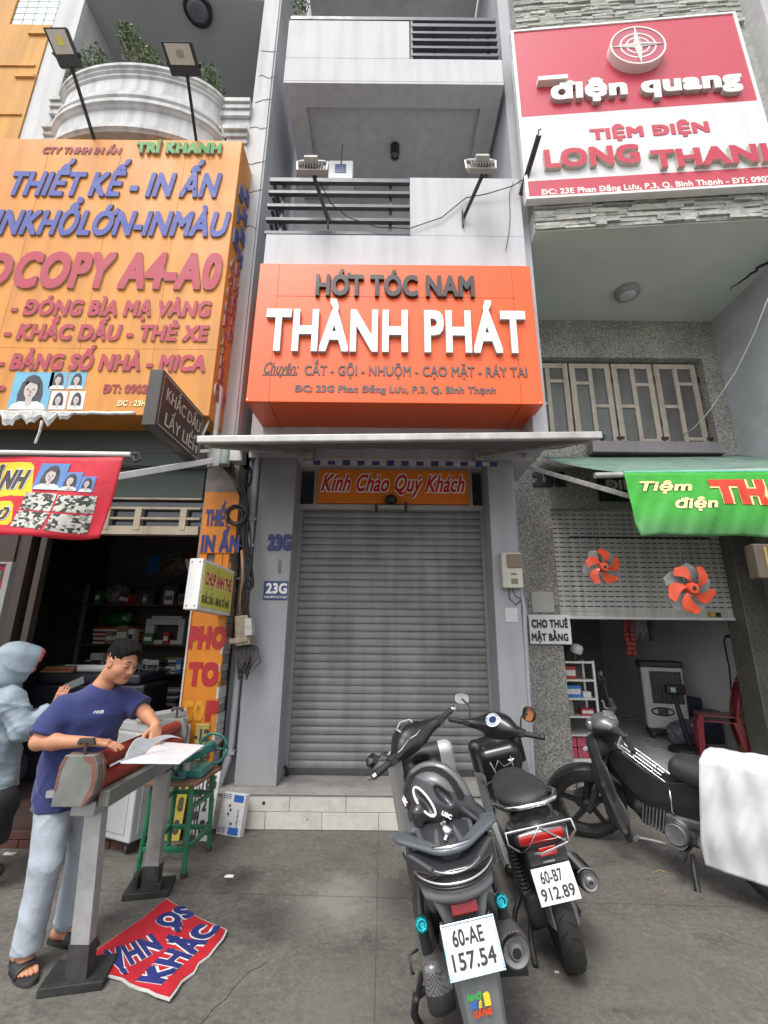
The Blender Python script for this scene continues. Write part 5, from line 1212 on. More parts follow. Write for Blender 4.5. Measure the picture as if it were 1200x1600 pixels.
# cable tangle on the left post
ct = thing('cable_bundle', 'messy bundle of black cables with a coil hanging by the upper orange board', 'cables', (-1.5, 4.33, 2.4))
rnd = random.Random(21); b = MB()
for k in range(13):
    j = lambda s: rnd.uniform(-s, s)
    q = [P(352+j(10), 718+j(6), Y=4.27+j(.03)), P(372+j(9), 755+j(10), Y=4.28+j(.04)), P(383+j(5), 790+j(12), Y=4.31+j(.03)), P(385+j(8), 840+j(20), Y=4.31+j(.03)), P(389+j(9), 890+j(20), Y=4.33+j(.03)), P(383+j(7), 930+j(10), Y=4.33+j(.02)), P(385+j(5), 968, Y=4.36)]
    # smooth it
    s_ = []
    for i in range(len(q)-1):
        for t in range(5):
            a, bb, c, d = q[max(i-1,0)], q[i], q[i+1], q[min(i+2, len(q)-1)]; t_ = t/5
            s_.append(.5*((2*bb)+(c-a)*t_+(2*a-5*bb+4*c-d)*t_**2+(3*bb-a-3*c+d)*t_**3))
    b.tube(s_+[q[-1]], rnd.choice((.005, .007, .010)), 5)
b.build('strands', M_CABLE, ct, smooth=True)
b = MB(); c = P(370, 805, Y=4.28)
for k in range(7):
    r = .085+rnd.uniform(-.018, .018); ox, oz = rnd.uniform(-.012, .012), rnd.uniform(-.012, .012)
    b.tube([(c.x+ox+r*math.cos(a*.35), 4.26+.012*k*.5, c.z+oz+r*math.sin(a*.35)) for a in range(19)], .006, 5)
b.build('coil', M_CABLE, ct, smooth=True)
b = MB(); c = P(388, 745, Y=4.35)
for k in range(4): r = .06+.008*k; b.tube([(c.x+.4*r*math.cos(a*.35), 4.36, c.z+r*1.3*math.sin(a*.35)) for a in range(19)], .006, 5)
b.build('coil', M_CABLE, ct, smooth=True)
b = MB(); b.tube([P(378, 860, Y=4.34), P(380, 900, Y=4.34), P(376, 935, Y=4.35), P(374, 965, Y=4.36)], .016, 8); b.build('hose', mat('copper_hose', (.28,.16,.09), .6, var=.2), ct, smooth=True)
jb = thing('junction_box', 'grubby beige junction box with drooping cables at the left post', 'junction box', P(385, 1010, Y=4.4))
o = P(372, 1008, Y=4.4); b = MB(); Rj = Matrix.Rotation(R(-8), 3, 'Y')
c = P(381, 985, Y=4.40); b.cbox(c, (.13, .12, .27), Rj); b.cbox(c+V((-.02,-.02,-.09)), (.17, .12, .05), Rj); b.build('case', mat('grubby_beige_box', (.33,.27,.18), .6, var=.25, scale=12, spot=.4), jb, bevel=.01)
b = MB(); b.cbox(c+V((.06,-.03,.03)), (.07, .11, .16), Rj); b.build('cover', mat('cloudy_plastic_cover', (.42,.42,.40), .3, var=.2, scale=15), jb, bevel=.008)
b = MB()
for k in range(16):
    j = lambda s: rnd.uniform(-s, s); x0 = 367+k*2.1
    b.tube([P(x0, 1008, Y=4.4), P(x0+j(5), 1030, Y=4.36+j(.03)), P(380+j(10), 1052+j(10), Y=4.36+j(.03)), P(x0+j(9), 1030+j(8), Y=4.38+j(.02)), P(x0+3, 1010, Y=4.42)], .007, 5)
b.build('cable_loops', mat('dusty_cable', (.06,.055,.05), .8, var=.3), jb, smooth=True)
b = MB(); b.tube([P(1200, 466, Y=4.3), P(1178, 522, Y=4.6), P(1150, 580, Y=4.9), P(1110, 640, Y=5.2), P(1085, 668, Y=5.45), P(1068, 680, Y=5.58)], .006, 5); single('white_cable', 'thin white cable slanting across the folding window', 'cable', b, M_WHITEPAINT, smooth=True)

# hanging fan rotors under the green banner
M_FANR = mat('orange_red_plastic', srgb('cc4a2a'), .35, var=.08, coat=.2); M_FANG = mat('grey_plastic_blade', (.22,.225,.21), .45, var=.1)
def rotor(mb, M, r, n, a0, off):
    for k in range(n):
        a = a0+2*math.pi*k/n; vs = []; N = 9
        for i in range(N+1):
            u = i/N; rr = r*(.18+.82*u); wd = (.20+.36*math.sin(min(1, u*1.1)*math.pi*.6))*(1 if u < .72 else math.sqrt(max(0, 1-((u-.72)/.28)**2))*.92+.08)
            sw = .75*u
            for s_ in (-1, -.3, .3, 1): vs.append(M @ V((rr*math.cos(a+sw+s_*wd*.75), rr*math.sin(a+sw+s_*wd*.75), off+.02*s_*(1-.4*u)*r*3)))
        fs = [(i*4+j, i*4+j+1, i*4+j+5, i*4+j+4) for i in range(N) for j in range(3)]
        k0 = len(vs); vs += [p+M.to_3x3() @ V((0, 0, -.004)) for p in vs]; fs += [tuple(q+k0 for q in f[::-1]) for f in fs]
        for i in range(N): fs += [(i*4, i*4+4, i*4+4+k0, i*4+k0), (i*4+3+k0, i*4+7+k0, i*4+7, i*4+3)]
        mb.add(vs, fs)
def hanging_fan(c, r, a0, ty, label, nk):
    t = thing('fan_rotor', label, 'fan blades', c, None, 'fan rotors hung under the green banner')
    M_ = frame(c, (1, .05, .02), (0, -.12, 1))
    b = MB(); rotor(b, M_, r, nk, a0, .02); b.build('blades', M_FANR, t, smooth='auto')
    b = MB(); rotor(b, M_, r*1.02, nk, a0+.52, -.03); lab(b.build('blades', M_FANG, t, smooth='auto'), 'grey blades behind the red ones')
    b = MB(); b.lathe([(r*.22, -.02), (r*.24, .035), (r*.20, .055), (r*.09, .058), (r*.085, .045)], M_); b.build('hub', M_FANR, t, smooth='auto'); b = MB(); b.lathe([(r*.07, .046), (r*.07, .060)], M_, 14); b.build('hub_hole', M_BLACK, t)
    b = MB(); b.tube([V(c)+V((-.02, 0, r*.2)), V(c)+V((-.03, 0, ty*.5)), V(c)+V((-.025, 0, ty))], .004, 5); b.tube([V(c)+V((.0, 0, r*.2)), V(c)+V((.0, .01, ty*.8))], .0025, 5); b.build('cord', M_CABLE, t)
hanging_fan(P(941, 886, Y=4.5), .185, .9, .60, 'smaller orange red fan rotor with grey blades, hanging left of the banner', 5)
hanging_fan(P(1078, 919, Y=4.1), .225, .25, .30, 'larger orange red fan rotor with grey blades, hanging below the green banner', 5)

# ================================================================ inside the electric shop
SHZ = .2
sc_ = thing('display_cabinet', 'narrow glass shelf cabinet with small boxes just inside the electric shop', 'cabinet', (2.34, 5.95, SHZ))
b = MB(); CX0, CX1, CY0, CY1 = 2.14, 2.60, 5.86, 6.2
for x in (CX0, CX1-.03):
    for y in (CY0, CY1-.03): b.box((x, y, SHZ), (x+.03, y+.03, 1.31))
lv = [.20, .46, .66, .86, 1.07, 1.28]
b.build('frame', mat('pale_aluminium', (.55,.55,.52), .4, metal=.3, var=.1), sc_, bevel=.003)
for z in lv: b = MB(); b.box((CX0+.002, CY0+.002, z), (CX1-.002, CY1-.002, z+.022)); b.build('shelf', mat('pale_aluminium', (0,0,0)), sc_)
b = MB(); b.box((CX0, CY1-.01, SHZ), (CX1, CY1, 1.3)); b.build('back_panel', mat('cabinet_back', (.10,.10,.10), .8), sc_)
def shopbox(name, label, cat, lo, hi, m, lid=None, band=None, group=None):
    t = thing(name, label, cat, ((lo[0]+hi[0])/2, (lo[1]+hi[1])/2, lo[2]), None, group)
    b = MB(); b.box(lo, hi); b.build('carton', m, t, bevel=.004)
    if band is not None:
        b = MB(); h = hi[2]-lo[2]; b.box((lo[0]+.01, lo[1]-.0015, lo[2]+h*.28), (hi[0]-.01, lo[1]+.002, lo[2]+h*.72)); b.build('print', band, t)
    return t
PKR, PKB, PKW = mat('pack_red', srgb('9e2a2e'), .5, var=.2, scale=20), mat('pack_blue', srgb('2f6fb0'), .5, var=.2, scale=20), mat('pack_white', (.55,.55,.53), .5, var=.15, scale=20)
M_CARD = mat('cardboard', (.27,.19,.11), .8, var=.15, scale=9); M_PKD = mat('pack_dark', (.05,.05,.06), .5, var=.3, scale=20); M_PKG = mat('pack_green', srgb('2d6a3c'), .5, var=.2, scale=20)
shopbox('carton', 'red and white carton on the top shelf of the display cabinet', 'box', (2.19, 5.9, 1.092), (2.38, 6.05, 1.24), PKR, band=PKW)
shopbox('carton', 'blue carton on the second shelf of the display cabinet', 'box', (2.20, 5.9, .882), (2.42, 6.05, 1.02), PKB, band=PKW)
shopbox('carton', 'small white carton beside the blue one in the display cabinet', 'box', (2.44, 5.9, .882), (2.54, 6.0, .95), PKW)
j_ = thing('glass_jar', 'glass jar of small parts on the third shelf of the display cabinet', 'jar', (2.27, 5.96, .682)); b = MB(); b.lathe([(.055, 0), (.06, .02), (.06, .13), (.045, .15)], Matrix.Translation((2.27, 5.96, .682))); b.build('jar_body', mat('jar_glass', (.3,.31,.27), .15, var=.3, scale=30), j_, smooth='auto'); b = MB(); b.lathe([(.05, .15), (.05, .17)], Matrix.Translation((2.27, 5.96, .682))); b.build('lid', PKW, j_)
shopbox('carton', 'pale pack leaning on the third shelf of the display cabinet', 'box', (2.40, 5.9, .682), (2.55, 6.0, .76), PKR, band=PKW)
for i in range(2):
    for k in range(3): shopbox('tile_pack', 'one of the pink red packs stacked on the bottom shelf of the display cabinet', 'pack', (2.175+k*.135, 5.885, .222+i*.115), (2.30+k*.135, 6.0, .33+i*.115), mat('pink_pack', srgb('a8475a'), .5, var=.2, scale=14), group='pink packs in the display cabinet')
for x, lb_ in ((2.22, 'left white bulb lamp standing on the display cabinet'), (2.40, 'right white bulb lamp standing on the display cabinet')):
    t = thing('bulb_lamp', lb_, 'lamp', (x, 5.98, 1.302)); M_ = Matrix.Translation((x, 5.98, 1.302)) @ Matrix.Rotation(R(18 if x > 2.3 else -8), 4, 'Y')
    b = MB(); b.lathe([(.055, .09), (.075, .12), (.075, .17), (.06, .20), (.02, .215)], M_); b.build('bulb', M_WHITEPAINT, t, smooth='auto'); b = MB(); b.lathe([(.05, 0), (.02, .02), (.03, .09), (.05, .095)], M_); b.build('neck', M_CHAR, t, smooth='auto')
# air cooler
ac = thing('air_cooler', 'white evaporative air cooler on castors inside the electric shop', 'air cooler', (4.15, 7.2, SHZ), Matrix.Rotation(R(-22), 3, 'Z'))
MA = XF[ac]; b = MB().at(MA); b.box((-.27, -.2, .14), (.27, .2, .98)); b.build('body', mat('cooler_white', (.52,.53,.52), .4, var=.05), ac, bevel=.03, seg=3)
b = MB().at(MA); b.box((-.285, -.21, .975), (.285, .21, 1.06)); b.build('lid', M_BLACK, ac, bevel=.02); b = MB().at(MA); b.box((-.25, -.19, .06), (.25, .19, .15)); b.build('plinth', M_BLACK, ac, bevel=.02); b = MB().at(MA); b.box((-.16, -.208, .48), (.24, -.199, .92)); b.build('intake_panel', M_BLACK, ac, bevel=.02)
b = MB().at(MA)
for i in range(9): x = -.15+i*.048; b.box((x, -.214, .49), (x+.006, -.208, .91))
for i in range(4): b.box((-.155, -.216, .55+i*.1), (.235, -.209, .556+i*.1))
b.build('grille', mat('cooler_grille', (.10,.10,.10), .5), ac)
b = MB().at(MA); b.tube([V((-.19+.0, -.203, .37))+V((.14*(1+math.cos(a*.4)), 0, .05*math.sin(a*.4))) for a in range(17)], .012, 6); b.box((-.11, -.208, .335), (.02, -.2, .405)); b.build('badge', M_CHAR, ac)
for x in (-.2, .2):
    for y in (-.15, .15):
        b = MB().at(MA); b.cyl((x-.02, y, .055), (x+.02, y, .055), .055, n=16); b.build('wheel', M_CHAR, ac, smooth='auto')
# platform scale
ps = thing('platform_scale', 'black platform weighing scale with a round head inside the electric shop', 'scale', (3.95, 6.35, SHZ))
c = V((3.95, 6.35, SHZ)); b = MB(); b.loft([[c+V((.27*math.cos(a)*(1.1), .2*math.sin(a), z)) for a in np.linspace(0, 2*math.pi, 25)[:-1]] for z in (0, .045)]+[[c+V((.25*math.cos(a)*1.1, .18*math.sin(a), .06)) for a in np.linspace(0, 2*math.pi, 25)[:-1]]]); b.build('base', M_BLACK, ps, smooth='auto')
b = MB(); b.tube([c+V((.03, .1, .05)), c+V((-.03, .12, .45)), c+V((-.06, .12, .66))], [.035, .03, .028], 10); b.build('column', M_BLACK, ps, smooth='auto')
v_ = Vol(c+V((-.26, -.1, .58)), c+V((.16, .3, .86)), .008); v_.rbox(c+V((-.05, .1, .73)), (.13, .035, .065), .03, 0); v_.cap(c+V((-.06, .12, .62)), c+V((-.05, .12, .7)), .03, .045, .03); v_.build('head', M_BLACK, ps)
b = MB(); q = c+V((-.10, .062, .73)); b.box((q.x-.035, q.y-.003, q.z-.03), (q.x+.03, q.y, q.z+.03)); b.build('display', mat('pale_lcd', (.35,.48,.45), .3), ps)
# stack of red plastic chairs
def plastic_chair(loc, rz, label, first=None):
    if first is not None: return dup(first, loc, Matrix.Rotation(rz, 3, 'Z'), label)
    t = thing('plastic_chair', label, 'chair', loc, Matrix.Rotation(rz, 3, 'Z'), 'stacked red plastic chairs')
    m = mat('maroon_plastic', srgb('7e1420'), .3, var=.08, coat=.2); MC = XF[t]
    b = MB().at(MC); b.grid(lambda u, v: (-.21+.42*u, -.20+.41*v, .42-.012*math.sin(math.pi*u)*math.sin(math.pi*v)), 8, 8, .012); b.build('seat', m, t, smooth='auto')
    for sx in (-1, 1):
        b = MB().at(MC); b.loft([[V((sx*.19+dx*s_, -.18+dy*s_, z)) + V((sx*.03*(1-z/.42), -.03*(1-z/.42), 0)) for dx, dy in ((-.025,-.025), (.025,-.025), (.025,.025), (-.025,.025))] for z, s_ in ((.0, .8), (.41, 1.1))]); b.build('leg', m, t, bevel=.005)
        b = MB().at(MC); b.loft([[V((sx*.19+dx*s_, .19+dy*s_, z)) + V((sx*.02*(1-z/.42), .07*(1-z/.42), 0)) for dx, dy in ((-.025,-.025), (.025,-.025), (.025,.025), (-.025,.025))] for z, s_ in ((.0, .8), (.41, 1.1))]); b.build('leg', m, t, bevel=.005)
    b = MB().at(MC)
    for i in range(7):
        u = -1+i/3; b.loft([[V((u*.155*(1-.12*w_)+dx, .20+.10*w_+dy+.02*u*u, .43+.42*w_)) for dx, dy in ((-.013,-.006), (.013,-.006), (.013,.006), (-.013,.006))] for w_ in (0, .5, 1-.12*u*u)])
    b.tube([(-.20, .20, .42), (-.205, .24, .62), (-.19, .285, .78), (-.12, .31, .855), (0, .315, .88), (.12, .31, .855), (.19, .285, .78), (.205, .24, .62), (.20, .20, .42)], .02, 8)
    b.build('backrest', m, t, smooth='auto'); return t
pc = plastic_chair((4.15, 6.15, SHZ), R(-118), 'bottom red plastic chair of the stack inside the electric shop')
plastic_chair((4.175, 6.14, SHZ+.062), R(-118), 'top red plastic chair of the stack inside the electric shop', pc)
# sack, cartons, plastic bag
t = thing('sack', 'yellow green woven sack beside the red plastic chairs', 'sack', (4.52, 5.98, SHZ)); v_ = Vol((4.28, 5.75, SHZ), (4.70, 6.25, .75), .012); v_.ell((4.5, 5.98, .38), (.15, .17, .24), .0); v_.ell((4.47, 5.95, .27), (.16, .18, .12), .08); v_.cap((4.5, 6.0, .55), (4.46, 6.0, .68), .06, .05, .06)
v_.disp(lambda x, y, z: .008*np.sin(x*60+z*20)*np.sin(y*40-z*35)); v_.build('sack_body', mat('yellow_green_sack', srgb('8a8a35'), .6, var=.35, scale=10), t)
shopbox('carton', 'dark blue carton standing behind the platform scale', 'box', (4.28, 7.05, SHZ), (4.62, 7.3, .76), mat('navy_carton', (.03,.035,.06), .5, var=.2), band=M_PKD)
shopbox('carton', 'black carton beside the dark blue carton', 'box', (4.42, 6.8, SHZ), (4.69, 7.0, .62), M_PKD, band=mat('navy_print', (.06,.07,.14), .5))
t = thing('plastic_bag', 'crumpled violet grey plastic bag behind the platform scale', 'bag', (4.12, 6.75, SHZ)); v_ = Vol((3.85, 6.5, SHZ), (4.4, 7.0, .62), .012); v_.ell((4.1, 6.75, .34), (.2, .17, .16), 0); v_.ell((4.2, 6.72, .42), (.1, .1, .1), .06); v_.disp(lambda x, y, z: .014*np.sin(x*45+z*30)*np.sin(y*50-z*28+1)); v_.build('bag_body', mat('violet_grey_film', (.16,.15,.2), .25, var=.3, scale=15), t)
# things hung inside
def strip_pack(c, n, m, label):
    t = thing('hanging_packs', label, 'packs', c); b = MB(); rnd = random.Random(n); z = c[2]
    for i in range(n):
        for s_ in (-1, 1): b.cbox((c[0]+s_*.035+rnd.uniform(-.01,.01), c[1]+rnd.uniform(-.02,.02), z-.03-i*.06), (.06, .03, .05), Matrix.Rotation(rnd.uniform(-.4,.4), 3, 'Y'))
    b.build('packets', m, t, bevel=.004); b = MB(); b.tube([c, (c[0], c[1], c[2]-.06*n)], .004, 5); b.build('cord', M_CABLE, t)
strip_pack((3.35, 6.4, 1.90), 9, PKR, 'strip of red packets hanging from the shop ceiling')
b = MB(); b.box((3.63, 6.38, 1.55), (3.68, 6.41, 1.82)); b.tube([(3.655, 6.4, 1.82), (3.64, 6.4, 2.2)], .004, 5); single('hanging_torch', 'black bar hanging beside the red packets', 'tool', b, M_BLACK, bevel=.006)
b = MB()
for i in range(6): b.tube([(3.45+i*.025, 6.4, 2.1), (3.46+i*.025, 6.38, 1.8), (3.45+i*.03, 6.41, 1.58+.04*(i % 3))], .007, 5)
single('hanging_cables', 'pale cables hanging beside the red packets', 'cable', b, mat('pale_cable', (.32,.30,.27), .6))
b = MB(); b.cbox((4.1, 6.6, 1.97), (.36, .1, .1)); b.cbox((4.1, 6.57, 1.95), (.3, .1, .05)); single('red_rack', 'dim red rack hanging at the top of the shop opening', 'rack', b, mat('dim_red_rack', srgb('6a1c20'), .5), bevel=.01)
b = MB(); b.tube([(4.715, 6.4, 1.62), (4.70, 6.46, 1.62), (4.70, 6.5, 1.55), (4.71, 6.5, 1.2), (4.715, 6.55, .9)], .009, 6); b.box((4.68, 6.33, 1.60), (4.719, 6.42, 1.64)); single('wall_lead', 'black lead plugged into the white wall of the electric shop', 'cable', b, M_CABLE)
b = MB(); b.tube([(4.715, 5.95, .98), (4.64, 5.95, .98), (4.61, 5.95, .96), (4.61, 5.95, .80), (4.63, 5.95, .78)], .011, 6); single('wall_hook', 'dark hook on the white wall near the shop pillar', 'hook', b, M_CHAR)
shelf_r = thing('dark_rack', 'dark rack of goods in the dim back of the electric shop', 'rack', (2.9, 9.0, SHZ))
b = MB()
for z in (.5, .9, 1.3, 1.7): b.box((1.95, 8.8, z), (3.4, 9.3, z+.03))
for x in (1.95, 2.65, 3.37): b.box((x, 8.8, SHZ), (x+.03, 8.83, 2.1))
b.build('frame', M_CHAR, shelf_r)
rnd = random.Random(31)
for z in (.53, .93, 1.33):
    x = 2.0
    while x < 3.2:
        w_ = rnd.uniform(.14, .3); shopbox('carton', rnd.choice(['dim carton on the dark rack at the back of the electric shop']), 'box', (x, 8.85, z), (x+w_, 9.15, z+rnd.uniform(.15, .3)), rnd.choice((M_CARD, M_PKD, PKB, M_PKD)), group='cartons on the dark back rack'); x += w_+.04

# ================================================================ inside the print shop
LZ = .12
def shelf_unit(x0, x1, y, zs, label):
    t = thing('shelf_unit', label, 'shelf', ((x0+x1)/2, y, LZ))
    for z in zs: b = MB(); b.box((x0, y, z), (x1, y+.38, z+.025)); b.build('board', mat('shelf_brown', (.07,.05,.035), .7, var=.2), t)
    for x in (x0, x1-.04): b = MB(); b.box((x, y+.001, LZ), (x+.04, y+.04, max(zs)+.3)); b.build('post', mat('shelf_post', (.14,.14,.13), .6, var=.2), t)
    return t
shelf_unit(-4.15, -2.2, 6.4, (.65, 1.05, 1.42, 1.95), 'cluttered brown shelf unit at the back of the print shop')
shelf_unit(-2.1, -1.75, 5.6, (.9, 1.3, 1.6), 'narrow shelf at the right inside the print shop')
M_PAPER = mat('dull_white_paper', (.68,.68,.66), .8, var=.1, scale=15)
rnd = random.Random(77)
def stack(name, label, x0, x1, y, z, h, mats, n, cat='paper stack', d=.3, group=None):
    t = thing(name, label, cat, ((x0+x1)/2, y, z), None, group); b = MB()
    for i in range(n):
        b.mat(i % len(mats)); j = rnd.uniform(-.02, .02); b.box((x0+j, y+rnd.uniform(0, .03), z+h*i/n), (x1+rnd.uniform(-.03, .03), y+d, z+h*(i+.92)/n))
    b.build('sheets', mats, t); return t
# heaps of work on the shelves, floor and walls
rnd2 = random.Random(12)
for i in range(26):
    z = rnd2.choice((.675, 1.075, 1.445, 1.975)); x = rnd2.uniform(-4.05, -2.35); w_ = rnd2.uniform(.05, .16); h = rnd2.uniform(.05, .26)
    m_ = rnd2.choice((M_PAPER, M_CARD, PKB, PKR, M_PKD, M_PAPER, M_PKG)); t = thing('carton', {'dull_white_paper': 'small white', 'cardboard': 'small brown', 'pack_blue': 'small blue', 'pack_red': 'small red', 'pack_dark': 'small black', 'pack_green': 'small green'}[m_.name]+' box on the '+{.675: 'bottom', 1.075: 'lower', 1.445: 'middle', 1.975: 'upper'}[z]+' shelf of the print shop', 'box', (x, 6.36, z), Matrix.Rotation(rnd2.uniform(-.3, .3), 3, 'Z'), 'small goods on the print shop shelves')
    b = MB().at(XF[t]); b.box((0, 0, 0), (w_, .12, h)); b.build('carton_body', m_, t, bevel=.004); b = MB().at(XF[t]); b.box((.01, -.0015, h*.3), (w_-.01, .001, h*.65)); b.build('print', M_PAPER if m_ != M_PAPER else M_PKD, t)
for i, (x, z, w_, h, m_) in enumerate(((-2.75, 2.45, .22, .3, M_PAPER), (-3.3, 2.5, .3, .2, M_CARD), (-3.6, 2.45, .2, .28, PKB), (-2.45, 1.55, .2, .14, M_PAPER), (-2.1, 2.1, .16, .24, M_PAPER), (-3.05, 2.62, .16, .16, PKR))):
    b = MB(); b.slab([(x, 6.9-.002*i, z), (x+w_, 6.9-.002*i, z+.01), (x+w_-.01, 6.88-.002*i, z+h), (x+.01, 6.88-.002*i, z+h-.01)], (0, .012, 0)); single('pinned_sheet', ('white sheet pinned high above the picture frame', 'brown board pinned highest at the left of the print shop', 'blue board pinned at the far left of the print shop', 'white sheet pinned low at the right of the print shop shelves', 'white sheet pinned highest at the right of the print shop', 'red sheet pinned just under the print shop ceiling')[i], 'sheet', b, m_, group='sheets pinned up in the print shop')
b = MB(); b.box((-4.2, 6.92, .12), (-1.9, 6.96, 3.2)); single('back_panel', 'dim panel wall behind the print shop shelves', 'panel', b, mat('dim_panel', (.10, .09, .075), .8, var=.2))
stack('paper_stack', 'stack of white and red folders on the middle shelf of the print shop', -3.95, -3.35, 6.42, 1.445, .22, [M_PAPER, PKR, M_PAPER, mat('pack_orange', srgb('a8501c'), .6)], 8, 'folders')
pr = thing('printer', 'white desktop printer with a dark tray on the middle shelf of the print shop', 'printer', (-2.98, 6.45, 1.445))
b = MB(); b.box((-3.25, 6.42, 1.445), (-2.72, 6.75, 1.50)); b.box((-3.25, 6.42, 1.70), (-2.72, 6.75, 1.78)); b.box((-3.25, 6.42, 1.5), (-3.13, 6.75, 1.7)); b.box((-2.80, 6.42, 1.5), (-2.72, 6.75, 1.7)); b.box((-3.2,6.45,1.78),(-2.78,6.7,1.82)); b.build('body', mat('printer_white', (.50,.50,.49), .45, var=.06), pr, bevel=.008)
b = MB(); b.box((-3.13, 6.5, 1.5), (-2.8, 6.7, 1.7)); b.build('tray', M_BLACK, pr)
t = thing('green_bag', 'shiny dark green plastic bag on the shelf left of the printer', 'bag', (-3.7, 6.45, 1.70)); v_ = Vol((-4.0, 6.3, 1.64), (-3.35, 6.8, 1.98), .014); v_.ell((-3.7, 6.52, 1.77), (.2, .13, .10), 0); v_.ell((-3.55, 6.5, 1.80), (.1, .1, .1), .05); v_.disp(lambda x, y, z: .012*np.sin(x*40+z*20)*np.sin(y*40-z*30)); v_.build('bag_body', mat('green_film', (.02,.09,.03), .2, var=.3), t)
pf = thing('picture_frame', 'black framed picture on the upper shelf of the print shop', 'picture', (-3.0, 6.5, 1.98)); MP = frame((-3.12, 6.46, 1.98), (1, 0, 0), (0, .15, 1))
b = MB().at(MP); b.box((-.02, -.02, -.02), (.24, .30, -.002)); b.build('frame', M_BLACK, pf, bevel=.004); b = MB().at(MP); b.box((.015, .015, -.004), (.205, .265, .001)); b.build('picture', mat('dim_picture', (.10,.095,.085), .5, var=.5, scale=18), pf)
t = thing('plastic_bag', 'clear crumpled plastic bag at the left of the upper shelf', 'bag', (-3.75, 6.5, 1.975)); v_ = Vol((-4.0, 6.3, 1.93), (-3.5, 6.8, 2.35), .014); v_.ell((-3.75, 6.52, 2.12), (.16, .13, .15), 0); v_.disp(lambda x, y, z: .016*np.sin(x*50+z*30)*np.sin(y*40-z*45)); v_.build('bag_body', mat('cloudy_film', (.20,.20,.19), .15, var=.4, scale=15), t)
for i, (x0, x1, h, m) in enumerate(((-3.45, -3.2, .2, M_PKD), (-2.85, -2.65, .15, M_CARD), (-2.6, -2.35, .28, M_PKD))): shopbox('carton', ['dark box', 'brown box', 'tall dark box'][i]+' on the upper shelf of the print shop', 'box', (x0, 6.42, 1.975), (x1, 6.7, 1.975+h), m, band=M_PKD)
b = MB(); b.slab([(-2.42, 6.3, 1.72), (-2.18, 6.3, 1.74), (-2.12, 6.32, 2.08), (-2.36, 6.32, 2.06)], (0, .01, 0)); single('hanging_sheet', 'pale paper sheet hanging at the right of the print shop shelves', 'paper', b, M_PAPER)
wf = thing('wall_fan', 'dark wall fan with a pale paper beside it under the shop transom', 'fan', (-2.5, 5.6, 2.45)); MF = frame((-2.55, 5.6, 2.42), (1, 0, 0), (0, .3, 1)); b = MB(); rotor(b, MF, .14, 3, .3, 0); b.build('blades', M_BLACK, wf); b = MB(); b.tube([MF @ V((.15*math.cos(a*.35), .15*math.sin(a*.35), .02)) for a in range(19)], .006, 5); b.build('guard', M_CHAR, wf)
b = MB(); b.slab([(-2.42, 5.5, 2.45), (-2.22, 5.5, 2.42), (-2.16, 5.5, 2.28), (-2.36, 5.5, 2.3)], (0, .01, .02)); single('hanging_paper', 'pale paper shade beside the dark wall fan', 'paper', b, M_PAPER)
for i, (x0, x1, z, h, mm) in enumerate(((-4.0, -3.5, 1.075, .16, [M_PAPER, M_CARD, M_PKD]), (-3.45, -3.0, 1.075, .12, [M_PKD, M_PAPER]), (-2.9, -2.4, 1.075, .2, [M_CARD, M_PKD, M_PAPER]), (-4.0, -3.4, .675, .25, [M_PKD, M_CARD]), (-3.3, -2.7, .675, .2, [M_PAPER, M_PKD, M_CARD]))):
    stack('paper_stack', ['mixed papers at the left of the lower shelf', 'thin dark folders in the middle of the lower shelf', 'brown folders at the right of the lower shelf', 'dark boards on the bottom shelf at the left', 'mixed boards on the bottom shelf at the right'][i], x0, x1, 6.42, z, h, mm, 7)
for i in range(9): stack('paper_stack', 'loose sheets piled on the narrow shelf at the right inside the print shop', -2.08, -1.80+rnd.uniform(-.1, 0), 5.62, (.925, 1.325, 1.625)[i % 3]+.08*(i//3), .07, [M_PAPER, M_PKD, M_CARD], 4, d=.28, group='sheets on the narrow shelf')
cp = thing('copier', 'large black copier with paper rolls on its lid inside the print shop', 'copier', (-3.3, 5.2, LZ)); b = MB(); b.box((-3.75, 5.2, LZ), (-2.55, 5.8, 1.05)); b.box((-3.7, 5.18, 1.05), (-2.6, 5.8, 1.16)); b.build('body', mat('black_machine', (.022,.024,.032), .45, var=.2), cp, bevel=.03); b = MB(); b.box((-3.6, 5.19, .4), (-2.7, 5.2, .8)); b.build('front_panel', M_PKD, cp)
for q0, q1, rr, lb_ in (((-3.35, 5.3, 1.205), (-2.75, 5.32, 1.205), .04, 'white paper roll lying on the black copier'), ((-3.6, 5.45, 1.2), (-2.85, 5.5, 1.2), .035, 'second paper roll behind the white one on the copier')):
    b = MB(); b.cyl(q0, q1, rr, n=16); b.cyl(V(q0)-V((.002,0,0)), V(q0)+V((.004,0,0)), rr*.5, n=12); single('paper_roll', lb_, 'paper roll', b, M_PAPER, smooth='auto')
stack('board_stack', 'orange and brown boards lying on the black copier', -3.7, -3.38, 5.22, 1.165, .06, [M_CARD, mat('pack_orange', (.4,.1,.02))], 3)
b = MB(); b.tube([(-2.62, 5.17, 1.16), (-2.60, 5.17, 1.32)], .006, 6); single('pen', 'thin pen standing at the right of the copier', 'pen', b, M_CHAR)
dl = thing('door_leaf', 'dim grey green door leaf leaning inside the print shop on the right', 'door', (-1.98, 5.2, LZ)); b = MB(); b.slab([(-2.2, 5.3, LZ), (-1.84, 5.1, LZ), (-1.84, 5.15, 1.25), (-2.2, 5.35, 1.25)], (.01, .03, 0)); b.build('leaf', mat('dim_green_grey', (.10,.105,.095), .6, var=.15), dl); b = MB(); b.slab([(-2.14, 5.262, .3), (-1.9, 5.128, .3), (-1.9, 5.158, .9), (-2.14, 5.292, .9)], (-.006, -.012, 0)); b.build('panel', mat('dim_green_grey2', (.075,.08,.07), .6), dl)

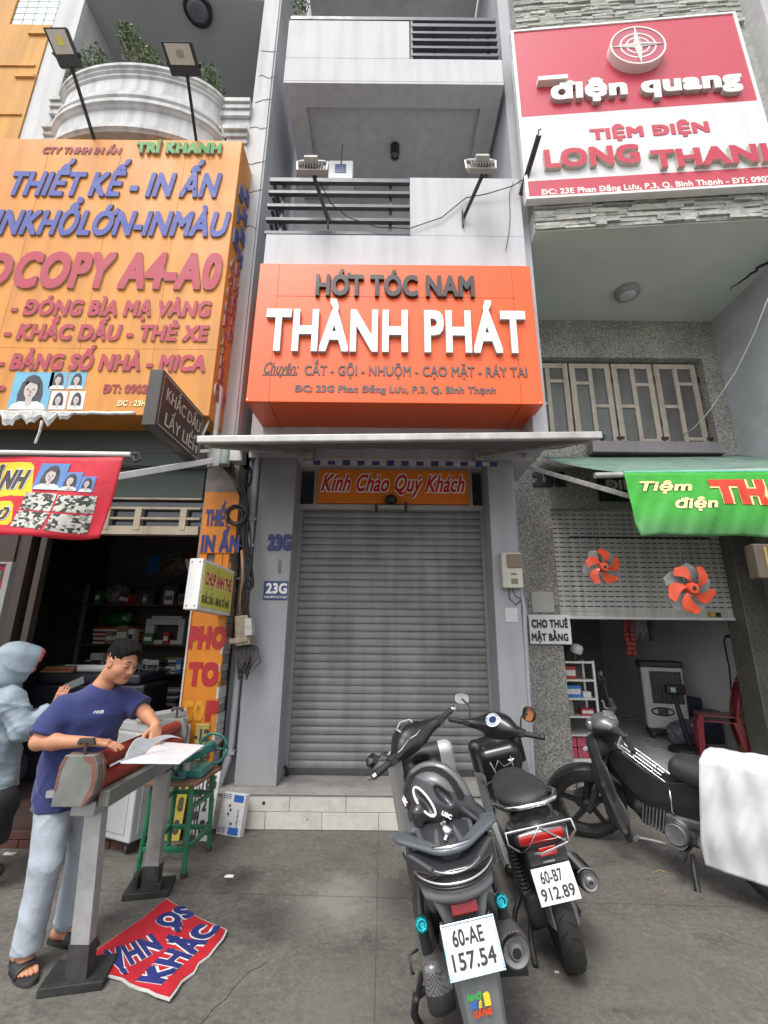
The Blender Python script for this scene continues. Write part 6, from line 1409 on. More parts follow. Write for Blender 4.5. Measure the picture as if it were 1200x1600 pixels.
# ================================================================ street things
# laminating machine
lm = thing('roller_press', 'grey steel roller press with two red rollers on box steel legs', 'roller press', (-1.45, 3.1, 0))
M_MG = mat('grey_green_machine', (.20,.21,.19), .55, metal=.2, var=.14, scale=7, spot=.2); M_BS = mat('box_steel', (.36,.36,.35), .42, metal=.45, var=.22, scale=5, spot=.15)
XA, YN, YF, ZA = -1.505, 2.53, 3.58, .887
def endplate(y, th):
    b = MB(); pts = [(-.115, -.13), (.045, -.13), (.085, -.07), (.095, .0), (.085, .055), (.06, .10), (-.085, .10), (-.105, .055)]
    b.slab([(XA+x, y, ZA+z) for x, z in pts], (0, th, 0)); return b
M_RUST = mat('rust_red_edge', (.20,.085,.06), .7, var=.3, scale=20)
pl_ = endplate(YN, .045).build('end_plate', M_MG, lm, bevel=.004)
b = MB(); b.slab([(XA+x, YN-.0015, ZA+z) for x, z in [(.032, -.126), (.043, -.126), (.083, -.07), (.092, .0), (.082, .053), (.058, .097), (.0, .097), (.02, .075), (.05, .06), (.068, .0), (.062, -.05)]], (0, .002, 0)); b.slab([(XA+x, YN-.0015, ZA+z) for x, z in [(-.112, -.06), (-.104, .052), (-.086, .096), (-.07, .096), (-.092, .03), (-.098, -.06)]], (0, .002, 0)); b.build('rust_patch', M_RUST, pl_)
b = MB(); b.slab([(XA+x*1.02, YN+.046, ZA+z*1.02) for x, z in [(-.115, -.12), (.045, -.13), (.088, -.07), (.098, .0), (.088, .055), (.062, .10), (-.085, .10), (-.105, .055)]], (0, .022, 0)); b.build('rust_rim', M_RUST, pl_)
endplate(YF, .06).build('end_plate', M_MG, lm, bevel=.004)
M_ROLL = mat('oxide_red_roller', srgb('8f3424'), .45, var=.14, scale=9, streak=.1)
for dx, dz in ((.015, .045), (.045, -.045)):
    b = MB(); b.cyl((XA+dx, YN+.07, ZA+dz), (XA+dx, YF, ZA+dz), .042, n=24); b.build('roller', M_ROLL, lm, smooth='auto')
for y in (YN+.02, YF+.03):
    b = MB(); b.cyl((XA, y, ZA+.10), (XA, y, ZA+.16), .008, n=10); b.cbox((XA, y, ZA+.165), (.075, .022, .022)); b.cyl((XA-.035, y, ZA+.165), (XA-.035, y, ZA+.145), .012, n=10); b.cyl((XA+.035, y, ZA+.165), (XA+.035, y, ZA+.145), .012, n=10); b.build('pressure_screw', M_CHAR, lm, bevel=.003)
b = MB(); b.box((XA-.05, YN+.06, ZA-.19), (XA+.07, YF+.04, ZA-.125)); b.build('beam', M_BS, lm, bevel=.006)
b = MB(); b.box((XA+.075, YN+.07, ZA-.15), (XA+.13, YF+.03, ZA-.075)); b.build('side_rail', M_MG, lm, bevel=.004)
b = MB(); b.box((XA-.20, YN+.08, ZA-.115), (XA-.06, YN+.12, ZA-.085)); b.build('stub_bar', M_BS, lm)
for (xt, yt), (xb, yb), lb_ in (((XA+.02, YN+.17), (-1.405, 2.63), 0), ((XA+.04, YF-.18), (-1.45, 3.40), 1)):
    b = MB(); b.loft([[V((xb+dx, yb+dy, .035)) for dx, dy in ((-.045,-.03), (.045,-.03), (.045,.03), (-.045,.03))], [V((xt+dx, yt+dy, ZA-.19)) for dx, dy in ((-.045,-.03), (.045,-.03), (.045,.03), (-.045,.03))]])
    lg = b.build('leg', M_BS, lm, bevel=.004)
    b = MB(); b.loft([[V((xb+dx, yb+dy, .036)) for dx, dy in ((-.049,-.034), (.049,-.034), (.049,.034), (-.049,.034))], [V((xb+(xt-xb)*.17+dx, yb+(yt-yb)*.17+dy, .16)) for dx, dy in ((-.049,-.034), (.049,-.034), (.049,.034), (-.049,.034))]]); lab(b.build('scorched_sleeve', mat('scorched_steel', (.05,.048,.045), .6, metal=.3, var=.4, scale=12), lg), 'blackened lower end of the leg')
    b = MB(); Rz = Matrix.Rotation(R(12), 3, 'Z'); b.cbox((xb-.02, yb+.03, .018), (.27, .20, .036), Rz)
    if lb_: b.cbox((xb-.10, yb+.02, .06), (.03, .12, .10), Rz); b.cbox((xb+.05,yb-.02,.05),(.05,.08,.06),Rz)
    b.build('foot_plate', mat('dirty_black_steel', (.04,.04,.04), .6, metal=.3, var=.4, scale=15, spot=.3), lg, bevel=.004)
# sheet being fed and its peeled film
sheet_z = ZA+.092
ws = thing('white_board', 'glossy white sheet lying across the red rollers', 'sheet', (-1.2, 2.75, sheet_z))
q = [P(188, 1193, Z=sheet_z), P(281, 1194, Z=sheet_z), P(319, 1166, Z=sheet_z), P(244, 1160, Z=sheet_z)]
b = MB(); b.slab(q, (0, 0, .006)); b.build('sheet', mat('glossy_white_sheet', (.72,.71,.74), .25, var=.02), ws)
b = MB(); pa, pb = q[0]+V((.005, .02, .008)), P(226, 1180, Z=sheet_z)+V((0, 0, .008))
b.grid(lambda u, v: pa.lerp(pb, u)+V((-.02*v+.06*v*v+.10*u*v, .12*v, .085*math.sin(v*1.9)*(1-.35*u)))+V((-.015*math.sin(u*3)*v, 0, .012*math.sin(u*6+v*4)*v)), 14, 12, .0012); b.build('peeled_film', mat('translucent_film', (.50,.51,.52), .3, var=.1), ws, smooth=True)
# green table with cutter
gt = thing('green_stand', 'small green steel stand with a brown board top beside the roller press', 'stand', (-1.4, 3.7, 0))
M_GRN = mat('green_enamel_steel', (.02,.16,.075), .4, var=.2, scale=9, spot=.25)
A, B_, C_, D_ = V((-1.64, 3.60, 0)), V((-1.325, 3.60, 0)), V((-1.30, 3.99, 0)), V((-1.615, 4.0, 0)); TZ = .55
tops = [p.lerp((A+B_+C_+D_)/4, .12)+EZ*TZ for p in (A, B_, C_, D_)]
for p, tp in zip((A, B_, C_, D_), tops): b = MB(); b.tube([p, tp], .018, 8); lg = b.build('leg', M_GRN, gt, smooth='auto'); b = MB(); b.cyl(p, p+EZ*.03, .023, n=10); b.build('rubber_foot', M_CHAR, lg)
b = MB()
for z in (.16, .40):
    f = z/TZ; r4 = [p.lerp(t_, f)+EZ*0 for p, t_ in zip((A, B_, C_, D_), tops)]
    for i in range(4):
        if z == .40 and i == 0: continue
        b.bar(r4[i], r4[(i+1) % 4], .025, .03)
b.build('rails', M_GRN, gt, bevel=.003)
b = MB(); b.slab([tops[0]+V((-.05,-.05,0)), tops[1]+V((.05,-.05,0)), tops[2]+V((.06,.05,0)), tops[3]+V((-.05,.05,0))], (0, 0, .022)); b.build('top_board', mat('brown_ply', (.17,.09,.055), .6, var=.2, scale=8), gt, bevel=.004)
cu = thing('bench_cutter', 'teal green bench cutter machine on the green stand', 'cutter', (-1.45, 3.75, TZ+.022))
M_TEAL = mat('teal_enamel', (.02,.13,.11), .35, var=.2, scale=10, coat=.2); z = TZ+.022; b = MB()
b.cbox((-1.45, 3.80, z+.03), (.30, .24, .06)); b.bar((-1.60, 3.70, z+.06), (-1.32, 3.95, z+.17), .07, .07); b.bar((-1.58, 3.66, z+.03), (-1.40, 3.66, z+.03), .05, .06); b.build('body', M_TEAL, cu, bevel=.012)
b = MB(); c = V((-1.33, 3.93, z+.14)); b.tube([c+V((.0+.11*math.cos(a*.35), .02, .11*math.sin(a*.35))) for a in range(19)], .012, 6); b.tube([c+V((-.11, .02, 0)), c+V((.11, .02, 0))], .008, 5); b.build('wheel', M_TEAL, cu, smooth=True)
b = MB(); b.bar((-1.56, 3.72, z+.09), (-1.38, 3.86, z+.16), .03, .01); b.cyl((-1.5, 3.7, z+.06), (-1.5, 3.7, z+.14), .02, n=12); b.cyl((-1.42, 3.69, z+.05), (-1.42, 3.69, z+.1), .028, n=12); b.build('blade', M_BS, cu)
b = MB(); b.tube([(-1.62, 3.62, z+.02), (-1.58, 3.6, z+.08), (-1.5, 3.6, z+.1), (-1.46, 3.63, z+.03)], .008, 6); b.build('lever', M_CHAR, cu, smooth=True)
# boards leaning behind the stand
for i, (x, w_, h, m1, m2, lb_) in enumerate(((-1.66, .13, .46, mat('board_yellow', srgb('b7a73c'), .6, var=.1), M_CHAR, 'yellow board with black figures leaning behind the green stand'), (-1.52, .10, .50, M_CHAR, M_PAPER, 'black board with white letters leaning behind the green stand'), (-1.41, .12, .48, M_PAPER, M_CHAR, 'white board with black figures leaning behind the green stand'))):
    t = thing('sample_board', lb_, 'board', (x, 4.1, 0)); Ml = frame((x-w_/2, 4.15, .005), (1, 0, 0), (0, .22, 1)); b = MB().at(Ml); b.box((0, 0, -.008), (w_, h, 0)); b.build('board', m1, t)
    for k in range(3): text('lettering', ('1 8', 'H N', '2 3')[i] if k % 2 else ('30', 'ON', '86')[i], Ml @ Matrix.Translation((w_*.12, .04+k*.155, 0)), w_*.75, .10, [m2, m2], t, depth=.002, bold=.05)
# copier cabinet on castors with a white printer on top
cc = thing('cabinet', 'white metal cabinet on castors behind the roller press', 'cabinet', (-1.98, 4.2, .0), Matrix.Rotation(R(-24), 3, 'Z')); MC = XF[cc]
b = MB().at(MC); b.box((-.24, -.26, .09), (.26, .26, .62)); b.build('body', mat('cabinet_white', (.50,.51,.53), .45, var=.04, streak=.06), cc, bevel=.012)
b = MB().at(MC); b.box((.258, -.2, .14), (.264, .2, .55)); b.box((-.2, -.266, .14), (.2, -.259, .55)); b.build('door', mat('cabinet_white2', (.46,.47,.49), .45, var=.04), cc, bevel=.004)
for x in (-.18, .2):
    for y in (-.2, .2): b = MB().at(MC); b.cyl((x-.012, y, .036), (x+.012, y, .036), .036, n=14); b.box((x-.02, y-.015, .05), (x+.02, y+.015, .092)); b.build('castor', M_CHAR, cc)
wp = thing('printer', 'white boxy printer with a row of black vents standing on the white cabinet', 'printer', (-1.98, 4.2, .622), Matrix.Rotation(R(-24), 3, 'Z')); MW = XF[wp]
b = MB().at(MW); b.box((-.22, -.24, 0), (.24, .24, .20)); b.box((-.2, -.2, .2), (.22, .22, .27)); b.box((.1,-.22,.27),(.22,.2,.33)); b.build('body', mat('printer_white', (.5,.5,.5)), wp, bevel=.012)
b = MB().at(MW)
for i in range(14):
    for r_ in range(2): b.box((-.19+i*.028, -.243, .03+r_*.03), (-.175+i*.028, -.239, .05+r_*.03))
b.build('vents', M_BLACK, wp)
# leaning box
bx = thing('flat_box', 'flat white box with blue corners leaning against the step', 'box', (-1.2, 4.25, 0))
q = [P(337, 1303, Z=.004), P(374, 1309, Z=.004)]; MX = frame(q[0], q[1]-q[0], V((.04, .17, 1))); wX, hX = (q[1]-q[0]).length, .295
b = MB().at(MX); b.box((0, 0, -.06), (wX, hX, 0)); b.build('carton', mat('box_white', (.66,.66,.65), .5, var=.06, scale=8), bx, bevel=.003)
M_BXB = mat('box_blue', srgb('2a62b5'), .5, var=.06)
for x, y in ((wX*.52, hX*.80), (wX*.48, hX*.03)): b = MB().at(MX); b.box((x, y, .0005), (x+wX*.42, y+hX*.17, .0015)); b.build('blue_corner', M_BXB, bx)
for x, y, w_ in ((wX*.06, hX*.86, .34), (wX*.05, hX*.06, .3)):
    for k in range(3): text('lettering', 'No 10 LED', MX @ Matrix.Translation((x, y+k*.014, .0005)), wX*w_, .008, [M_NB]*2, bx, depth=.001, bold=.03)
for x, y in ((.4, .70), (.45, .60), (.38, .50), (.55, .28)): b = MB().at(MX); b.lathe([(.008, 0), (.012, .001), (.004, .002)], Matrix.Translation((wX*x, hX*y, .0005)), 10); b.build('print_mark', M_LET3, bx)
for k in range(3): text('lettering', 'LED bulb', MX @ Matrix.Translation((wX*.75, hX*(.62-.13*k), .0005)) @ Matrix.Rotation(R(-80), 4, 'Z'), .05, .010, [M_NB]*2, bx, depth=.001, bold=.02)
# red sign lying on the ground
gs_ = thing('ground_sign', 'torn red sign panel lying on the pavement with SỐ NHÀ and KHẮC', 'sign panel', (-1.1, 2.9, 0))
GZ = .012; q = [P(x, y, Z=GZ) for x, y in ((258, 1408), (354, 1457), (260, 1563), (147, 1512), (146, 1492))]
rnd = random.Random(6); rim = []
for i in range(len(q)):
    for k in range(8):
        p = q[i].lerp(q[(i+1) % len(q)], k/8); j = .012 if i in (1, 2) else .004; rim.append(p+V((rnd.uniform(-j, j), rnd.uniform(-j, j), 0)))
gw = lambda p: V((p.x, p.y, p.z+.012*math.sin(p.x*9+p.y*4)**2))
ctr = sum(rim, V())/len(rim); n = len(rim)
def fanpatch(rim, off, th):
    b = MB(); vs = []; fs = []; K = 6
    for r_ in range(1, K+1): vs += [gw(ctr.lerp(p, r_/K))+EZ*off for p in rim]
    for r_ in range(K-1): fs += [(r_*n+i, r_*n+(i+1) % n, (r_+1)*n+(i+1) % n, (r_+1)*n+i) for i in range(n)]
    vs.append(gw(ctr)+EZ*off); fs += [(len(vs)-1, (i+1) % n, i) for i in range(n)]
    b.add(vs, fs); k0 = len(vs); out = vs[(K-1)*n:K*n]
    b.add(out+[p-EZ*th for p in out], [(i, i+n, (i+1) % n+n, (i+1) % n) for i in range(n)]); return b
fanpatch([ctr+(p-ctr)*1.03 for p in rim], -.003, .008).build('backing', mat('frayed_white_backing', (.55,.53,.50), .8, var=.15), gs_)
fanpatch(rim, .001, .002).build('red_face', mat('ground_sign_red', srgb('bd2430'), .55, var=.10, scale=9, spot=.2), gs_)
def gtxt(body, p0, p1, pt, m, bold, off):
    o, e, t_ = P(*p0, Z=GZ), P(*p1, Z=GZ), P(*pt, Z=GZ); d = e-o; nrm = EZ.cross(d).normalized(); h = abs((t_-o).dot(nrm))*1.12
    ob = text('lettering', body, frame(o, d, nrm), d.length, h, [m]*2, gs_, depth=.001, bold=bold); drape(ob, lambda p: gw(p)+EZ*off)
for m, bo, of in ((M_WHITEL, .095, .003), (M_NB, .05, .0055)):
    gtxt('KHẮC', (252, 1545), (346, 1452), (222, 1530), m, bo, of)
    gtxt('NHÀ', (236, 1462), (160, 1493), (192, 1512), m, bo, of); 
    gtxt('SỐ', (284, 1418), (237, 1442), (262, 1452), m, bo, of)
# small litter
b = MB(); c = P(606, 1296, Z=.0); rnd = random.Random(9)
b.grid(lambda u, v: (c.x-.07+.14*u, c.y-.03+.09*v, .012+.05*math.sin(u*3.1)*math.sin(v*2.5+.4)+.012*math.sin(u*9+v*7)), 8, 8, .002); single('dry_leaf', 'crumpled brown paper scrap at the foot of the cream step', 'litter', b, mat('brown_paper', (.30,.19,.12), .8, var=.25, scale=30))
for i, (px, py, s_, lb_) in enumerate(((358, 1370, .03, 'white chewed scrap on the pavement right of the green stand'), (15, 1335, .035, 'flat white scrap on the pavement near the brick step'), (870, 1520, .012, 'tiny white crumb near the black scooter wheel'), (640, 1330, .012, 'small grey crumb behind the grey scooter'))):
    p = P(px, py, Z=0); b = MB(); b.grid(lambda u, v: (p.x-s_+2*s_*u, p.y-s_*.6+1.2*s_*v, .004+s_*.3*math.sin(u*3.1+i)*math.sin(v*3.1)), 4, 4, .001); single('paper_scrap', lb_, 'litter', b, M_PAPER)
for pts, lb_ in ((((1018,1365),(1030,1360),(1045,1364)), 'bent pale twig on the pavement under the covered motorbike'), (((1035,1397),(1042,1392)), 'short pale straw on the pavement under the covered motorbike')):
    b = MB(); b.tube([P(*q_, Z=.005) for q_ in pts], .004, 5); single('straw_bit', lb_, 'litter', b, M_CARD)
# ================================================================ motorbikes
M_GREYP = mat('satin_grey_fairing', (.13, .133, .136), .5, metal=.1, var=.08, scale=5, spot=.08)
M_SILV = mat('silver_fairing', (.46, .46, .44), .38, metal=.25, var=.06, scale=4, coat=.2)
M_BLKG = mat('gloss_black_fairing', (.016, .016, .017), .28, var=.12, coat=.25)
M_BLKM = mat('rough_black_plastic', (.028, .028, .03), .55, var=.2, scale=14)
M_RUB = mat('tyre_rubber', (.026, .025, .024), .75, var=.25, scale=18, bump=.15, bscale=160)
M_VINYL = mat('black_seat_vinyl', (.035, .035, .038), .5, var=.12, scale=9, bump=.2, bscale=260)
M_CHROME = mat('chrome', (.75, .75, .75), .12, metal=1, var=.05)
M_ALLOY = mat('dull_alloy', (.26, .26, .255), .45, metal=.6, var=.2, scale=14)
M_EXH = mat('exhaust_grey', (.085, .08, .075), .5, metal=.5, var=.2, scale=12, spot=.2)
M_SMOKE = mat('smoked_lens', (.03, .03, .034), .06, var=.1, coat=.8, spec=.7)
M_REDL = mat('red_lens', srgb('a80f12'), .12, var=.1, coat=.6)
M_PLATE = mat('plate_white', (.74, .74, .73), .35, var=.03)
M_TEALA = mat('teal_anodised', (.02, .35, .40), .22, metal=.7, var=.1)
M_FEND = mat('worn_grey_fender', (.16, .165, .17), .5, var=.1, scale=6, spot=.12)
def carbon():
    m = bpy.data.materials.new('carbon_weave'); m.use_nodes = True; n = m.node_tree.nodes; L = m.node_tree.links; b = n['Principled BSDF']
    tc = n.new('ShaderNodeTexCoord'); c = n.new('ShaderNodeTexChecker'); c.inputs['Scale'].default_value = 150; c.inputs[1].default_value = (.05,.05,.052,1); c.inputs[2].default_value = (.17,.17,.175,1)
    L.new(tc.outputs['Object'], c.inputs[0]); L.new(c.outputs[0], b.inputs['Base Color']); b.inputs['Roughness'].default_value = .3; b.inputs['Coat Weight'].default_value = .4; return m
M_CARB = carbon()
class Bike:
    def __init__(s, name, label, loc, heading, lean, steer, H0, rake=26):
        s.rot = Matrix.Rotation(R(heading), 3, 'Z') @ Matrix.Rotation(-R(lean), 3, 'X')
        s.t = thing(name, label, 'motorbike', loc, s.rot, 'motorbikes parked in front of the shops'); s.B = XF[s.t]
        ax = V((-math.sin(R(rake)), 0, math.cos(R(rake)))); s.ax = ax; H0 = V(H0)
        s.S = Matrix.Translation(H0) @ Matrix.Rotation(R(steer), 4, ax) @ Matrix.Translation(-H0)
    def mb(s, steer=False): return MB().at(s.B @ s.S if steer else s.B)
    def vol(s, lo, hi, res=.007): return Vol(lo, hi, res)
    def vb(s, v, name, mats, steer=False, parent=None, matfn=None, **k):
        M = np.array(s.B @ s.S if steer else s.B)
        return v.build(name, mats, parent or s.t, matfn, post=lambda q: q @ M[:3, :3].T+M[:3, 3], **k)
    def pt(s, p, steer=False): return (s.B @ s.S if steer else s.B) @ V(p)
    def wheel(s, c, r, w, steer=False, spokes=5, tread=True):
        MW = Matrix.Translation(c) @ Matrix.Rotation(math.pi/2, 4, 'X')
        b = s.mb(steer); rr = r-.055
        b.lathe([(rr-.03, -.03), (rr, -.042), (rr+.004, -.036), (rr-.012, -.02), (rr-.012, .02), (rr+.004, .036), (rr, .042), (rr-.03, .03), (rr-.034, .02), (rr-.034, -.02), (rr-.03, -.03)], MW, 48, close=False)
        b.lathe([(.0, -.05), (.035, -.05), (.045, -.03), (.045, .03), (.035, .05), (.0, .05)], MW, 20, close=False)
        for k in range(spokes):
            a = 2*math.pi*k/spokes+.3
            for q in ((.30, 0),):
                d = V((math.cos(a), math.sin(a), 0)); d2 = V((math.cos(a+.16), math.sin(a+.16), 0)); n_ = V((-d.y, d.x, 0))
                pts = [d*.035+n_*.018, d2*(rr-.02)+n_*.012, d2*(rr-.02)-n_*.016, d*.035-n_*.022]
                b.slab([MW @ (p+V((0, 0, -.014))) for p in pts], MW.to_3x3() @ V((0, 0, .028)))
        o = b.build('wheel', M_BLKM, s.t, smooth='auto')
        b = s.mb(steer); prof = [(rr-.006, -w*.36), (rr+.018, -w*.5), (r-.022, -w*.47), (r-.008, -w*.30), (r, -w*.1), (r, w*.1), (r-.008, w*.30), (r-.022, w*.47), (rr+.018, w*.5), (rr-.006, w*.36)]
        b.lathe(prof, MW, 72, close=False)
        b.build('tyre', M_RUB, o, smooth='auto', ang=60)
        if tread:
            b = s.mb(steer)
            for k in range(30):
                a = 2*math.pi*k/30
                for s_ in (-1, 1):
                    pts = []
                    for i in range(4):
                        u = i/3; aa = a+.09*u+(.1 if s_ > 0 else 0); y = s_*w*(.05+.33*u); rad = (r+.0008) if abs(y) < w*.1 else (r-.008*min(1, (abs(y)/w-.1)/.2)+.0008)
                        pts.append(MW @ V((rad*math.cos(aa), rad*math.sin(aa), y)))
                    b.tube(pts, .0028, 4)
            g = b.build('tread_grooves', M_BLACK, o); g['kind'] = 'stuff'
        b = s.mb(steer); b.lathe([(.06, .052), (.105, .052), (.105, .056), (.06, .056)], MW, 32); b.build('brake_disc', M_ALLOY, o, smooth='auto'); return o
    def grip(s, y0, y1, x, z, dz=0, name='grip'):
        b = s.mb(True); b.tube([(x, y0, z), (x, y1, z+dz)], .0185, 14)
        for i in range(7): u = (i+1)/8; b.tube([(x, y0+(y1-y0)*u-.002, z+dz*u), (x, y0+(y1-y0)*u+.002, z+dz*u)], .0200, 14)
        return b.build(name, M_BLKM, s.t, smooth='auto')
    def end(s, y, x, z, m): sgn = 1 if y > 0 else -1; b = s.mb(True); b.tube([(x, y, z), (x, y+sgn*.008, z), (x, y+sgn*.03, z)], [.015, .0205, .017], 14); return b.build('bar_end', m, s.t, smooth='auto')
    def lever(s, y0, y1, x, z, m):
        b = s.mb(True); b.tube([(x+.035, y0, z), (x+.065, y0+(y1-y0)*.35, z-.004), (x+.055, y0+(y1-y0)*.8, z-.01), (x+.06, y1, z-.012)], [.011, .008, .0075, .0095], 8); return b.build('brake_lever', m, s.t, smooth='auto')
    def mirror(s, p0, p1, c, rx, ry, n, shape=22):
        b = s.mb(True); b.tube([p0, V(p0).lerp(V(p1), .6)+V((0, 0, .02)), p1, c], [.007, .006, .006, .01], 8); o = b.build('mirror_stem', M_BLKM, s.t, smooth='auto')
        n = V(n).normalized(); x = V((0, 0, 1)).cross(n).normalized(); y = n.cross(x); M = Matrix((x, y, n)).transposed().to_4x4(); M.translation = V(c)
        b = s.mb(True); ring = lambda f, z: [M @ V((f*rx*math.copysign(abs(math.cos(a))**.8, math.cos(a)), f*ry*math.copysign(abs(math.sin(a))**.8, math.sin(a)), z)) for a in np.linspace(0, 2*math.pi, shape+1)[:-1]]
        b.loft([ring(.55, -.032), ring(.9, -.02), ring(1.04, .0), ring(1.0, .006)]); h = b.build('mirror_housing', M_BLKG, o, smooth='auto')
        b = s.mb(True); b.add(ring(.93, .0075), [tuple(range(shape))]); b.build('mirror_glass', mat('mirror_glass', (.7,.7,.7), .03, metal=1, var=0), h); return o
    def plate(s, c, tilt, l1, l2, rim=None):
        # faces backwards; tilt leans the top forwards
        Rm = Matrix.Rotation(math.pi, 3, 'Z'); y = V((math.sin(R(tilt)), 0, math.cos(R(tilt)))); M = frame(s.pt(c), s.B.to_3x3() @ V((0, -1, 0)), s.B.to_3x3() @ y) @ Matrix.Translation((-.095, -.07, 0))
        b = MB().at(M); b.box((0, 0, -.003), (.19, .14, 0)); o = b.build('number_plate', M_PLATE, s.t, bevel=.0012)
        if rim:
            b = MB().at(M); t_ = .006
            b.box((-t_, -t_, -.006), (.19+t_, .0, .004)).box((-t_, .14, -.006), (.19+t_, .14+t_, .004)).box((-t_, 0, -.006), (0, .14, .004)).box((.19, 0, -.006), (.19+t_, .14, .004)); b.build('plate_frame', rim, o, bevel=.002)
        m = mat('plate_black', (.03,.03,.032), .5)
        for txt, yb, x0, w in l1: text('lettering', txt, M @ Matrix.Translation((x0, yb, 0)), w, .046, [m, m], o, depth=.0015, bold=.018)
        for txt, yb, x0, w in l2: text('lettering', txt, M @ Matrix.Translation((x0, yb, 0)), w, .046, [m, m], o, depth=.0015, bold=.018)
        return o
def superell(n, rx, ry, e=.7): return [(rx*math.copysign(abs(math.cos(a))**e, math.cos(a)), ry*math.copysign(abs(math.sin(a))**e, math.sin(a))) for a in np.linspace(0, 2*math.pi, n+1)[:-1]]

# ---------------------------------------------------------------- grey scooter in front
k = Bike('motor_scooter', 'grey scooter with number plate 60-AE 157.54 and a helmet on its seat', (.425, 2.27, 0), 91, 11, 38, (.98, 0, .80))
k.wheel((0, 0, .28), .28, .11); k.wheel((1.27, 0, .265), .265, .09, True)
v = k.vol((.45, -.26, .18), (1.25, .26, .98))          # leg shield and floor
v.rbox((1.02, 0, .58), (.055, .215, .36), .05, 0, Matrix.Rotation(R(-17), 3, 'Y')); v.ell((1.10, 0, .66), (.12, .15, .26), .08, Matrix.Rotation(R(-17), 3, 'Y'))
v.ell((.93, 0, .60), (.10, .125, .30), .02, Matrix.Rotation(R(-17), 3, 'Y'), 's'); v.rbox((.88, 0, .60), (.09, .10, .22), .04, .04, Matrix.Rotation(R(-17), 3, 'Y'))
v.rbox((.76, 0, .25), (.28, .19, .05), .04, .05); v.rbox((.72, 0, .31), (.22, .06, .07), .05, .04)
k.vb(v, 'leg_shield', [M_SILV, M_BLKM], matfn=lambda c: np.where((np.abs(c[:, 1]) < .125) & (c[:, 0] < 1.08-.3*(c[:, 2]-.55)) | (c[:, 2] < .31), 1, 0))
v = k.vol((-.32, -.25, .30), (.66, .25, .83))          # body under the seat
v.ell((.32, 0, .56), (.36, .175, .22), 0); v.ell((.08, 0, .655), (.24, .19, .08), .08, Matrix.Rotation(R(8), 3, 'Y')); v.ell((-.10, 0, .65), (.15, .165, .05), .06)
v.ell((-.02, 0, .30), (.34, .12, .25), .03, None, 's')
for sg in (1, -1): v.half((.1, sg*.160, .62), (0, sg*.94, .34), .005); v.half((.2, sg*.158, .55), (-.12, sg*.95, -.28), .005)
k.vb(v, 'body', M_GREYP)
v = k.vol((-.2, -.2, .66), (.68, .2, .90)); v.ell((.36, 0, .735), (.30, .145, .075), 0); v.ell((.08, 0, .765), (.24, .15, .055), .07); v.ell((.55, 0, .72), (.12, .09, .06), .06); v.half((0, 0, .70), (0, 0, -1), .01)
k.vb(v, 'seat', M_VINYL)
# tail: smoked lamp, chrome line, grab rail
v = k.vol((-.34, -.24, .58), (.10, .24, .82), .006); v.rbox((-.08, 0, .725), (.15, .186, .05), .018, 0, Matrix.Rotation(R(6), 3, 'Y')); v.half((-.17, .135, 0), (-.72, .70, 0), .006); v.half((-.17, -.135, 0), (-.72, -.70, 0), .006); v.half((-.15, 0, .768), (-.42, 0, .91), .006); v.half((-.20, 0, .705), (-.55, 0, -.83), .005); v.half((.0, 0, 0), (1, 0, 0), .004)
tl = k.vb(v, 'tail_lamp', M_SMOKE)
def tailcurve(z, f, n=26, a0=R(100), a1=R(260)): return [(-.06+.235*f*math.cos(a), .205*f*math.sin(a), z-.018*abs(math.sin(a))*0+.02*(abs(math.sin(a))**3)) for a in np.linspace(a0, a1, n)]
b = k.mb(); b.tube(tailcurve(.705, .86), .0055, 6); b.tube([(p[0]*.97, p[1]*.8, p[2]+.028) for p in tailcurve(.708, .86, 16, R(140), R(235))], .004, 6); b.build('chrome_line', M_CHROME, tl, smooth=True)
b = k.mb(); b.tube(tailcurve(.688, .84), .007, 8); b.build('lower_trim', M_BLKG, tl, smooth=True)
v = k.vol((-.34, -.26, .72), (.14, .26, .88), .004)
pts = [(-.01, .192, .80), (-.06, .182, .802), (-.135, .110, .794), (-.185, .050, .784), (-.195, 0, .782)]
path = [(x, y, z) for x, y, z in pts]+[(x, -y, z) for x, y, z in pts[-2::-1]]
v.chain([(.02, .03, .80), (-.18, .055, .785)], [.016, .014], .012); v.chain([(.02, -.03, .80), (-.18, -.055, .785)], [.016, .014], .012); v.chain([(.05, .12, .80), (-.14, .10, .79)], [.012, .012], .01); v.chain([(.05, -.12, .80), (-.14, -.10, .79)], [.012, .012], .01)
v.rbox((.06, 0, .795), (.05, .15, .016), .014, .02); gm = mat('blue_grey_rail', (.13,.145,.16), .32, metal=.3, var=.08, coat=.15); gr = k.vb(v, 'rail_mount', gm)
def spline(pts, m=6):
    out = []; pts = [V(p) for p in pts]
    for i in range(len(pts)-1):
        a, b_, c, d = pts[max(i-1, 0)], pts[i], pts[i+1], pts[min(i+2, len(pts)-1)]
        for k_ in range(m): t = k_/m; out.append(.5*((2*b_)+(c-a)*t+(2*a-5*b_+4*c-d)*t*t+(3*b_-a-3*c+d)*t**3))
    return out+[pts[-1]]
sp_ = spline(path); rings = []
for i, p in enumerate(sp_):
    t = (sp_[min(i+1, len(sp_)-1)]-sp_[max(i-1, 0)]).normalized(); s_ = t.cross(EZ).normalized(); w_ = .020+.016*abs(p.y)/.19
    rings.append([p+s_*x+EZ*(y+.006) for x, y in superell(14, w_, .013)])
b = k.mb(); b.loft(rings); b.build('grab_rail', gm, k.t, smooth='auto', ang=60)
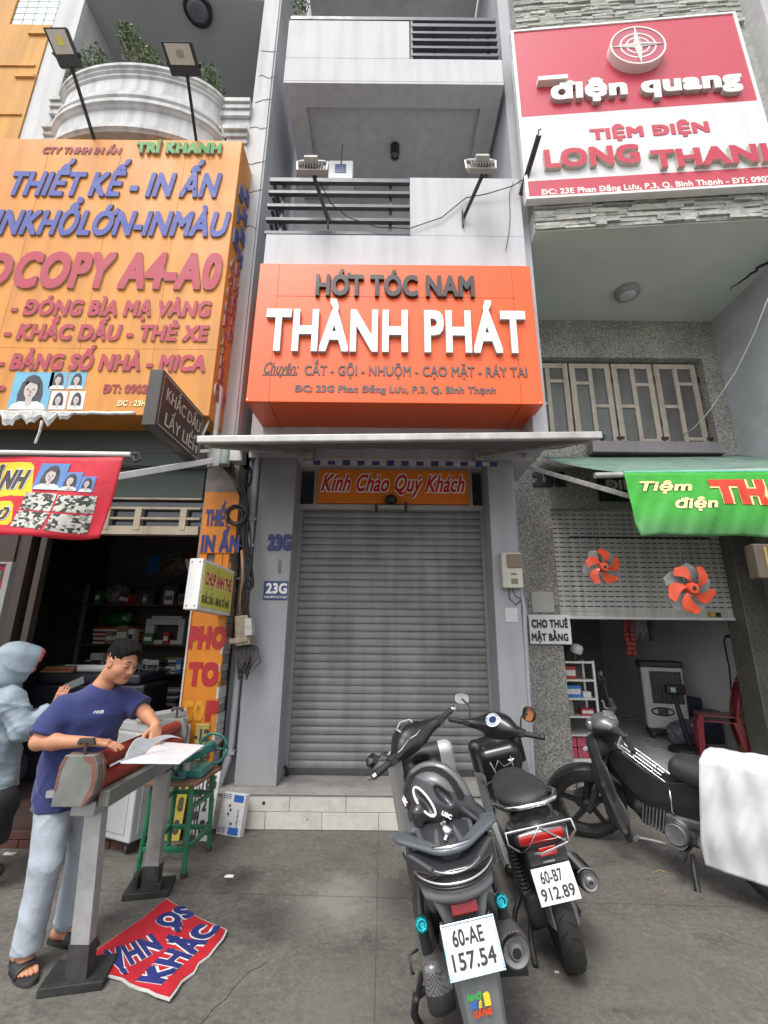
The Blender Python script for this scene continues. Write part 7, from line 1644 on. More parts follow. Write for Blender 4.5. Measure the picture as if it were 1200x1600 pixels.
b = k.mb(); b.tube([(-.19, .075, .802), (-.205, 0, .80), (-.19, -.075, .802)], [.006, .0095, .006], 8); b.tube([(-.0, -.012, .82), (-.06, .006, .822), (-.12, -.008, .815)], [.022, .016, .018], 10); b.tube([(-.08, -.015, .82), (-.14, .015, .80)], .008, 6); b.build('chrome_clip', M_CHROME, gr, smooth=True)
# rear apron, reflector, plate, fender
v = k.vol((-.34, -.18, .44), (.06, .18, .68), .006)
v.rbox((-.155, 0, .60), (.035, .125, .115), .025, 0, Matrix.Rotation(R(14), 3, 'Y')); v.rbox((-.11, .10, .59), (.10, .035, .08), .02, .04); v.rbox((-.11, -.10, .59), (.10, .035, .08), .02, .04); v.ell((-.215, 0, .60), (.045, .05, .12), .004, None, 's')
for sg in (1, -1): v.half((0, sg*.118, .66), (0, sg*.93, -.36), .004)
k.vb(v, 'rear_apron', M_GREYP)
b = k.mb(); b.cbox((-.203, 0, .652), (.012, .07, .045), Matrix.Rotation(R(16), 3, 'Y')); rf = b.build('clear_reflector', mat('clear_reflector', (.35,.36,.37), .15, var=.1), k.t, bevel=.004)
b = k.mb(); b.cbox((-.226, -.004, .607), (.014, .10, .036), Matrix.Rotation(R(16), 3, 'Y')); b.build('red_reflector', mat('dull_red_reflector', srgb('7e1a22'), .2, var=.1), k.t, bevel=.004)
holo = mat('rainbow_rim', (.6,.7,.75), .15, metal=.8, var=0); 
n_ = holo.node_tree.nodes; tc = n_.new('ShaderNodeTexCoord'); wv = n_.new('ShaderNodeTexNoise'); wv.inputs['Scale'].default_value = 9; cr = n_.new('ShaderNodeValToRGB')
for i_, (p_, c_) in enumerate(((.3, (.8,.35,.5,1)), (.42, (.4,.75,.85,1)), (.52, (.75,.75,.8,1)), (.62, (.25,.7,.7,1)), (.72, (.8,.5,.7,1)))):
    e_ = cr.color_ramp.elements[i_] if i_ < 2 else cr.color_ramp.elements.new(p_); e_.position = p_; e_.color = c_
holo.node_tree.links.new(tc.outputs['Object'], wv.inputs[0]); holo.node_tree.links.new(wv.outputs[0], cr.inputs[0]); holo.node_tree.links.new(cr.outputs[0], n_['Principled BSDF'].inputs['Base Color'])
k.plate((-.285, 0, .515), 20, [('60-AE', .080, .030, .115)], [('157.54', .018, .015, .158)], holo)
def fender_fn(z0, zl, x0, bow, hw0, hw1, tip):
    def fn(u, w_):
        z = z0-zl*u; hw = hw0+(hw1-hw0)*u; s_ = 2*w_-1
        if tip and u > .7: z += .0; hw *= 1-.72*((u-.7)/.3)
        x = x0-bow*math.sin(u*2.4)-.018*(1-abs(s_))-.006*(1-min(1, abs(s_)*4))+.05*max(0, abs(s_)-.82)/.18
        return k.pt((x, -hw*s_, z))
    return fn
b = MB(); b.grid(fender_fn(.56, .42, -.243, .030, .098, .068, False), 20, 16, .006); fe = b.build('rear_fender', M_FEND, k.t, smooth='auto', ang=25)
MS = frame(k.pt((-.2905, .052, .335)), k.B.to_3x3() @ V((0, -1, 0)), k.B.to_3x3() @ V((-.06, 0, 1)))
cg, cbl, cro, cye = mat('sticker_green', srgb('39b54a'), .4), mat('sticker_blue', srgb('2f7fd0'), .4), mat('sticker_red', srgb('e4532c'), .4), mat('sticker_yellow', srgb('e8d23a'), .4)
for body_, x, y, w_, h_, m_ in (('NHỚ', 0, .042, .052, .020, cg), ('ĐỔ', .004, .018, .026, .018, cbl), ('É', .034, .018, .014, .018, cye), ('XĂNG', .008, -.008, .070, .020, cro)):
    text('lettering', body_, MS @ Matrix.Translation((x, y, .010)), w_, h_, [m_, m_], fe, depth=.001, bold=.04, shear=.2)
b = MB().at(MS); b.slab([(.056, .018, .010), (.078, .018, .010), (.078, .052, .010), (.071, .06, .010), (.056, .056, .010)], (0, 0, .001)); b.build('sticker', cye, fe)
# teal bolts, case, exhaust, shock, stand
for y, x, z in ((.165, -.06, .50), (-.175, -.03, .50)):
    MT = Matrix.Translation((x, y, z)) @ Matrix.Rotation(R(-70), 4, 'Y'); b = k.mb(); b.lathe([(.020, -.03), (.029, -.01), (.029, .01), (.022, .018), (.014, .018), (.012, .008)], MT, 8); b.build('turn_bolt', M_TEALA, k.t, bevel=.002)
    b = k.mb(); b.tube([(x+.03, y, z+.02), (x+.08, y*.9, z+.12)], .018, 10); b.tube([(x+.01, y, z-.02), (.0, y*.95, z-.22)], .022, 10)
    b.build('shock_absorber', M_BLKM, k.t, smooth='auto')
v = k.vol((-.16, .08, .14), (.52, .26, .46), .006); v.rbox((.16, .155, .29), (.28, .040, .085), .035, 0, Matrix.Rotation(R(4), 3, 'Y')); v.cap((.38, .12, .30), (.38, .19, .30), .10, .09, .03); v.cap((-.03, .13, .28), (-.03, .19, .28), .085, .07, .03); v.half((0, .195, 0), (0, 1, 0), .012)
k.vb(v, 'transmission_case', [M_BLKM, M_CARB], matfn=lambda c: ((c[:, 2] > .30) & (c[:, 0] < .22)).astype(int))
b = k.mb(); b.tube([(-.02, .2, .40), (-.06, .235, .41), (-.09, .235, .37), (-.06, .23, .35)], .006, 6); b.tube([(.05, .20, .28), (-.02, .235, .24), (-.03, .24, .25)], .012, 8); b.build('kick_start', M_CHAR, k.t, smooth=True)
b = k.mb(); b.tube([(.02, .17, .25), (.08, .24, .19), (.10, .26, .12), (.14, .24, .04), (.17, .235, -.035)], [.013, .016, .016, .016, .018], 10); b.build('side_stand', M_BLACK, k.t, smooth=True)
b = k.mb(); b.tube([(.42, -.10, .26), (.34, -.17, .27), (.28, -.19, .28)], .02, 10); b.tube([(.34, -.16, .29), (.28, -.165, .295), (.04, -.172, .345), (-.09, -.176, .37), (-.115, -.177, .375)], [.035, .058, .066, .064, .057], 22); ex = b.build('muffler', M_EXH, k.t, smooth='auto')
b = k.mb(); d = V((-.115, -.177, .375)); MQ = Matrix.Translation(d) @ Matrix.Rotation(R(-87), 4, 'Y'); b.lathe([(.050, .0), (.050, .012), (.036, .006), (.030, .003), (.022, .02), (.018, .02), (.016, -.01)], MQ, 24); b.build('tail_pipe', M_ALLOY, ex, smooth='auto')
b = k.mb(); b.lathe([(.015, .0), (.016, .021), (.0, .0215)], MQ, 16, close=False); b.build('pipe_bore', M_BLACK, ex)
b = k.mb()
def shield(u, w_):
    x = .22-.40*u; c0 = V((x, -.2-.01*u, .295+.04*u)); a = R(30)+R(115)*w_*(1-.25*u)+R(-10); rr = .085; return c0+V((0, math.cos(a)*rr*(-1 if False else 1)*1.0-.0, math.sin(a)*rr))
b.grid(lambda u, w_: (lambda c0, a: c0+V((0, math.cos(a)*.078, math.sin(a)*.078)))(V((.30-.45*u, -.165-.012*u, .30+.082*u)), R(-15+125*w_)), 14, 12, .005); b.build('heat_shield', M_CARB, ex, smooth='auto')
b = k.mb(); b.bar((-.02, -.10, .27), (-.05, -.22, .27), .03, .03); b.build('axle_bracket', M_BLKM, k.t, bevel=.004)
v = k.vol((-.14, -.14, .16), (.30, .14, .42), .008); v.ell((.1, .02, .3), (.18, .09, .10), 0); k.vb(v, 'engine', M_ALLOY)
# handlebar
v = k.vol((.78, -.27, .84), (1.12, .27, 1.10), .006); v.ell((.97, 0, .965), (.085, .16, .075), 0); v.ell((.99, 0, 1.01), (.07, .10, .05), .05); v.cap((.95, .10, .965), (.915, .20, .965), .050, .034, .04); v.cap((.95, -.10, .965), (.915, -.20, .965), .050, .034, .04); v.ell((.96, 0, .89), (.06, .06, .09), .05)
cw = k.vb(v, 'handlebar_cowl', M_BLKG, True)
b = k.mb(True); b.slab([(.905, .045, 1.005), (.905, -.045, 1.005), (.975, -.055, 1.062), (.975, .055, 1.062)], (-.006, 0, .007)); b.build('instrument', mat('dark_lcd', (.06,.065,.07), .1, var=.3, scale=30), cw, bevel=.003)
b = k.mb(True); b.tube([(.90, .05, 1.0), (.975, .06, 1.07), (1.0, 0, 1.085), (.975, -.06, 1.07), (.90, -.05, 1.0), (.89, 0, .995), (.90, .05, 1.0)], .0045, 6); b.tube([(.90, .06, 1.0), (.89, .14, .985), (.90, .20, .98)], .004, 6); b.build('silver_trim', M_SILV, cw, smooth=True)
for sg in (1, -1):
    b = k.mb(True); b.cbox((.905, sg*.225, .967), (.055, .05, .05)); b.cbox((.885, sg*.215, .982), (.02, .028, .014)); b.build('switch_box', M_BLKM, k.t, bevel=.01)
    k.grip(sg*.24, sg*.355, .905, .965); k.end(sg*.356, .905, .965, M_CHROME); k.lever(sg*.22, sg*.385, .905, .962, M_ALLOY if sg > 0 else M_BLKM)
k.mirror((.925, .21, .98), (.97, .26, 1.01), (.965, .315, 1.02), .05, .036, (1, .3, -.2), 6)
b = k.mb(); b.cbox((.905, 0, .72), (.012, .075, .045), Matrix.Rotation(R(-17), 3, 'Y')); b.build('sticker', mat('worn_sticker', (.35,.34,.33), .6, var=.6, scale=60), k.t)
b = k.mb(); MK = Matrix.Translation((.90, -.09, .79)) @ Matrix.Rotation(R(-75), 4, 'Y'); b.lathe([(.026, 0), (.026, .012), (.016, .014), (.010, .008)], MK, 18); b.build('ignition', M_ALLOY, k.t, smooth='auto')
for sg in (1, -1):
    b = k.mb(True); b.tube(spline([(.93, sg*.20, .955), (1.02, sg*.19, .99), (1.07, sg*.10, .93), (1.06, sg*.05, .82)]), .005, 6); b.build('control_cable', M_CABLE, k.t, smooth=True)
# helmet on the seat
hc = k.pt((.115, .03, .822)); hz = Matrix.Rotation(R(-16), 3, 'Z') @ Matrix.Rotation(R(-8), 3, 'X') @ Matrix.Rotation(R(14), 3, 'Y')
hm = thing('helmet', 'black vented helmet with a white ringed vent on the grey scooter seat', 'helmet', hc, hz); MH = np.array(XF[hm])
v = Vol((-.18, -.17, -.05), (.27, .17, .24), .005)
v.ell((0, 0, .06), (.155, .125, .145), 0); v.half((0, 0, -.02), (0, 0, -1), .012)
v.chain([(.10, 0, .09), (.20, 0, .055), (.25, 0, .03)], [.055, .03, .012], .04, fl=1.0); v.rbox((.17, 0, .062), (.085, .085, .012), .010, .03, Matrix.Rotation(R(16), 3, 'Y'))
v.disp(lambda x, y, z: .0065*np.tanh(5*(np.sin(y*78+.4*np.sin(x*14))+.25))*np.clip((z-.055)*14, 0, 1)*np.clip((.20-x)*12, 0, 1))
for sg in (-1, 1):
    v.ell((.045, sg*.118, .10), (.055, .03, .022), .01, Matrix.Rotation(R(25), 3, 'Y'), 's'); v.ell((-.03, sg*.125, .05), (.065, .022, .022), .01, Matrix.Rotation(R(30), 3, 'Y'), 's')
    v.chain([(-.05, sg*.115, .0), (-.03, sg*.11, -.045)], [.03, .02], .03)
post = lambda q: q @ MH[:3, :3].T+MH[:3, 3]
v.build('shell', [mat('helmet_black', (.03,.03,.033), .3, var=.1, coat=.3), mat('helmet_slot', (.006,.006,.006), .8), mat('helmet_grey', (.10,.10,.105), .35, coat=.2)], hm, lambda c: np.where((np.sin(c[:, 1]*78+.4*np.sin(c[:, 0]*14)) > .35) & (c[:, 2] > .10) & (c[:, 0] < .13), 1, np.where((c[:, 2] > .125) & (c[:, 0] < .15), 2, 0)), post=post)
def onshell(u, w_, d=.004):   # u along x, w height angle on the right side
    x, z = u, w_; yy = math.sqrt(max(.0004, 1-(x/.155)**2-((z-.06)/.145)**2)); return V((x, -(.125*yy+d), z))
b = MB().at(XF[hm]); el = [(-.03+.068*math.cos(a)*math.cos(R(30))+.026*math.sin(a)*math.sin(R(30)), .05-.068*math.cos(a)*math.sin(R(30))+.026*math.sin(a)*math.cos(R(30))) for a in np.linspace(0, 2*math.pi, 33)]
b.tube([onshell(*p) for p in el], .0058, 6); b.build('vent_ring', M_WHITEL, hm, smooth=True)
o = text('lettering', 'UBC', XF[hm] @ frame(V((.055, -.128, .03)), (1, .35, -.15), (0, .2, 1)), .045, .018, [M_WHITEL]*2, hm, depth=.003, bold=.05, rise=.0)
text('lettering', 'UBC', XF[hm] @ frame(V((-.135, -.070, .015)), (.6, -.75, -.25), (0, .1, 1)), .05, .02, [M_WHITEL]*2, hm, depth=.003, bold=.05)
b = MB().at(XF[hm]); p = onshell(.02, .015); b.cyl(p, p+V((0, -.004, 0)), .007, n=12); b.build('rivet', M_WHITEL, hm)

# ---------------------------------------------------------------- black scooter
k = Bike('motor_scooter', 'black scooter with number plate 60-B7 912.89 and a red tail lamp', (.965, 2.80, 0), 85, 14, -36, (.92, 0, .78))
k.wheel((0, 0, .29), .29, .108); k.wheel((1.23, 0, .265), .265, .085, True)
v = k.vol((.36, -.26, .16), (1.2, .26, .95)); v.rbox((.98, 0, .57), (.05, .20, .34), .05, 0, Matrix.Rotation(R(-15), 3, 'Y')); v.ell((1.05, 0, .64), (.12, .16, .26), .08, Matrix.Rotation(R(-15), 3, 'Y')); v.rbox((.86, 0, .72), (.08, .15, .14), .06, .05, Matrix.Rotation(R(-15), 3, 'Y')); v.rbox((.70, 0, .25), (.30, .19, .045), .04, .06)
k.vb(v, 'leg_shield', [M_BLKG, mat('pale_grey_inner_panel', (.30,.325,.33), .35, var=.08)], matfn=lambda c: ((np.abs(c[:, 1]) > .135) & (c[:, 2] < .68) & (c[:, 2] > .29)).astype(int))
v = k.vol((-.30, -.24, .34), (.60, .24, .80)); v.ell((.28, 0, .55), (.34, .165, .19), 0); v.ell((.02, 0, .63), (.26, .15, .10), .08, Matrix.Rotation(R(10), 3, 'Y')); v.ell((-.02, 0, .30), (.33, .13, .26), .03, None, 's')
for sg in (1, -1): v.half((.1, sg*.148, .60), (0, sg*.94, .34), .005); v.half((.2, sg*.148, .53), (-.12, sg*.95, -.28), .005)
k.vb(v, 'body', M_BLKG)
v = k.vol((-.16, -.2, .62), (.66, .2, .86)); v.ell((.40, 0, .715), (.24, .13, .065), 0); v.ell((.12, 0, .755), (.25, .145, .062), .07); v.half((0, 0, .675), (0, 0, -1), .01); v.ell((-.02, 0, .775), (.10, .125, .04), .04); k.vb(v, 'seat', M_VINYL)
b = k.mb(); q = [(.10, .16, .74), (-.04, .165, .765), (-.15, .13, .775), (-.185, .06, .775), (-.19, -.06, .775), (-.15, -.13, .775), (-.04, -.165, .765), (.10, -.16, .74)]
b.tube(q, .013, 10); b.tube([(-.10, .12, .755), (-.10, -.12, .755)], .01, 8); b.build('grab_rail', M_CHROME, k.t, smooth=True)
v = k.vol((-.32, -.2, .58), (.02, .2, .74), .006); v.ell((-.12, 0, .665), (.13, .16, .05), 0); v.rbox((-.20, 0, .655), (.05, .13, .03), .025, .03); tl = k.vb(v, 'tail_lamp', [M_SMOKE, M_REDL], matfn=lambda c: ((c[:, 2] < .676) & (np.abs(c[:, 1]) < .11)).astype(int))
b = k.mb(); z_ = .705; fr_ = [(-.02, .19, .715), (-.235, .165, .70), (-.245, -.165, .70), (-.02, -.19, .715)]; lo_ = [(-.05, .17, .64), (-.225, .12, .61), (-.275, .02, .60), (-.245, -.12, .61), (-.05, -.17, .64)]
b.tube(fr_, .006, 6); b.tube(lo_, .006, 6)
for a_, c_ in ((fr_[1], lo_[1]), (fr_[2], lo_[3])): b.tube([a_, (a_[0]-.02, a_[1]*1.02, .66), c_], .006, 6)
b.tube([(-.25, .0, .70), (-.265, .07, .635), (-.24, .10, .61)], .0035, 5); b.tube([(-.25, .0, .70), (-.262, -.07, .65), (-.25, -.11, .62)], .0035, 5)
b.build('lamp_guard', M_CHROME, tl, smooth='auto', ang=60)
v = k.vol((-.34, -.16, .42), (.04, .16, .64), .006); v.rbox((-.19, 0, .56), (.035, .105, .10), .025, 0, Matrix.Rotation(R(14), 3, 'Y')); v.rbox((-.1, 0, .60), (.10, .10, .05), .03, .04); k.vb(v, 'rear_apron', M_BLKG)
b = k.mb(); b.cbox((-.232, -.015, .588), (.014, .085, .036), Matrix.Rotation(R(14), 3, 'Y')); b.build('red_reflector', mat('bright_red_reflector', srgb('b3201c'), .2, var=.08), k.t, bevel=.003)
MN = frame(k.pt((-.247, .022, .548)), k.B.to_3x3() @ V((0, -1, 0)), k.B.to_3x3() @ V((.22, 0, 1))); text('lettering', 'HONDA', MN, .055, .009, [M_SILV]*2, k.t, depth=.002, bold=.03)
k.plate((-.285, -.0, .475), 20, [('60-B7', .078, .034, .105)], [('912.89', .016, .016, .158)])
b = MB(); b.grid(fender_fn(.42, .185, -.238, .022, .076, .072, True), 20, 16, .006); b.build('rear_fender', M_FEND, k.t, smooth='auto', ang=25)
b = k.mb(); p0, p1 = V((.02, .135, .60)), V((-.06, .125, .30)); b.tube([p0, p1], .013, 10)
for i in range(14): c = p0.lerp(p1, .05+.055*i); b.lathe([(.026, -.007), (.033, 0), (.026, .007)], Matrix.Translation(c) @ Matrix.Rotation(R(-14), 4, 'Y'), 16, close=False)
sa = b.build('shock_absorber', M_BLKM, k.t, smooth='auto'); b = k.mb(); b.tube([p0.lerp(p1, .82), p1+V((-.01, 0, -.03))], [.02, .012], 12); b.build('shock_rod', M_CHROME, sa, smooth='auto')
v = k.vol((-.16, .04, .14), (.46, .22, .44), .007); v.rbox((.16, .10, .29), (.26, .045, .075), .035, 0); v.cap((.32, .08, .30), (.32, .16, .30), .095, .085, .03); v.cap((-.03, .07, .28), (-.03, .14, .28), .08, .06, .03); v.half((0, .150, 0), (0, 1, 0), .012); k.vb(v, 'transmission_case', M_BLKM)
b = k.mb(); b.tube([(.30, -.12, .30), (.22, -.165, .315), (-.02, -.178, .36), (-.12, -.182, .378), (-.145, -.182, .382)], [.03, .046, .052, .050, .043], 20); ex = b.build('muffler', M_EXH, k.t, smooth='auto')
MQ = Matrix.Translation((-.145, -.182, .382)) @ Matrix.Rotation(R(-87), 4, 'Y'); b = k.mb(); b.lathe([(.037, 0), (.037, .008), (.026, .004), (.016, .016), (.013, .016), (.012, -.01)], MQ, 20); b.build('tail_pipe', M_ALLOY, ex, smooth='auto')
b = k.mb(); b.grid(lambda u, w_: (lambda c0, a: c0+V((0, math.cos(a)*.060, math.sin(a)*.060)))(V((.18-.30*u, -.178, .325+.05*u)), R(50+80*w_)), 10, 8, .004); b.build('heat_shield', M_CHROME, ex, smooth='auto')
b = k.mb(); b.tube([(.30, .10, .24), (.24, .20, .14), (.20, .26, .0), (.20, .27, -.05)], .014, 8); b.build('side_stand', M_BLACK, k.t, smooth=True); b = k.mb(); b.tube([(.10, .12, .22), (.02, .17, .10), (-.06, .18, .06)], .014, 8); b.tube([(.10, -.10, .22), (.06, -.12, .16)], .014, 8); b.tube([(.05, .14, .15), (.06, -.12, .16)], .012, 8); b.build('centre_stand', M_BLACK, k.t, smooth=True)
v = k.vol((.74, -.26, .82), (1.08, .26, 1.08), .006); v.ell((.93, 0, .955), (.085, .15, .075), 0); v.ell((.95, 0, 1.0), (.075, .10, .05), .05); v.cap((.92, .10, .955), (.885, .20, .955), .05, .034, .04); v.cap((.92, -.10, .955), (.885, -.20, .955), .05, .034, .04); v.ell((.92, 0, .87), (.06, .07, .09), .05); cw = k.vb(v, 'handlebar_cowl', M_BLKG, True)
MD = Matrix.Translation((.868, 0, 1.008)) @ Matrix.Rotation(R(-48), 4, 'Y'); b = k.mb(True); b.lathe([(.055, -.01), (.058, .014), (.052, .016), (.050, .010)], MD, 28); b.build('dial_rim', M_CHROME, cw, smooth='auto')
b = k.mb(True); b.lathe([(.050, .0115), (.03, .0118), (.0, .012)], MD, 28, close=False); b.build('dial', mat('dial_white_blue', (.5,.54,.62), .15, var=.5, scale=40), cw)
b = k.mb(True); b.lathe([(.028, .0125), (.0, .0128)], MD, 20, close=False)
for i in range(9): a = R(-30+30*i); b.at(k.B @ k.S @ MD); b.cbox((.04*math.cos(a), .04*math.sin(a), .0125), (.012, .004, .001), Matrix.Rotation(a, 3, 'Z'))
b.build('dial_marks', mat('dial_navy', (.02,.03,.10), .2), cw)
for sg in (1, -1):
    b = k.mb(True); b.cbox((.875, sg*.215, .957), (.055, .05, .05)); b.build('switch_box', M_BLKM, k.t, bevel=.01)
    k.grip(sg*.23, sg*.345, .875, .955); k.end(sg*.346, .875, .955, M_BLKM); k.lever(sg*.21, sg*.375, .875, .952, M_BLKM if sg > 0 else M_ALLOY)
k.mirror((.89, .20, .975), (.91, .215, 1.07), (.90, .275, 1.12), .062, .042, (-1, -.55, .15)); k.mirror((.89, -.20, .975), (.90, -.205, 1.06), (.885, -.265, 1.09), .058, .05, (-1, .5, .25))
b = k.mb(); b.cbox((.795, .09, .80), (.01, .055, .05), Matrix.Rotation(R(-15), 3, 'Y')); b.build('sticker', mat('worn_sticker', (.3,.3,.3)), k.t); MK = Matrix.Translation((.785, -.07, .765)) @ Matrix.Rotation(R(-75), 4, 'Y'); b = k.mb(); b.lathe([(.03, 0), (.03, .012), (.018, .014), (.012, .006)], MK, 18); b.build('ignition', M_WHITEL, k.t, smooth='auto')
b = k.mb(); b.tube([(.62, .09, .80), (.63, .06, .70), (.60, .045, .64), (.60, .04, .60)], .004, 6); b.tube([(.66, -.17, .70), (.64, .0, .715), (.62, .2, .66)], .0035, 6); b.tube([(.66, -.06, .80), (.65, -.06, .69)], .0035, 6); b.tube([(.66, -.06, .76), (.68, 0, .74), (.66, .03, .79), (.65, .075, .73)], .0035, 6); b.build('wire_hook', M_ALLOY, k.t, smooth=True)
b = k.mb(); b.cyl((.93, 0, .86), (.95, 0, .70), .045, n=14); b.build('steering_neck', M_BLKM, k.t)

# ---------------------------------------------------------------- underbone with the white cloth
k = Bike('motorbike', 'black step-through motorbike with its rear half under a white cloth', (2.49, 3.27, 0), 128, 7, 38, (.93, 0, .80), 27)
k.wheel((0, 0, .285), .285, .085); k.wheel((1.235, 0, .29), .29, .075, True)
b = k.mb(True)
for sg in (-1, 1): b.tube([(1.235, sg*.075, .29), (1.06, sg*.075, .62)], [.026, .022], 12); b.cyl((1.235, sg*.045, .29), (1.235, sg*.09, .29), .022, n=12)
b.tube([(1.06, .075, .62), (1.04, 0, .66), (1.06, -.075, .62)], .022, 10); b.tube([(1.04, 0, .64), (.93, 0, .86)], .025, 10); b.build('fork', M_BLKM, k.t, smooth='auto')
b = k.mb(True); fsec = [(-.066, -.075), (-.064, -.02), (-.050, .012), (-.02, .026), (.02, .026), (.050, .012), (.064, -.02), (.066, -.075), (.058, -.075), (.056, -.025), (.044, .004), (0, .016), (-.044, .004), (-.056, -.025), (-.058, -.075)]
rings = []
for a in np.linspace(R(8), R(158), 26):
    f_ = min(1, (a-R(8))/R(25)+.35, (R(158)-a)/R(20)+.3); rings.append([V((1.235+(.312+q*min(1, f_*1.1))*math.cos(a), p*min(1, f_+.25), .29+(.312+q*min(1, f_*1.1))*math.sin(a))) for p, q in fsec])
b.loft(rings); b.build('front_fender', M_BLKG, k.t, smooth='auto', ang=40)
v = k.vol((.62, -.26, .14), (1.20, .26, .92), .007)      # leg shield wings
for sg in (-1, 1):
    v.chain([(1.07, sg*.10, .80), (1.00, sg*.15, .56), (.91, sg*.175, .34), (.86, sg*.165, .20)], [.035, .085, .095, .04], .04, fl=.20, ax=(.35, sg*1.0, .1))
    v.chain([(1.06, sg*.09, .78), (.98, sg*.17, .52), (.86, sg*.20, .24)], [.025, .022, .018], .02)
v.ell((1.05, 0, .76), (.09, .12, .10), .06)
k.vb(v, 'leg_shield', [M_BLKM, mat('worn_grey_edge', (.06,.06,.06), .5, var=.2)], matfn=lambda c: ((np.abs(c[:, 1]) > .195)).astype(int))
b = k.mb(); b.cbox((1.125, .085, .735), (.05, .05, .03), Matrix.Rotation(R(30), 3, 'Y')); b.cbox((1.125, -.085, .735), (.05, .05, .03), Matrix.Rotation(R(30), 3, 'Y')); b.build('turn_signal', mat('clear_lens', (.45,.45,.43), .12), k.t, bevel=.008)
v = k.vol((-.36, -.22, .34), (.98, .22, .82), .007)      # tunnel and side covers
v.chain([(.90, 0, .66), (.66, 0, .50), (.45, 0, .50), (.15, 0, .60), (-.25, 0, .66)], [.085, .10, .12, .125, .08], .10); v.chain([(.80, 0, .56), (.55, 0, .44), (.2, 0, .5)], [.10, .13, .13], .08)
for sg in (1, -1): v.half((.4, sg*.098, .55), (.05, sg*.96, .26), .006); v.half((.4, sg*.108, .46), (0, sg*.97, -.22), .006)
k.vb(v, 'body', M_BLKG)
v = k.vol((-.40, -.2, .52), (.58, .2, .88), .007); v.ell((.28, 0, .70), (.25, .145, .10), 0); v.ell((-.05, 0, .745), (.30, .14, .06), .08); v.rbox((.40, 0, .70), (.13, .115, .065), .05, .05, Matrix.Rotation(R(-12), 3, 'Y')); k.vb(v, 'seat', M_VINYL)
b = k.mb()                                                # chrome carrier on the tunnel
for y in (-.07, -.025, .025, .07): b.tube([(.88, y, .80), (.86, y, .78), (.52, y, .575), (.47, y, .575)], .0042, 8)
b.tube([(.87, -.07, .79), (.89, -.04, .81), (.89, .04, .81), (.87, .07, .79)], .006, 8)
for t_ in (.25, .6, .95): b.tube([(.86-.34*t_, -.07, .78-.205*t_), (.86-.34*t_, .07, .78-.205*t_)], .005, 6)
b.tube([(.47, -.07, .575), (.45, -.07, .60), (.45, .07, .60), (.47, .07, .575)], .006, 8); b.tube([(.55, .075, .58), (.54, .10, .52), (.545, .11, .44), (.53, .11, .42)], .007, 8); b.build('carrier_rack', M_CHROME, k.t, smooth=True)
v = k.vol((.22, -.2, .14), (.84, .22, .46), .006)         # engine
v.rbox((.45, 0, .31), (.17, .10, .085), .04, 0); v.cap((.60, 0, .34), (.80, 0, .38), .075, .065, .04); v.cap((.53, .08, .31), (.53, .145, .31), .085, .078, .02); v.cap((.36, .08, .30), (.36, .135, .30), .055, .05, .02); v.rbox((.40, .06, .385), (.20, .055, .03), .02, .03); v.cap((.5,-.08,.3),(.5,-.14,.3),.09,.08,.02); v.half((0, .150, 0), (0, 1, 0), .008); v.half((0, -.150, 0), (0, -1, 0), .008)
b = k.mb()
for i in range(7): x = .62+i*.022; b.cbox((x, 0, .345+.006*i), (.007, .20, .17), Matrix.Rotation(R(-14), 3, 'Y'))
b.build('cooling_fins', M_ALLOY, k.t)
en = k.vb(v, 'engine', mat('grey_engine_alloy', (.12,.12,.118), .45, metal=.55, var=.25, scale=14, spot=.2))
for x, z, r_ in ((.53, .31, .062), (.36, .30, .036)):
    b = k.mb(); MY = Matrix.Translation((x, .149, z)) @ Matrix.Rotation(-math.pi/2, 4, 'X'); b.lathe([(r_, 0), (r_+.006, .006), (r_, .010), (r_*.85, .006), (0, .008)], MY, 28, close=False); b.build('cover_ring', M_ALLOY, en, smooth='auto')
b = k.mb(); b.bar((.30, .10, .36), (-.05, .10, .33), .04, .06); b.tube([(.28, .1, .29), (.02, .1, .27)], .02, 8); b.build('chain_case', M_ALLOY, k.t, bevel=.01)
b = k.mb(); b.tube([(.62, .13, .22), (.72, .17, .23), (.78, .20, .235)], .009, 8); b.cyl((.775, .19, .235), (.775, .235, .235), .016, n=12); b.tube([(.62, .13, .22), (.5, .15, .22)], .009, 8); b.build('gear_pedal', M_ALLOY, k.t, smooth='auto')
b = k.mb(); b.tube([(.50, -.2, .20), (.50, .20, .20)], .012, 8)
for sg in (-1, 1): b.cyl((.50, sg*.15, .20), (.50, sg*.25, .20), .026, n=12)
b.build('foot_pegs', M_BLKM, k.t, smooth='auto')
b = k.mb(); b.tube([(.47, .10, .19), (.45, .17, .10), (.43, .215, .0), (.425, .23, -.025)], [.016, .017, .017, .026], 10); ss = b.build('side_stand', M_BLACK, k.t, smooth=True); b = k.mb(); b.lathe([(.024, -.006), (.024, .006)], Matrix.Translation((.435, .208, .022)) @ Matrix.Rotation(R(-20), 4, 'X'), 14); b.build('stand_ring', M_CHROME, ss)
v = k.vol((.74, -.2, .82), (1.14, .2, 1.10), .006)         # cowl
v.ell((.965, 0, .965), (.10, .10, .062), 0); v.ell((1.0, 0, .945), (.085, .08, .075), .04); v.cap((.93, .08, .955), (.88, .17, .955), .04, .028, .03); v.cap((.93, -.08, .955), (.88, -.17, .955), .04, .028, .03); v.ell((.95, 0, .87), (.06, .06, .10), .04)
cw = k.vb(v, 'handlebar_cowl', [M_BLKM, mat('dull_silver', (.13,.13,.13), .35, metal=.3, var=.1)], True, matfn=lambda c: ((c[:, 2] > .965) & (np.abs(c[:, 1]) < .115)).astype(int))
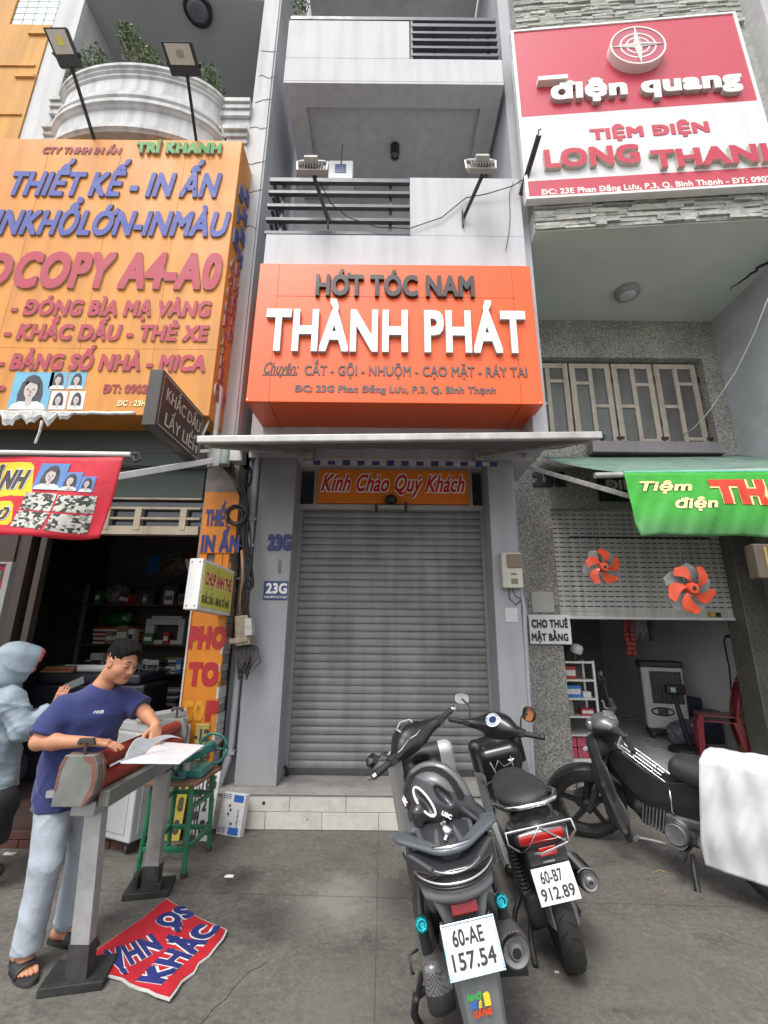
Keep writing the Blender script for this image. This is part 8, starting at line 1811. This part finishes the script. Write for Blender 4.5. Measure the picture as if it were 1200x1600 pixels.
b = k.mb(True); b.lathe([(.05, .045), (.045, .075), (.03, .085), (0, .09)], Matrix.Translation((1.02, 0, .945)) @ Matrix.Rotation(R(82), 4, 'Y'), 24, close=False); b.build('headlamp', mat('headlamp_glass', (.22,.22,.21), .06, metal=.3, var=.4), cw, smooth='auto')
MD = Matrix.Translation((.925, 0, 1.012)) @ Matrix.Rotation(R(-32), 4, 'Y'); b = k.mb(True); b.lathe([(.055, -.015), (.055, .012), (.048, .014), (0, .012)], MD, 24, close=False); b.build('speedometer', mat('grey_dial', (.20,.20,.21), .12, var=.5, scale=40), cw, smooth='auto')
for sg in (1, -1):
    b = k.mb(True); b.cbox((.865, sg*.19, .955), (.05, .045, .045)); b.build('switch_box', M_BLKM, k.t, bevel=.01); k.grip(sg*.21, sg*.33, .855, .952, -.01); k.end(sg*.331, .855, .942, M_BLKM); k.lever(sg*.19, sg*.36, .86, .95, M_ALLOY)
k.mirror((.88, -.18, .97), (.89, -.20, 1.12), (.885, -.215, 1.22), .034, .055, (-1, .2, .1))
b = k.mb(); b.tube([(.15, -.16, .28), (-.3, -.18, .34)], [.045, .055], 16); b.build('muffler', M_EXH, k.t, smooth='auto')
b = k.mb(); b.tube([(.08, .13, .78), (.0, .15, .80), (-.25, .13, .81)], .011, 8); b.tube([(.08, -.13, .78), (.0, -.15, .80), (-.25, -.13, .81)], .011, 8); b.build('grab_rail', M_BLKM, k.t, smooth=True)
# cloth over its rear half
cl = thing('cloth', 'crumpled white cloth draped over the rear half of the black motorbike', 'cloth', k.pt((-.1, .15, .8)))
def clothf(u, w_):
    x = .30-.78*u+.10*max(0, w_-.45)*(1-u)
    L_ = 1.20*w_-.26            # arc length from the ridge; negative = far side
    if L_ < 0: y, z = -.15, .825+L_
    elif L_ < .30: y, z = -.15+L_, .83+.012*math.sin(L_/.30*math.pi)
    else:
        d = L_-.30; y, z = .155+.07*min(1, d*1.5)+.02*math.sin(d*5), .83-d*.97
    wr = .004*(1-abs(math.sin(u*23+w_*8)))**2+.003*math.sin(u*61+w_*37)+.008*math.sin(u*17+w_*5)+.007*math.sin(u*31-w_*9)+.006*math.sin(w_*23+u*7)
    return k.pt((x+.012*math.sin(w_*9), y+wr*(1 if L_ > .28 else .2), z+wr*.4-.0))
b = MB(); b.grid(clothf, 60, 80, .003); b.build('sheet', mat('white_cotton', (.60,.61,.60), .9, var=.08, scale=5, bump=.35, bscale=9), cl, smooth=True)
# ================================================================ people
M_SKIN = mat('warm_skin', srgb('b98263'), .55, var=.07, scale=11, bump=.05, bscale=200); M_SKIN.node_tree.nodes['Principled BSDF'].inputs['Subsurface Weight'].default_value = .12; M_SKIN.node_tree.nodes['Principled BSDF'].inputs['Subsurface Radius'].default_value = (.02, .008, .005); M_SKIN.node_tree.nodes['Principled BSDF'].inputs['Subsurface Scale'].default_value = .5
M_LIP = mat('lip', srgb('a0605a'), .5, var=.05); M_HAIRB = mat('black_hair', (.010,.009,.009), .8, var=.4, scale=70, bump=.9, bscale=260, spec=.15); M_NAIL = mat('nail', srgb('c79a86'), .35, var=0)
M_NAVY = mat('navy_jersey', srgb('2a3264'), .9, var=.07, scale=7, bump=.55, bscale=15, sheen=.15); M_DENIM = mat('washed_denim', srgb('a9b2bb'), .9, var=.16, scale=7, bump=.6, bscale=17, spot=.15)
def pl_rot(F, U):
    F = V(F).normalized(); U = V(U); L_ = U.cross(F).normalized(); U = F.cross(L_); return Matrix((F, L_, U)).transposed()
def finger(v, root, dirs, lens, r0, r1):
    p = V(root); rs = np.linspace(r0, r1, len(lens)+1)
    for i, (d, l) in enumerate(zip(dirs, lens)): q = p+V(d).normalized()*l; v.cap(p, q, rs[i], rs[i+1], .004); p = q
    return p
def hand(v, wrist, F, N, curl, spread=.12, scale=1., thumb=1, curls=None):
    """F: towards the fingers, N: out of the back of the hand; thumb = +1 when the thumb is on N x F side"""
    F, N = V(F).normalized(), V(N); S_ = N.cross(F).normalized()*thumb; N = F.cross(S_)*thumb; N.normalize(); w0 = V(wrist); s = scale
    k = w0+F*.085*s
    v.rbox((w0+F*.048*s), (.042*s, .036*s, .0135*s), .012*s, .012, Matrix((F, S_, N)).transposed()); tips = []
    v.cap(w0-F*.01, w0+F*.03*s, .021*s, .024*s, .015, fl=.7, ax=N)
    for i, (o_, l) in enumerate(((.029, .92), (.010, 1.0), (-.010, .95), (-.028, .76))):
        c = curl if curls is None else curls[i]; rt = k+S_*o_*s; d0 = F+S_*(o_*spread*25*.3)
        ds = [d0-N*math.tan(min(1.3, c*.45)), d0-N*math.tan(min(1.35, c*.9)), d0-N*math.tan(min(1.4, c*1.2))]
        tips.append(finger(v, rt-F*.008*s, ds, [.040*l*s, .026*l*s, .020*l*s], .0092*s, .0072*s))
        v.ell(rt-F*.004*s+N*.005*s, (.010*s, .009*s, .008*s), .006)
    rt = w0+F*.025*s+S_*.030*s
    finger(v, rt, [F*.7+S_*.8-N*.25, F*.9+S_*.35-N*.35, F*1+S_*.1-N*.3], [.034*s, .030*s, .024*s], .0125*s, .0085*s)
    return tips, k
def trunk(v, st, F, k=.0):
    """st: list of (x, y, z, half-width, half-depth), lateral axis from F"""
    F = V((F[0], F[1], 0)).normalized(); S_ = (-F.y, F.x); st = np.array(sorted(st, key=lambda q: q[2]))
    def fn(x, y, z):
        zc = np.clip(z, st[0, 2], st[-1, 2]); g = lambda i: np.interp(zc, st[:, 2], st[:, i])
        dx, dy = x-g(0), y-g(1); a, b = g(3), g(4); u = (dx*S_[0]+dy*S_[1])/a; w_ = (dx*F.x+dy*F.y)/b
        d = ((np.abs(u)**2.4+np.abs(w_)**2.4)**(1/2.4)-1)*np.minimum(a, b)
        return np.maximum(d, np.maximum(st[0, 2]-z, z-st[-1, 2]))
    m = st[:, 3].max()+.02; return v.put(fn, (st[:, 0].min()-m, st[:, 1].min()-m, st[0, 2]), (st[:, 0].max()+m, st[:, 1].max()+m, st[-1, 2]), k)
def tubecut(v, a, b, ra, rb, k, extra=.0):
    a_, b_ = np.array(a), np.array(b); d = (b_-a_)/np.linalg.norm(b_-a_); L2 = float((b_-a_) @ (b_-a_))
    def fn(x, y, z):
        px, py, pz = x-a_[0], y-a_[1], z-a_[2]; t = np.clip((px*(b_-a_)[0]+py*(b_-a_)[1]+pz*(b_-a_)[2])/L2, 0, 1.2)
        qx, qy, qz = px-t*(b_-a_)[0], py-t*(b_-a_)[1], pz-t*(b_-a_)[2]
        return np.maximum(np.sqrt(qx*qx+qy*qy+qz*qz)-(ra+(rb-ra)*t), (x-b_[0])*d[0]+(y-b_[1])*d[1]+(z-b_[2])*d[2])
    r = max(ra, rb); return v.put(fn, np.minimum(a_, b_)-r, np.maximum(a_, b_)+r, k)
def head(v, C, Rm, neck, r_neck=.050, s_=.92):
    h0 = lambda f, l, u: V(C)+Rm @ V((f, l, u))*s_
    h = h0; E_ = v.ell
    class W:
        def ell(q, c, r, k=0, rot=None, op='u'): E_(c, [x*s_ for x in r], k, rot, op)
        def cap(q, *a, **k): vv.cap(*a, **k)
    vv = v; v = W()
    v.ell(h(-.012, 0, .035), (.095, .075, .082), 0, Rm); v.ell(h(.030, 0, -.040), (.060, .060, .074), .04, Rm); v.ell(h(.058, 0, -.092), (.026, .030, .020), .03, Rm)
    for s in (-1, 1):
        v.ell(h(.045, s*.045, -.028), (.026, .020, .022), .03, Rm); v.ell(h(.0, s*.048, -.062), (.04, .014, .03), .03, Rm)
        v.ell(h(.091, s*.031, .010), (.014, .019, .011), .010, Rm, 's'); v.ell(h(.078, s*.031, .008), (.012, .016, .011), .004, Rm)
        v.ell(h(-.008, s*.076, -.004), (.020, .008, .031), .006, Rm); v.ell(h(-.002, s*.084, .0), (.011, .006, .018), .004, Rm, 's')
        v.ell(h(.094, s*.012, -.030), (.011, .009, .008), .006, Rm)
    v.ell(h(.080, 0, .030), (.014, .052, .010), .014, Rm)
    v.cap(h(.084, 0, .016), h(.104, 0, -.024), .0085, .0118, k=.012)
    v.ell(h(.082, 0, -.056), (.014, .023, .0075), .007, Rm); v.ell(h(.080, 0, -.069), (.013, .020, .0075), .006, Rm)
    v.cap(h(-.030, 0, -.035), neck, r_neck*.97, r_neck, k=.03)
    return h
# ---------------------------------------------------------------- the young man at the press
pm = thing('person', 'young man in a navy T-shirt and washed jeans working at the roller press', 'person', (-1.68, 2.80, 0))
HC = V((-1.520, 2.785, 1.418)); RH = pl_rot((.90, -.30, -.34), (.30, -.10, 1))
v = Vol((-1.92, 2.48, -.005), (-1.15, 3.08, 1.545), .0042)
h = head(v, HC, RH, (-1.615, 2.80, 1.285))
v.cap((-1.615, 2.80, 1.275), (-1.645, 2.805, 1.12), .050, .075, .03)
shR, shL = V((-1.745, 2.69, 1.185)), V((-1.53, 2.92, 1.205)); elR, elL = V((-1.775, 2.585, 1.035)), V((-1.405, 2.90, 1.135)); wrR, wrL = V((-1.515, 2.60, 1.035)), V((-1.283, 2.805, 1.08))
v.cap((-1.625, 2.80, 1.20), shR, .05, .05, .03).cap((-1.625, 2.80, 1.20), shL, .05, .05, .03)
v.chain([shR, elR], [.048, .040], .02); v.chain([elR, elR.lerp(wrR, .3), wrR], [.037, .038, .0245], .02); v.chain([shL, elL], [.046, .038], .02); v.chain([elL, elL.lerp(wrL, .3), wrL], [.036, .037, .0245], .02)
hand(v, wrR, (.94, .30, -.14), (.1, -.05, 1), .30, thumb=1, curls=(.35, .3, .35, .5))
hand(v, wrL, (.28, -.42, -.85), (.75, -.35, .45), .55, thumb=-1, curls=(.75, .6, .45, .4))
v.chain([(-1.645, 2.805, 1.12), (-1.69, 2.79, .82)], [.08, .09], .03)
hipR, hipL, knR, knL, anR, anL = (-1.745, 2.735, .80), (-1.665, 2.865, .80), (-1.705, 2.695, .43), (-1.645, 2.905, .43), (-1.725, 2.705, .09), (-1.672, 2.925, .09)
v.chain([hipR, knR, anR], [.075, .05, .036], .02); v.chain([hipL, knL, anL], [.075, .05, .036], .02)
def foot(v, an, heel, toe):
    heel, toe = V(heel), V(toe); d = (toe-heel).normalized(); s = V((-d.y, d.x, 0)); m = heel.lerp(toe, .62)
    v.cap(heel+EZ*.045+d*.02, an, .030, .034, .02); v.cap(heel+EZ*.042+d*.025, m+EZ*.034, .028, .030, .02, fl=.8, ax=(0, 0, 1)); v.cap(V(an)-EZ*.01, m+EZ*.038, .034, .022, .03)
    v.cap(m+s*.022+EZ*.030, m-s*.026+EZ*.028, .018, .016, .02)
    for o_, l, r_ in ((.030, .058, .0125), (.011, .060, .0095), (-.005, .054, .009), (-.020, .046, .0085), (-.034, .036, .008)):
        q = m+s*o_+EZ*.030+d*.005; v.cap(q, q+d*l*.7+EZ*.003, r_, r_, .006); v.cap(q+d*l*.7+EZ*.003, q+d*l-EZ*.004, r_, r_*.9, .003)
    return d, s, m
fR = ((-1.815, 2.775, 0), (-1.630, 2.625, 0)); fL = ((-1.735, 2.925, 0), (-1.505, 2.895, 0))
foot(v, anR, *fR); foot(v, anL, *fL)
def skinmat(c):
    loc = (c-np.array(HC)) @ np.array(RH)/.92; lip = (loc[:, 0] > .079) & (np.abs(loc[:, 1]) < .022) & (loc[:, 2] < -.050) & (loc[:, 2] > -.074); return lip.astype(int)
v.build('body', [M_SKIN, M_LIP], pm, skinmat)
# hair: short sides, thick top
v = Vol(HC-V((.17, .17, .14)), HC+V((.17, .17, .17)), .004)
v.ell(h(-.014, 0, .046), (.094, .071, .079), 0, RH); v.ell(h(.014, 0, .092), (.086, .060, .046), .03, RH); v.ell(h(.066, 0, .080), (.036, .056, .026), .02, RH)
v.half(h(.052, 0, .040), RH @ V((.80, 0, -.60)), .012); v.half(h(-.03, 0, -.035), RH @ V((.35, 0, -1)), .02); v.half(h(.030, 0, .02), RH @ V((1, 0, -.75)), .01)
for s in (-1, 1): v.ell(h(.0, s*.09, -.012), (.030, .03, .036), .006, RH, 's')
v.disp(lambda x, y, z: .0035*np.sin(x*150+z*60)*np.sin(y*140-z*90)+.002*np.sin(x*260-y*180))
v.build('hair', M_HAIRB, pm)
b = MB()
for s in (-1, 1):
    b.tube([h(.0905, s*.014, .033), h(.0885, s*.032, .038), h(.078, s*.050, .031)], [.0025, .0036, .002], 6); b.tube([h(.0905, s*.017, .004), h(.0905, s*.031, .0015), h(.081, s*.046, .004)], [.0014, .0022, .0014], 6)
b.build('brows_and_lashes', M_HAIRB, pm, smooth=True)
# T-shirt
v = Vol((-1.95, 2.45, .64), (-1.33, 3.10, 1.36), .005); FT = (.70, -.71)
trunk(v, [(-1.692, 2.79, .66, .168, .120), (-1.693, 2.788, .85, .168, .122), (-1.672, 2.79, 1.02, .168, .120), (-1.645, 2.795, 1.14, .170, .118), (-1.630, 2.80, 1.225, .135, .095), (-1.618, 2.80, 1.275, .078, .068), (-1.612, 2.80, 1.30, .062, .058)], FT, 0)
v.cap((-1.62, 2.80, 1.225), shR+V((.01, .01, -.01)), .060, .060, .06).cap((-1.62, 2.80, 1.225), shL+V((0, -.01, -.01)), .060, .058, .06)
tubecut(v, shR, (-1.772, 2.602, 1.052), .068, .078, .03); tubecut(v, shL, (-1.425, 2.905, 1.148), .066, .074, .03)
v.cap((-1.57, 2.77, 1.40), (-1.603, 2.79, 1.288), .075, .056, .006, op='s')
fold = lambda ph, p=4: (1-np.abs(np.sin(ph)))**p
v.disp(lambda x, y, z: -.007*fold(13*z+9*(x-y)+1.5*np.sin(8*(x+y)))*np.clip((1.18-z)*4, 0, 1)-.005*fold(19*(x+y)-6*z+.8)*np.clip((1.1-z)*4, 0, 1)+.004*np.sin(34*(x+y)+6*z+2*np.sin(7*z))*np.clip((1.2-z)*3, .2, 1)+.0025*np.sin(48*z+40*x-30*y+2*np.sin(9*x+11*y))+.002*np.abs(np.sin(30*(x-y)+17*z)))
v.half((0, 0, .685), (0.0, 0, -1))
ts = v.build('t_shirt', M_NAVY, pm)
c = V((-1.555, 2.762, 1.155)); Fc = V((.62, -.77, .10)); text('chest_print', 'ORDR', frame(V((-1.585, 2.700, 1.150)), (.78, .62, .05), (0, .0, 1)), .05, .018, [M_WHITEL]*2, pm, depth=.003, bold=.03, shear=.3)
# jeans
v = Vol((-1.95, 2.55, .05), (-1.45, 3.08, .86), .0055)
v.chain([(-1.735, 2.745, .76), (-1.700, 2.700, .46), (-1.722, 2.705, .10)], [.092, .072, .066], .02); v.chain([(-1.672, 2.855, .76), (-1.640, 2.900, .46), (-1.668, 2.925, .11)], [.092, .071, .065], .02); v.ell((-1.70, 2.80, .76), (.11, .155, .09), .04, Matrix.Rotation(R(-45), 3, 'Z')); v.half((0, 0, .79), (0, 0, 1))
v.half((-1.722, 2.705, .082), (.05, -.1, -1)); v.disp(lambda x, y, z: -.004*fold(17*z+22*x-20*y, 6)*np.clip(1.2-np.abs(z-.43)*7, 0, 1)-.005*fold(30*z+18*x+14*y, 6)*np.clip((.24-z)*7, 0, 1)-.004*fold(12*z-24*x+18*y+1, 6)*np.clip((z-.5)*5, 0, 1)+.0012*np.sin(46*z+38*x-30*y+2.5*np.sin(6*z+9*y))+.002*np.sin(30*x+24*y-9*z))
v.build('jeans', M_DENIM, pm)
# sandals
for hl, te in (fR, fL):
    hl, te = V(hl), V(te); d = (te-hl).normalized(); s = V((-d.y, d.x, 0)); b = MB(); n = 28; out = []
    for i in range(n):
        a = 2*math.pi*i/n; t = math.cos(a); wd = .050 if t > 0 else .040; out.append(hl.lerp(te, .51)+d*(.145*t)+s*(wd*math.copysign(abs(math.sin(a))**.75, math.sin(a))))
    b.loft([[p+EZ*.001 for p in out], [p+EZ*.014 for p in out], [hl.lerp(te, .5)+(p-hl.lerp(te, .5))*.97+EZ*.021 for p in out]]); sd = b.build('sandal', M_BLKM, pm, smooth='auto')
    b = MB(); m = hl.lerp(te, .66)
    b.grid(lambda u, w_: m+d*(-.052+.085*u)+s*(math.cos(math.pi*w_)*(.049-.004*u))+EZ*(.014+(.056-.016*u)*math.sin(math.pi*w_)**.8), 8, 14, .005); b.build('strap', M_BLKM, sd, smooth=True)

# ---------------------------------------------------------------- the hooded person at the left edge
p2 = thing('person', 'person in a pale blue grey hooded jacket holding a phone at the left edge', 'person', (-2.72, 3.45, 0))
M_JKT = mat('pale_blue_grey_nylon', srgb('8896a0'), .6, var=.1, scale=8, bump=.7, bscale=14, sheen=.1); M_BLKC = mat('black_trousers', (.016,.016,.018), .85, var=.2, scale=8)
v = Vol((-3.05, 3.1, .0), (-2.18, 3.75, 1.52), .0055)
H2 = V((-2.665, 3.45, 1.365)); R2 = pl_rot((.74, .64, -.25), (.2, .1, 1)); h2 = head(v, H2, R2, (-2.73, 3.43, 1.24))
v.cap((-2.73, 3.43, 1.24), (-2.74, 3.44, 1.05), .07, .12, .03); v.chain([(-2.74, 3.44, 1.05), (-2.76, 3.46, .80)], [.12, .12], .03)
w2 = V((-2.335, 3.46, 1.085)); v.chain([(-2.55, 3.34, 1.16), (-2.40, 3.36, .93), w2], [.05, .04, .026], .02); v.chain([(-2.86, 3.56, 1.14), (-2.72, 3.66, .95), (-2.5, 3.6, 1.02)], [.05, .04, .028], .02)
hand(v, w2, (.22, .12, .95), (.45, -.85, .0), .75, thumb=-1, scale=.92, curls=(.7, .75, .8, .85))
v.chain([(-2.76, 3.40, .74), (-2.55, 3.37, .52), (-2.555, 3.38, .20)], [.07, .05, .036], .02); v.chain([(-2.80, 3.55, .76), (-2.72, 3.62, .66), (-2.80, 3.60, .16)], [.07, .05, .036], .02)
v.build('body', M_SKIN, p2)
v = Vol((-3.10, 3.05, .50), (-2.20, 3.80, 1.58), .006); FJ = (.80, .60)
trunk(v, [(-2.68, 3.43, .54, .235, .175), (-2.71, 3.44, .75, .225, .17), (-2.73, 3.44, .98, .20, .155), (-2.735, 3.44, 1.13, .185, .13), (-2.735, 3.44, 1.22, .12, .10)], FJ, 0)
v.chain([(-2.70, 3.42, 1.17), (-2.575, 3.34, 1.12)], [.10, .085], .04); v.chain([(-2.565, 3.335, 1.13), (-2.45, 3.345, .95)], [.085, .072], .03); tubecut(v, (-2.45, 3.345, .95), (-2.352, 3.44, 1.07), .068, .044, .03)
v.chain([(-2.75, 3.5, 1.17), (-2.86, 3.58, 1.12), (-2.73, 3.67, .93), (-2.52, 3.61, 1.0)], [.1, .085, .075, .055], .03)
v.disp(lambda x, y, z: -.008*fold(14*z+8*x+5*y+1.2*np.sin(9*x))-.006*fold(21*z-13*x+9*y)+.003*np.sin(46*z+36*x-20*y+2.5*np.sin(8*z+11*x))+.003*np.sin(30*x+26*y-14*z)+.0015*np.abs(np.sin(60*z-40*x))); v.half((-2.5, 0, .575), (.2, 0, -1)); v.build('jacket', M_JKT, p2)
v = Vol((-2.95, 3.18, 1.12), (-2.42, 3.72, 1.56), .005); hh = lambda f, l, u: H2+R2 @ V((f, l, u))
v.ell(hh(-.01, 0, .025), (.145, .108, .125), 0, R2); v.ell(hh(.075, 0, .055), (.085, .082, .085), .03, R2); v.ell(hh(.06, 0, -.03), (.08, .09, .10), .03, R2); v.ell(hh(-.03, 0, -.08), (.12, .115, .10), .05, R2); v.ell(hh(-.065, 0, -.13), (.12, .13, .06), .05, R2); v.ell(hh(.07, 0, .02), (.115, .080, .105), .0, R2, 's'); v.ell(hh(.13, 0, -.06), (.09, .075, .09), .02, R2, 's'); v.half(hh(.122, 0, 0), R2 @ V((1, 0, -.10)), .003)
v.disp(lambda x, y, z: -.006*fold(12*z+14*x-7*y)+.003*np.sin(50*z+30*x)*np.sin(30*x-28*y)); v.build('hood', [M_JKT, mat('coral_lining', srgb('b9584e'), .7, var=.1)], p2, lambda c: ((((c-np.array(H2)) @ np.array(R2))[:, 0] > .104)).astype(int))
v = Vol((-3.0, 3.18, .22), (-2.38, 3.80, .88), .007); v.chain([(-2.76, 3.40, .68), (-2.55, 3.37, .50), (-2.555, 3.38, .28)], [.125, .115, .105], .05); v.chain([(-2.80, 3.55, .74), (-2.72, 3.63, .64), (-2.80, 3.60, .30)], [.125, .11, .10], .05); v.half((-2.5, 0, .29), (-.35, 0, -1)); v.disp(lambda x, y, z: .005*np.sin(40*z+20*x)*np.sin(22*x+15*y)); v.build('trousers', M_BLKC, p2)
for q in ((-2.60, 3.40), (-2.80, 3.60)): v = Vol((q[0]-.14, q[1]-.1, .03), (q[0]+.2, q[1]+.1, .22), .006); v.chain([(q[0]-.04, q[1], .12), (q[0]+.10, q[1]+.03, .10)], [.045, .040], .02); v.half((0, 0, .07), (0, 0, -1)); v.build('shoe', M_BLKM, p2)
b = MB(); b.tube([(-2.575, 3.265, .98), (-2.565, 3.262, .92), (-2.56, 3.262, .85), (-2.545, 3.262, .80)], .006, 6); b.cbox((-2.565, 3.258, .905), (.02, .012, .03)); b.build('drawstring', M_CHAR, p2)
ph = thing('phone', 'dark phone held in the raised hand of the hooded person', 'phone', w2+V((.06, .0, .10))); Mp = frame(w2+V((.015, .03, .085)), (.80, .25, .42), (-.35, .5, .75)); b = MB().at(Mp); b.box((0, 0, -.009), (.135, .068, 0)); b.build('case', M_BLKG, ph, bevel=.005); b = MB().at(Mp); b.box((.004, .004, .0002), (.131, .064, .0012)); b.build('screen', mat('dark_screen', (.02,.022,.026), .08, var=0), ph)
# what the hooded person sits on (mostly outside the picture)
sl_ = thing('bar_stool', 'dark stool under the hooded person', 'stool', (-2.86, 3.5, 0)); b = MB(); b.lathe([(.16, .62), (.17, .64), (.17, .655), (.15, .665)], Matrix.Translation((-2.86, 3.5, 0)), 24); b.build('seat', M_BLKM, sl_, smooth='auto')
for a in (45, 135, 225, 315): b = MB(); c_, s_ = math.cos(R(a)), math.sin(R(a)); b.tube([(-2.86+.12*c_, 3.5+.12*s_, .62), (-2.86+.18*c_, 3.5+.18*s_, 0)], .012, 8); b.build('leg', M_CHAR, sl_)
b = MB(); b.tube([(-2.86+.165*math.cos(a*.33), 3.5+.165*math.sin(a*.33), .075) for a in range(20)], .011, 6); b.build('foot_ring', M_CHAR, sl_)

for o in (p2, ph, sl_): o.location.x += .035
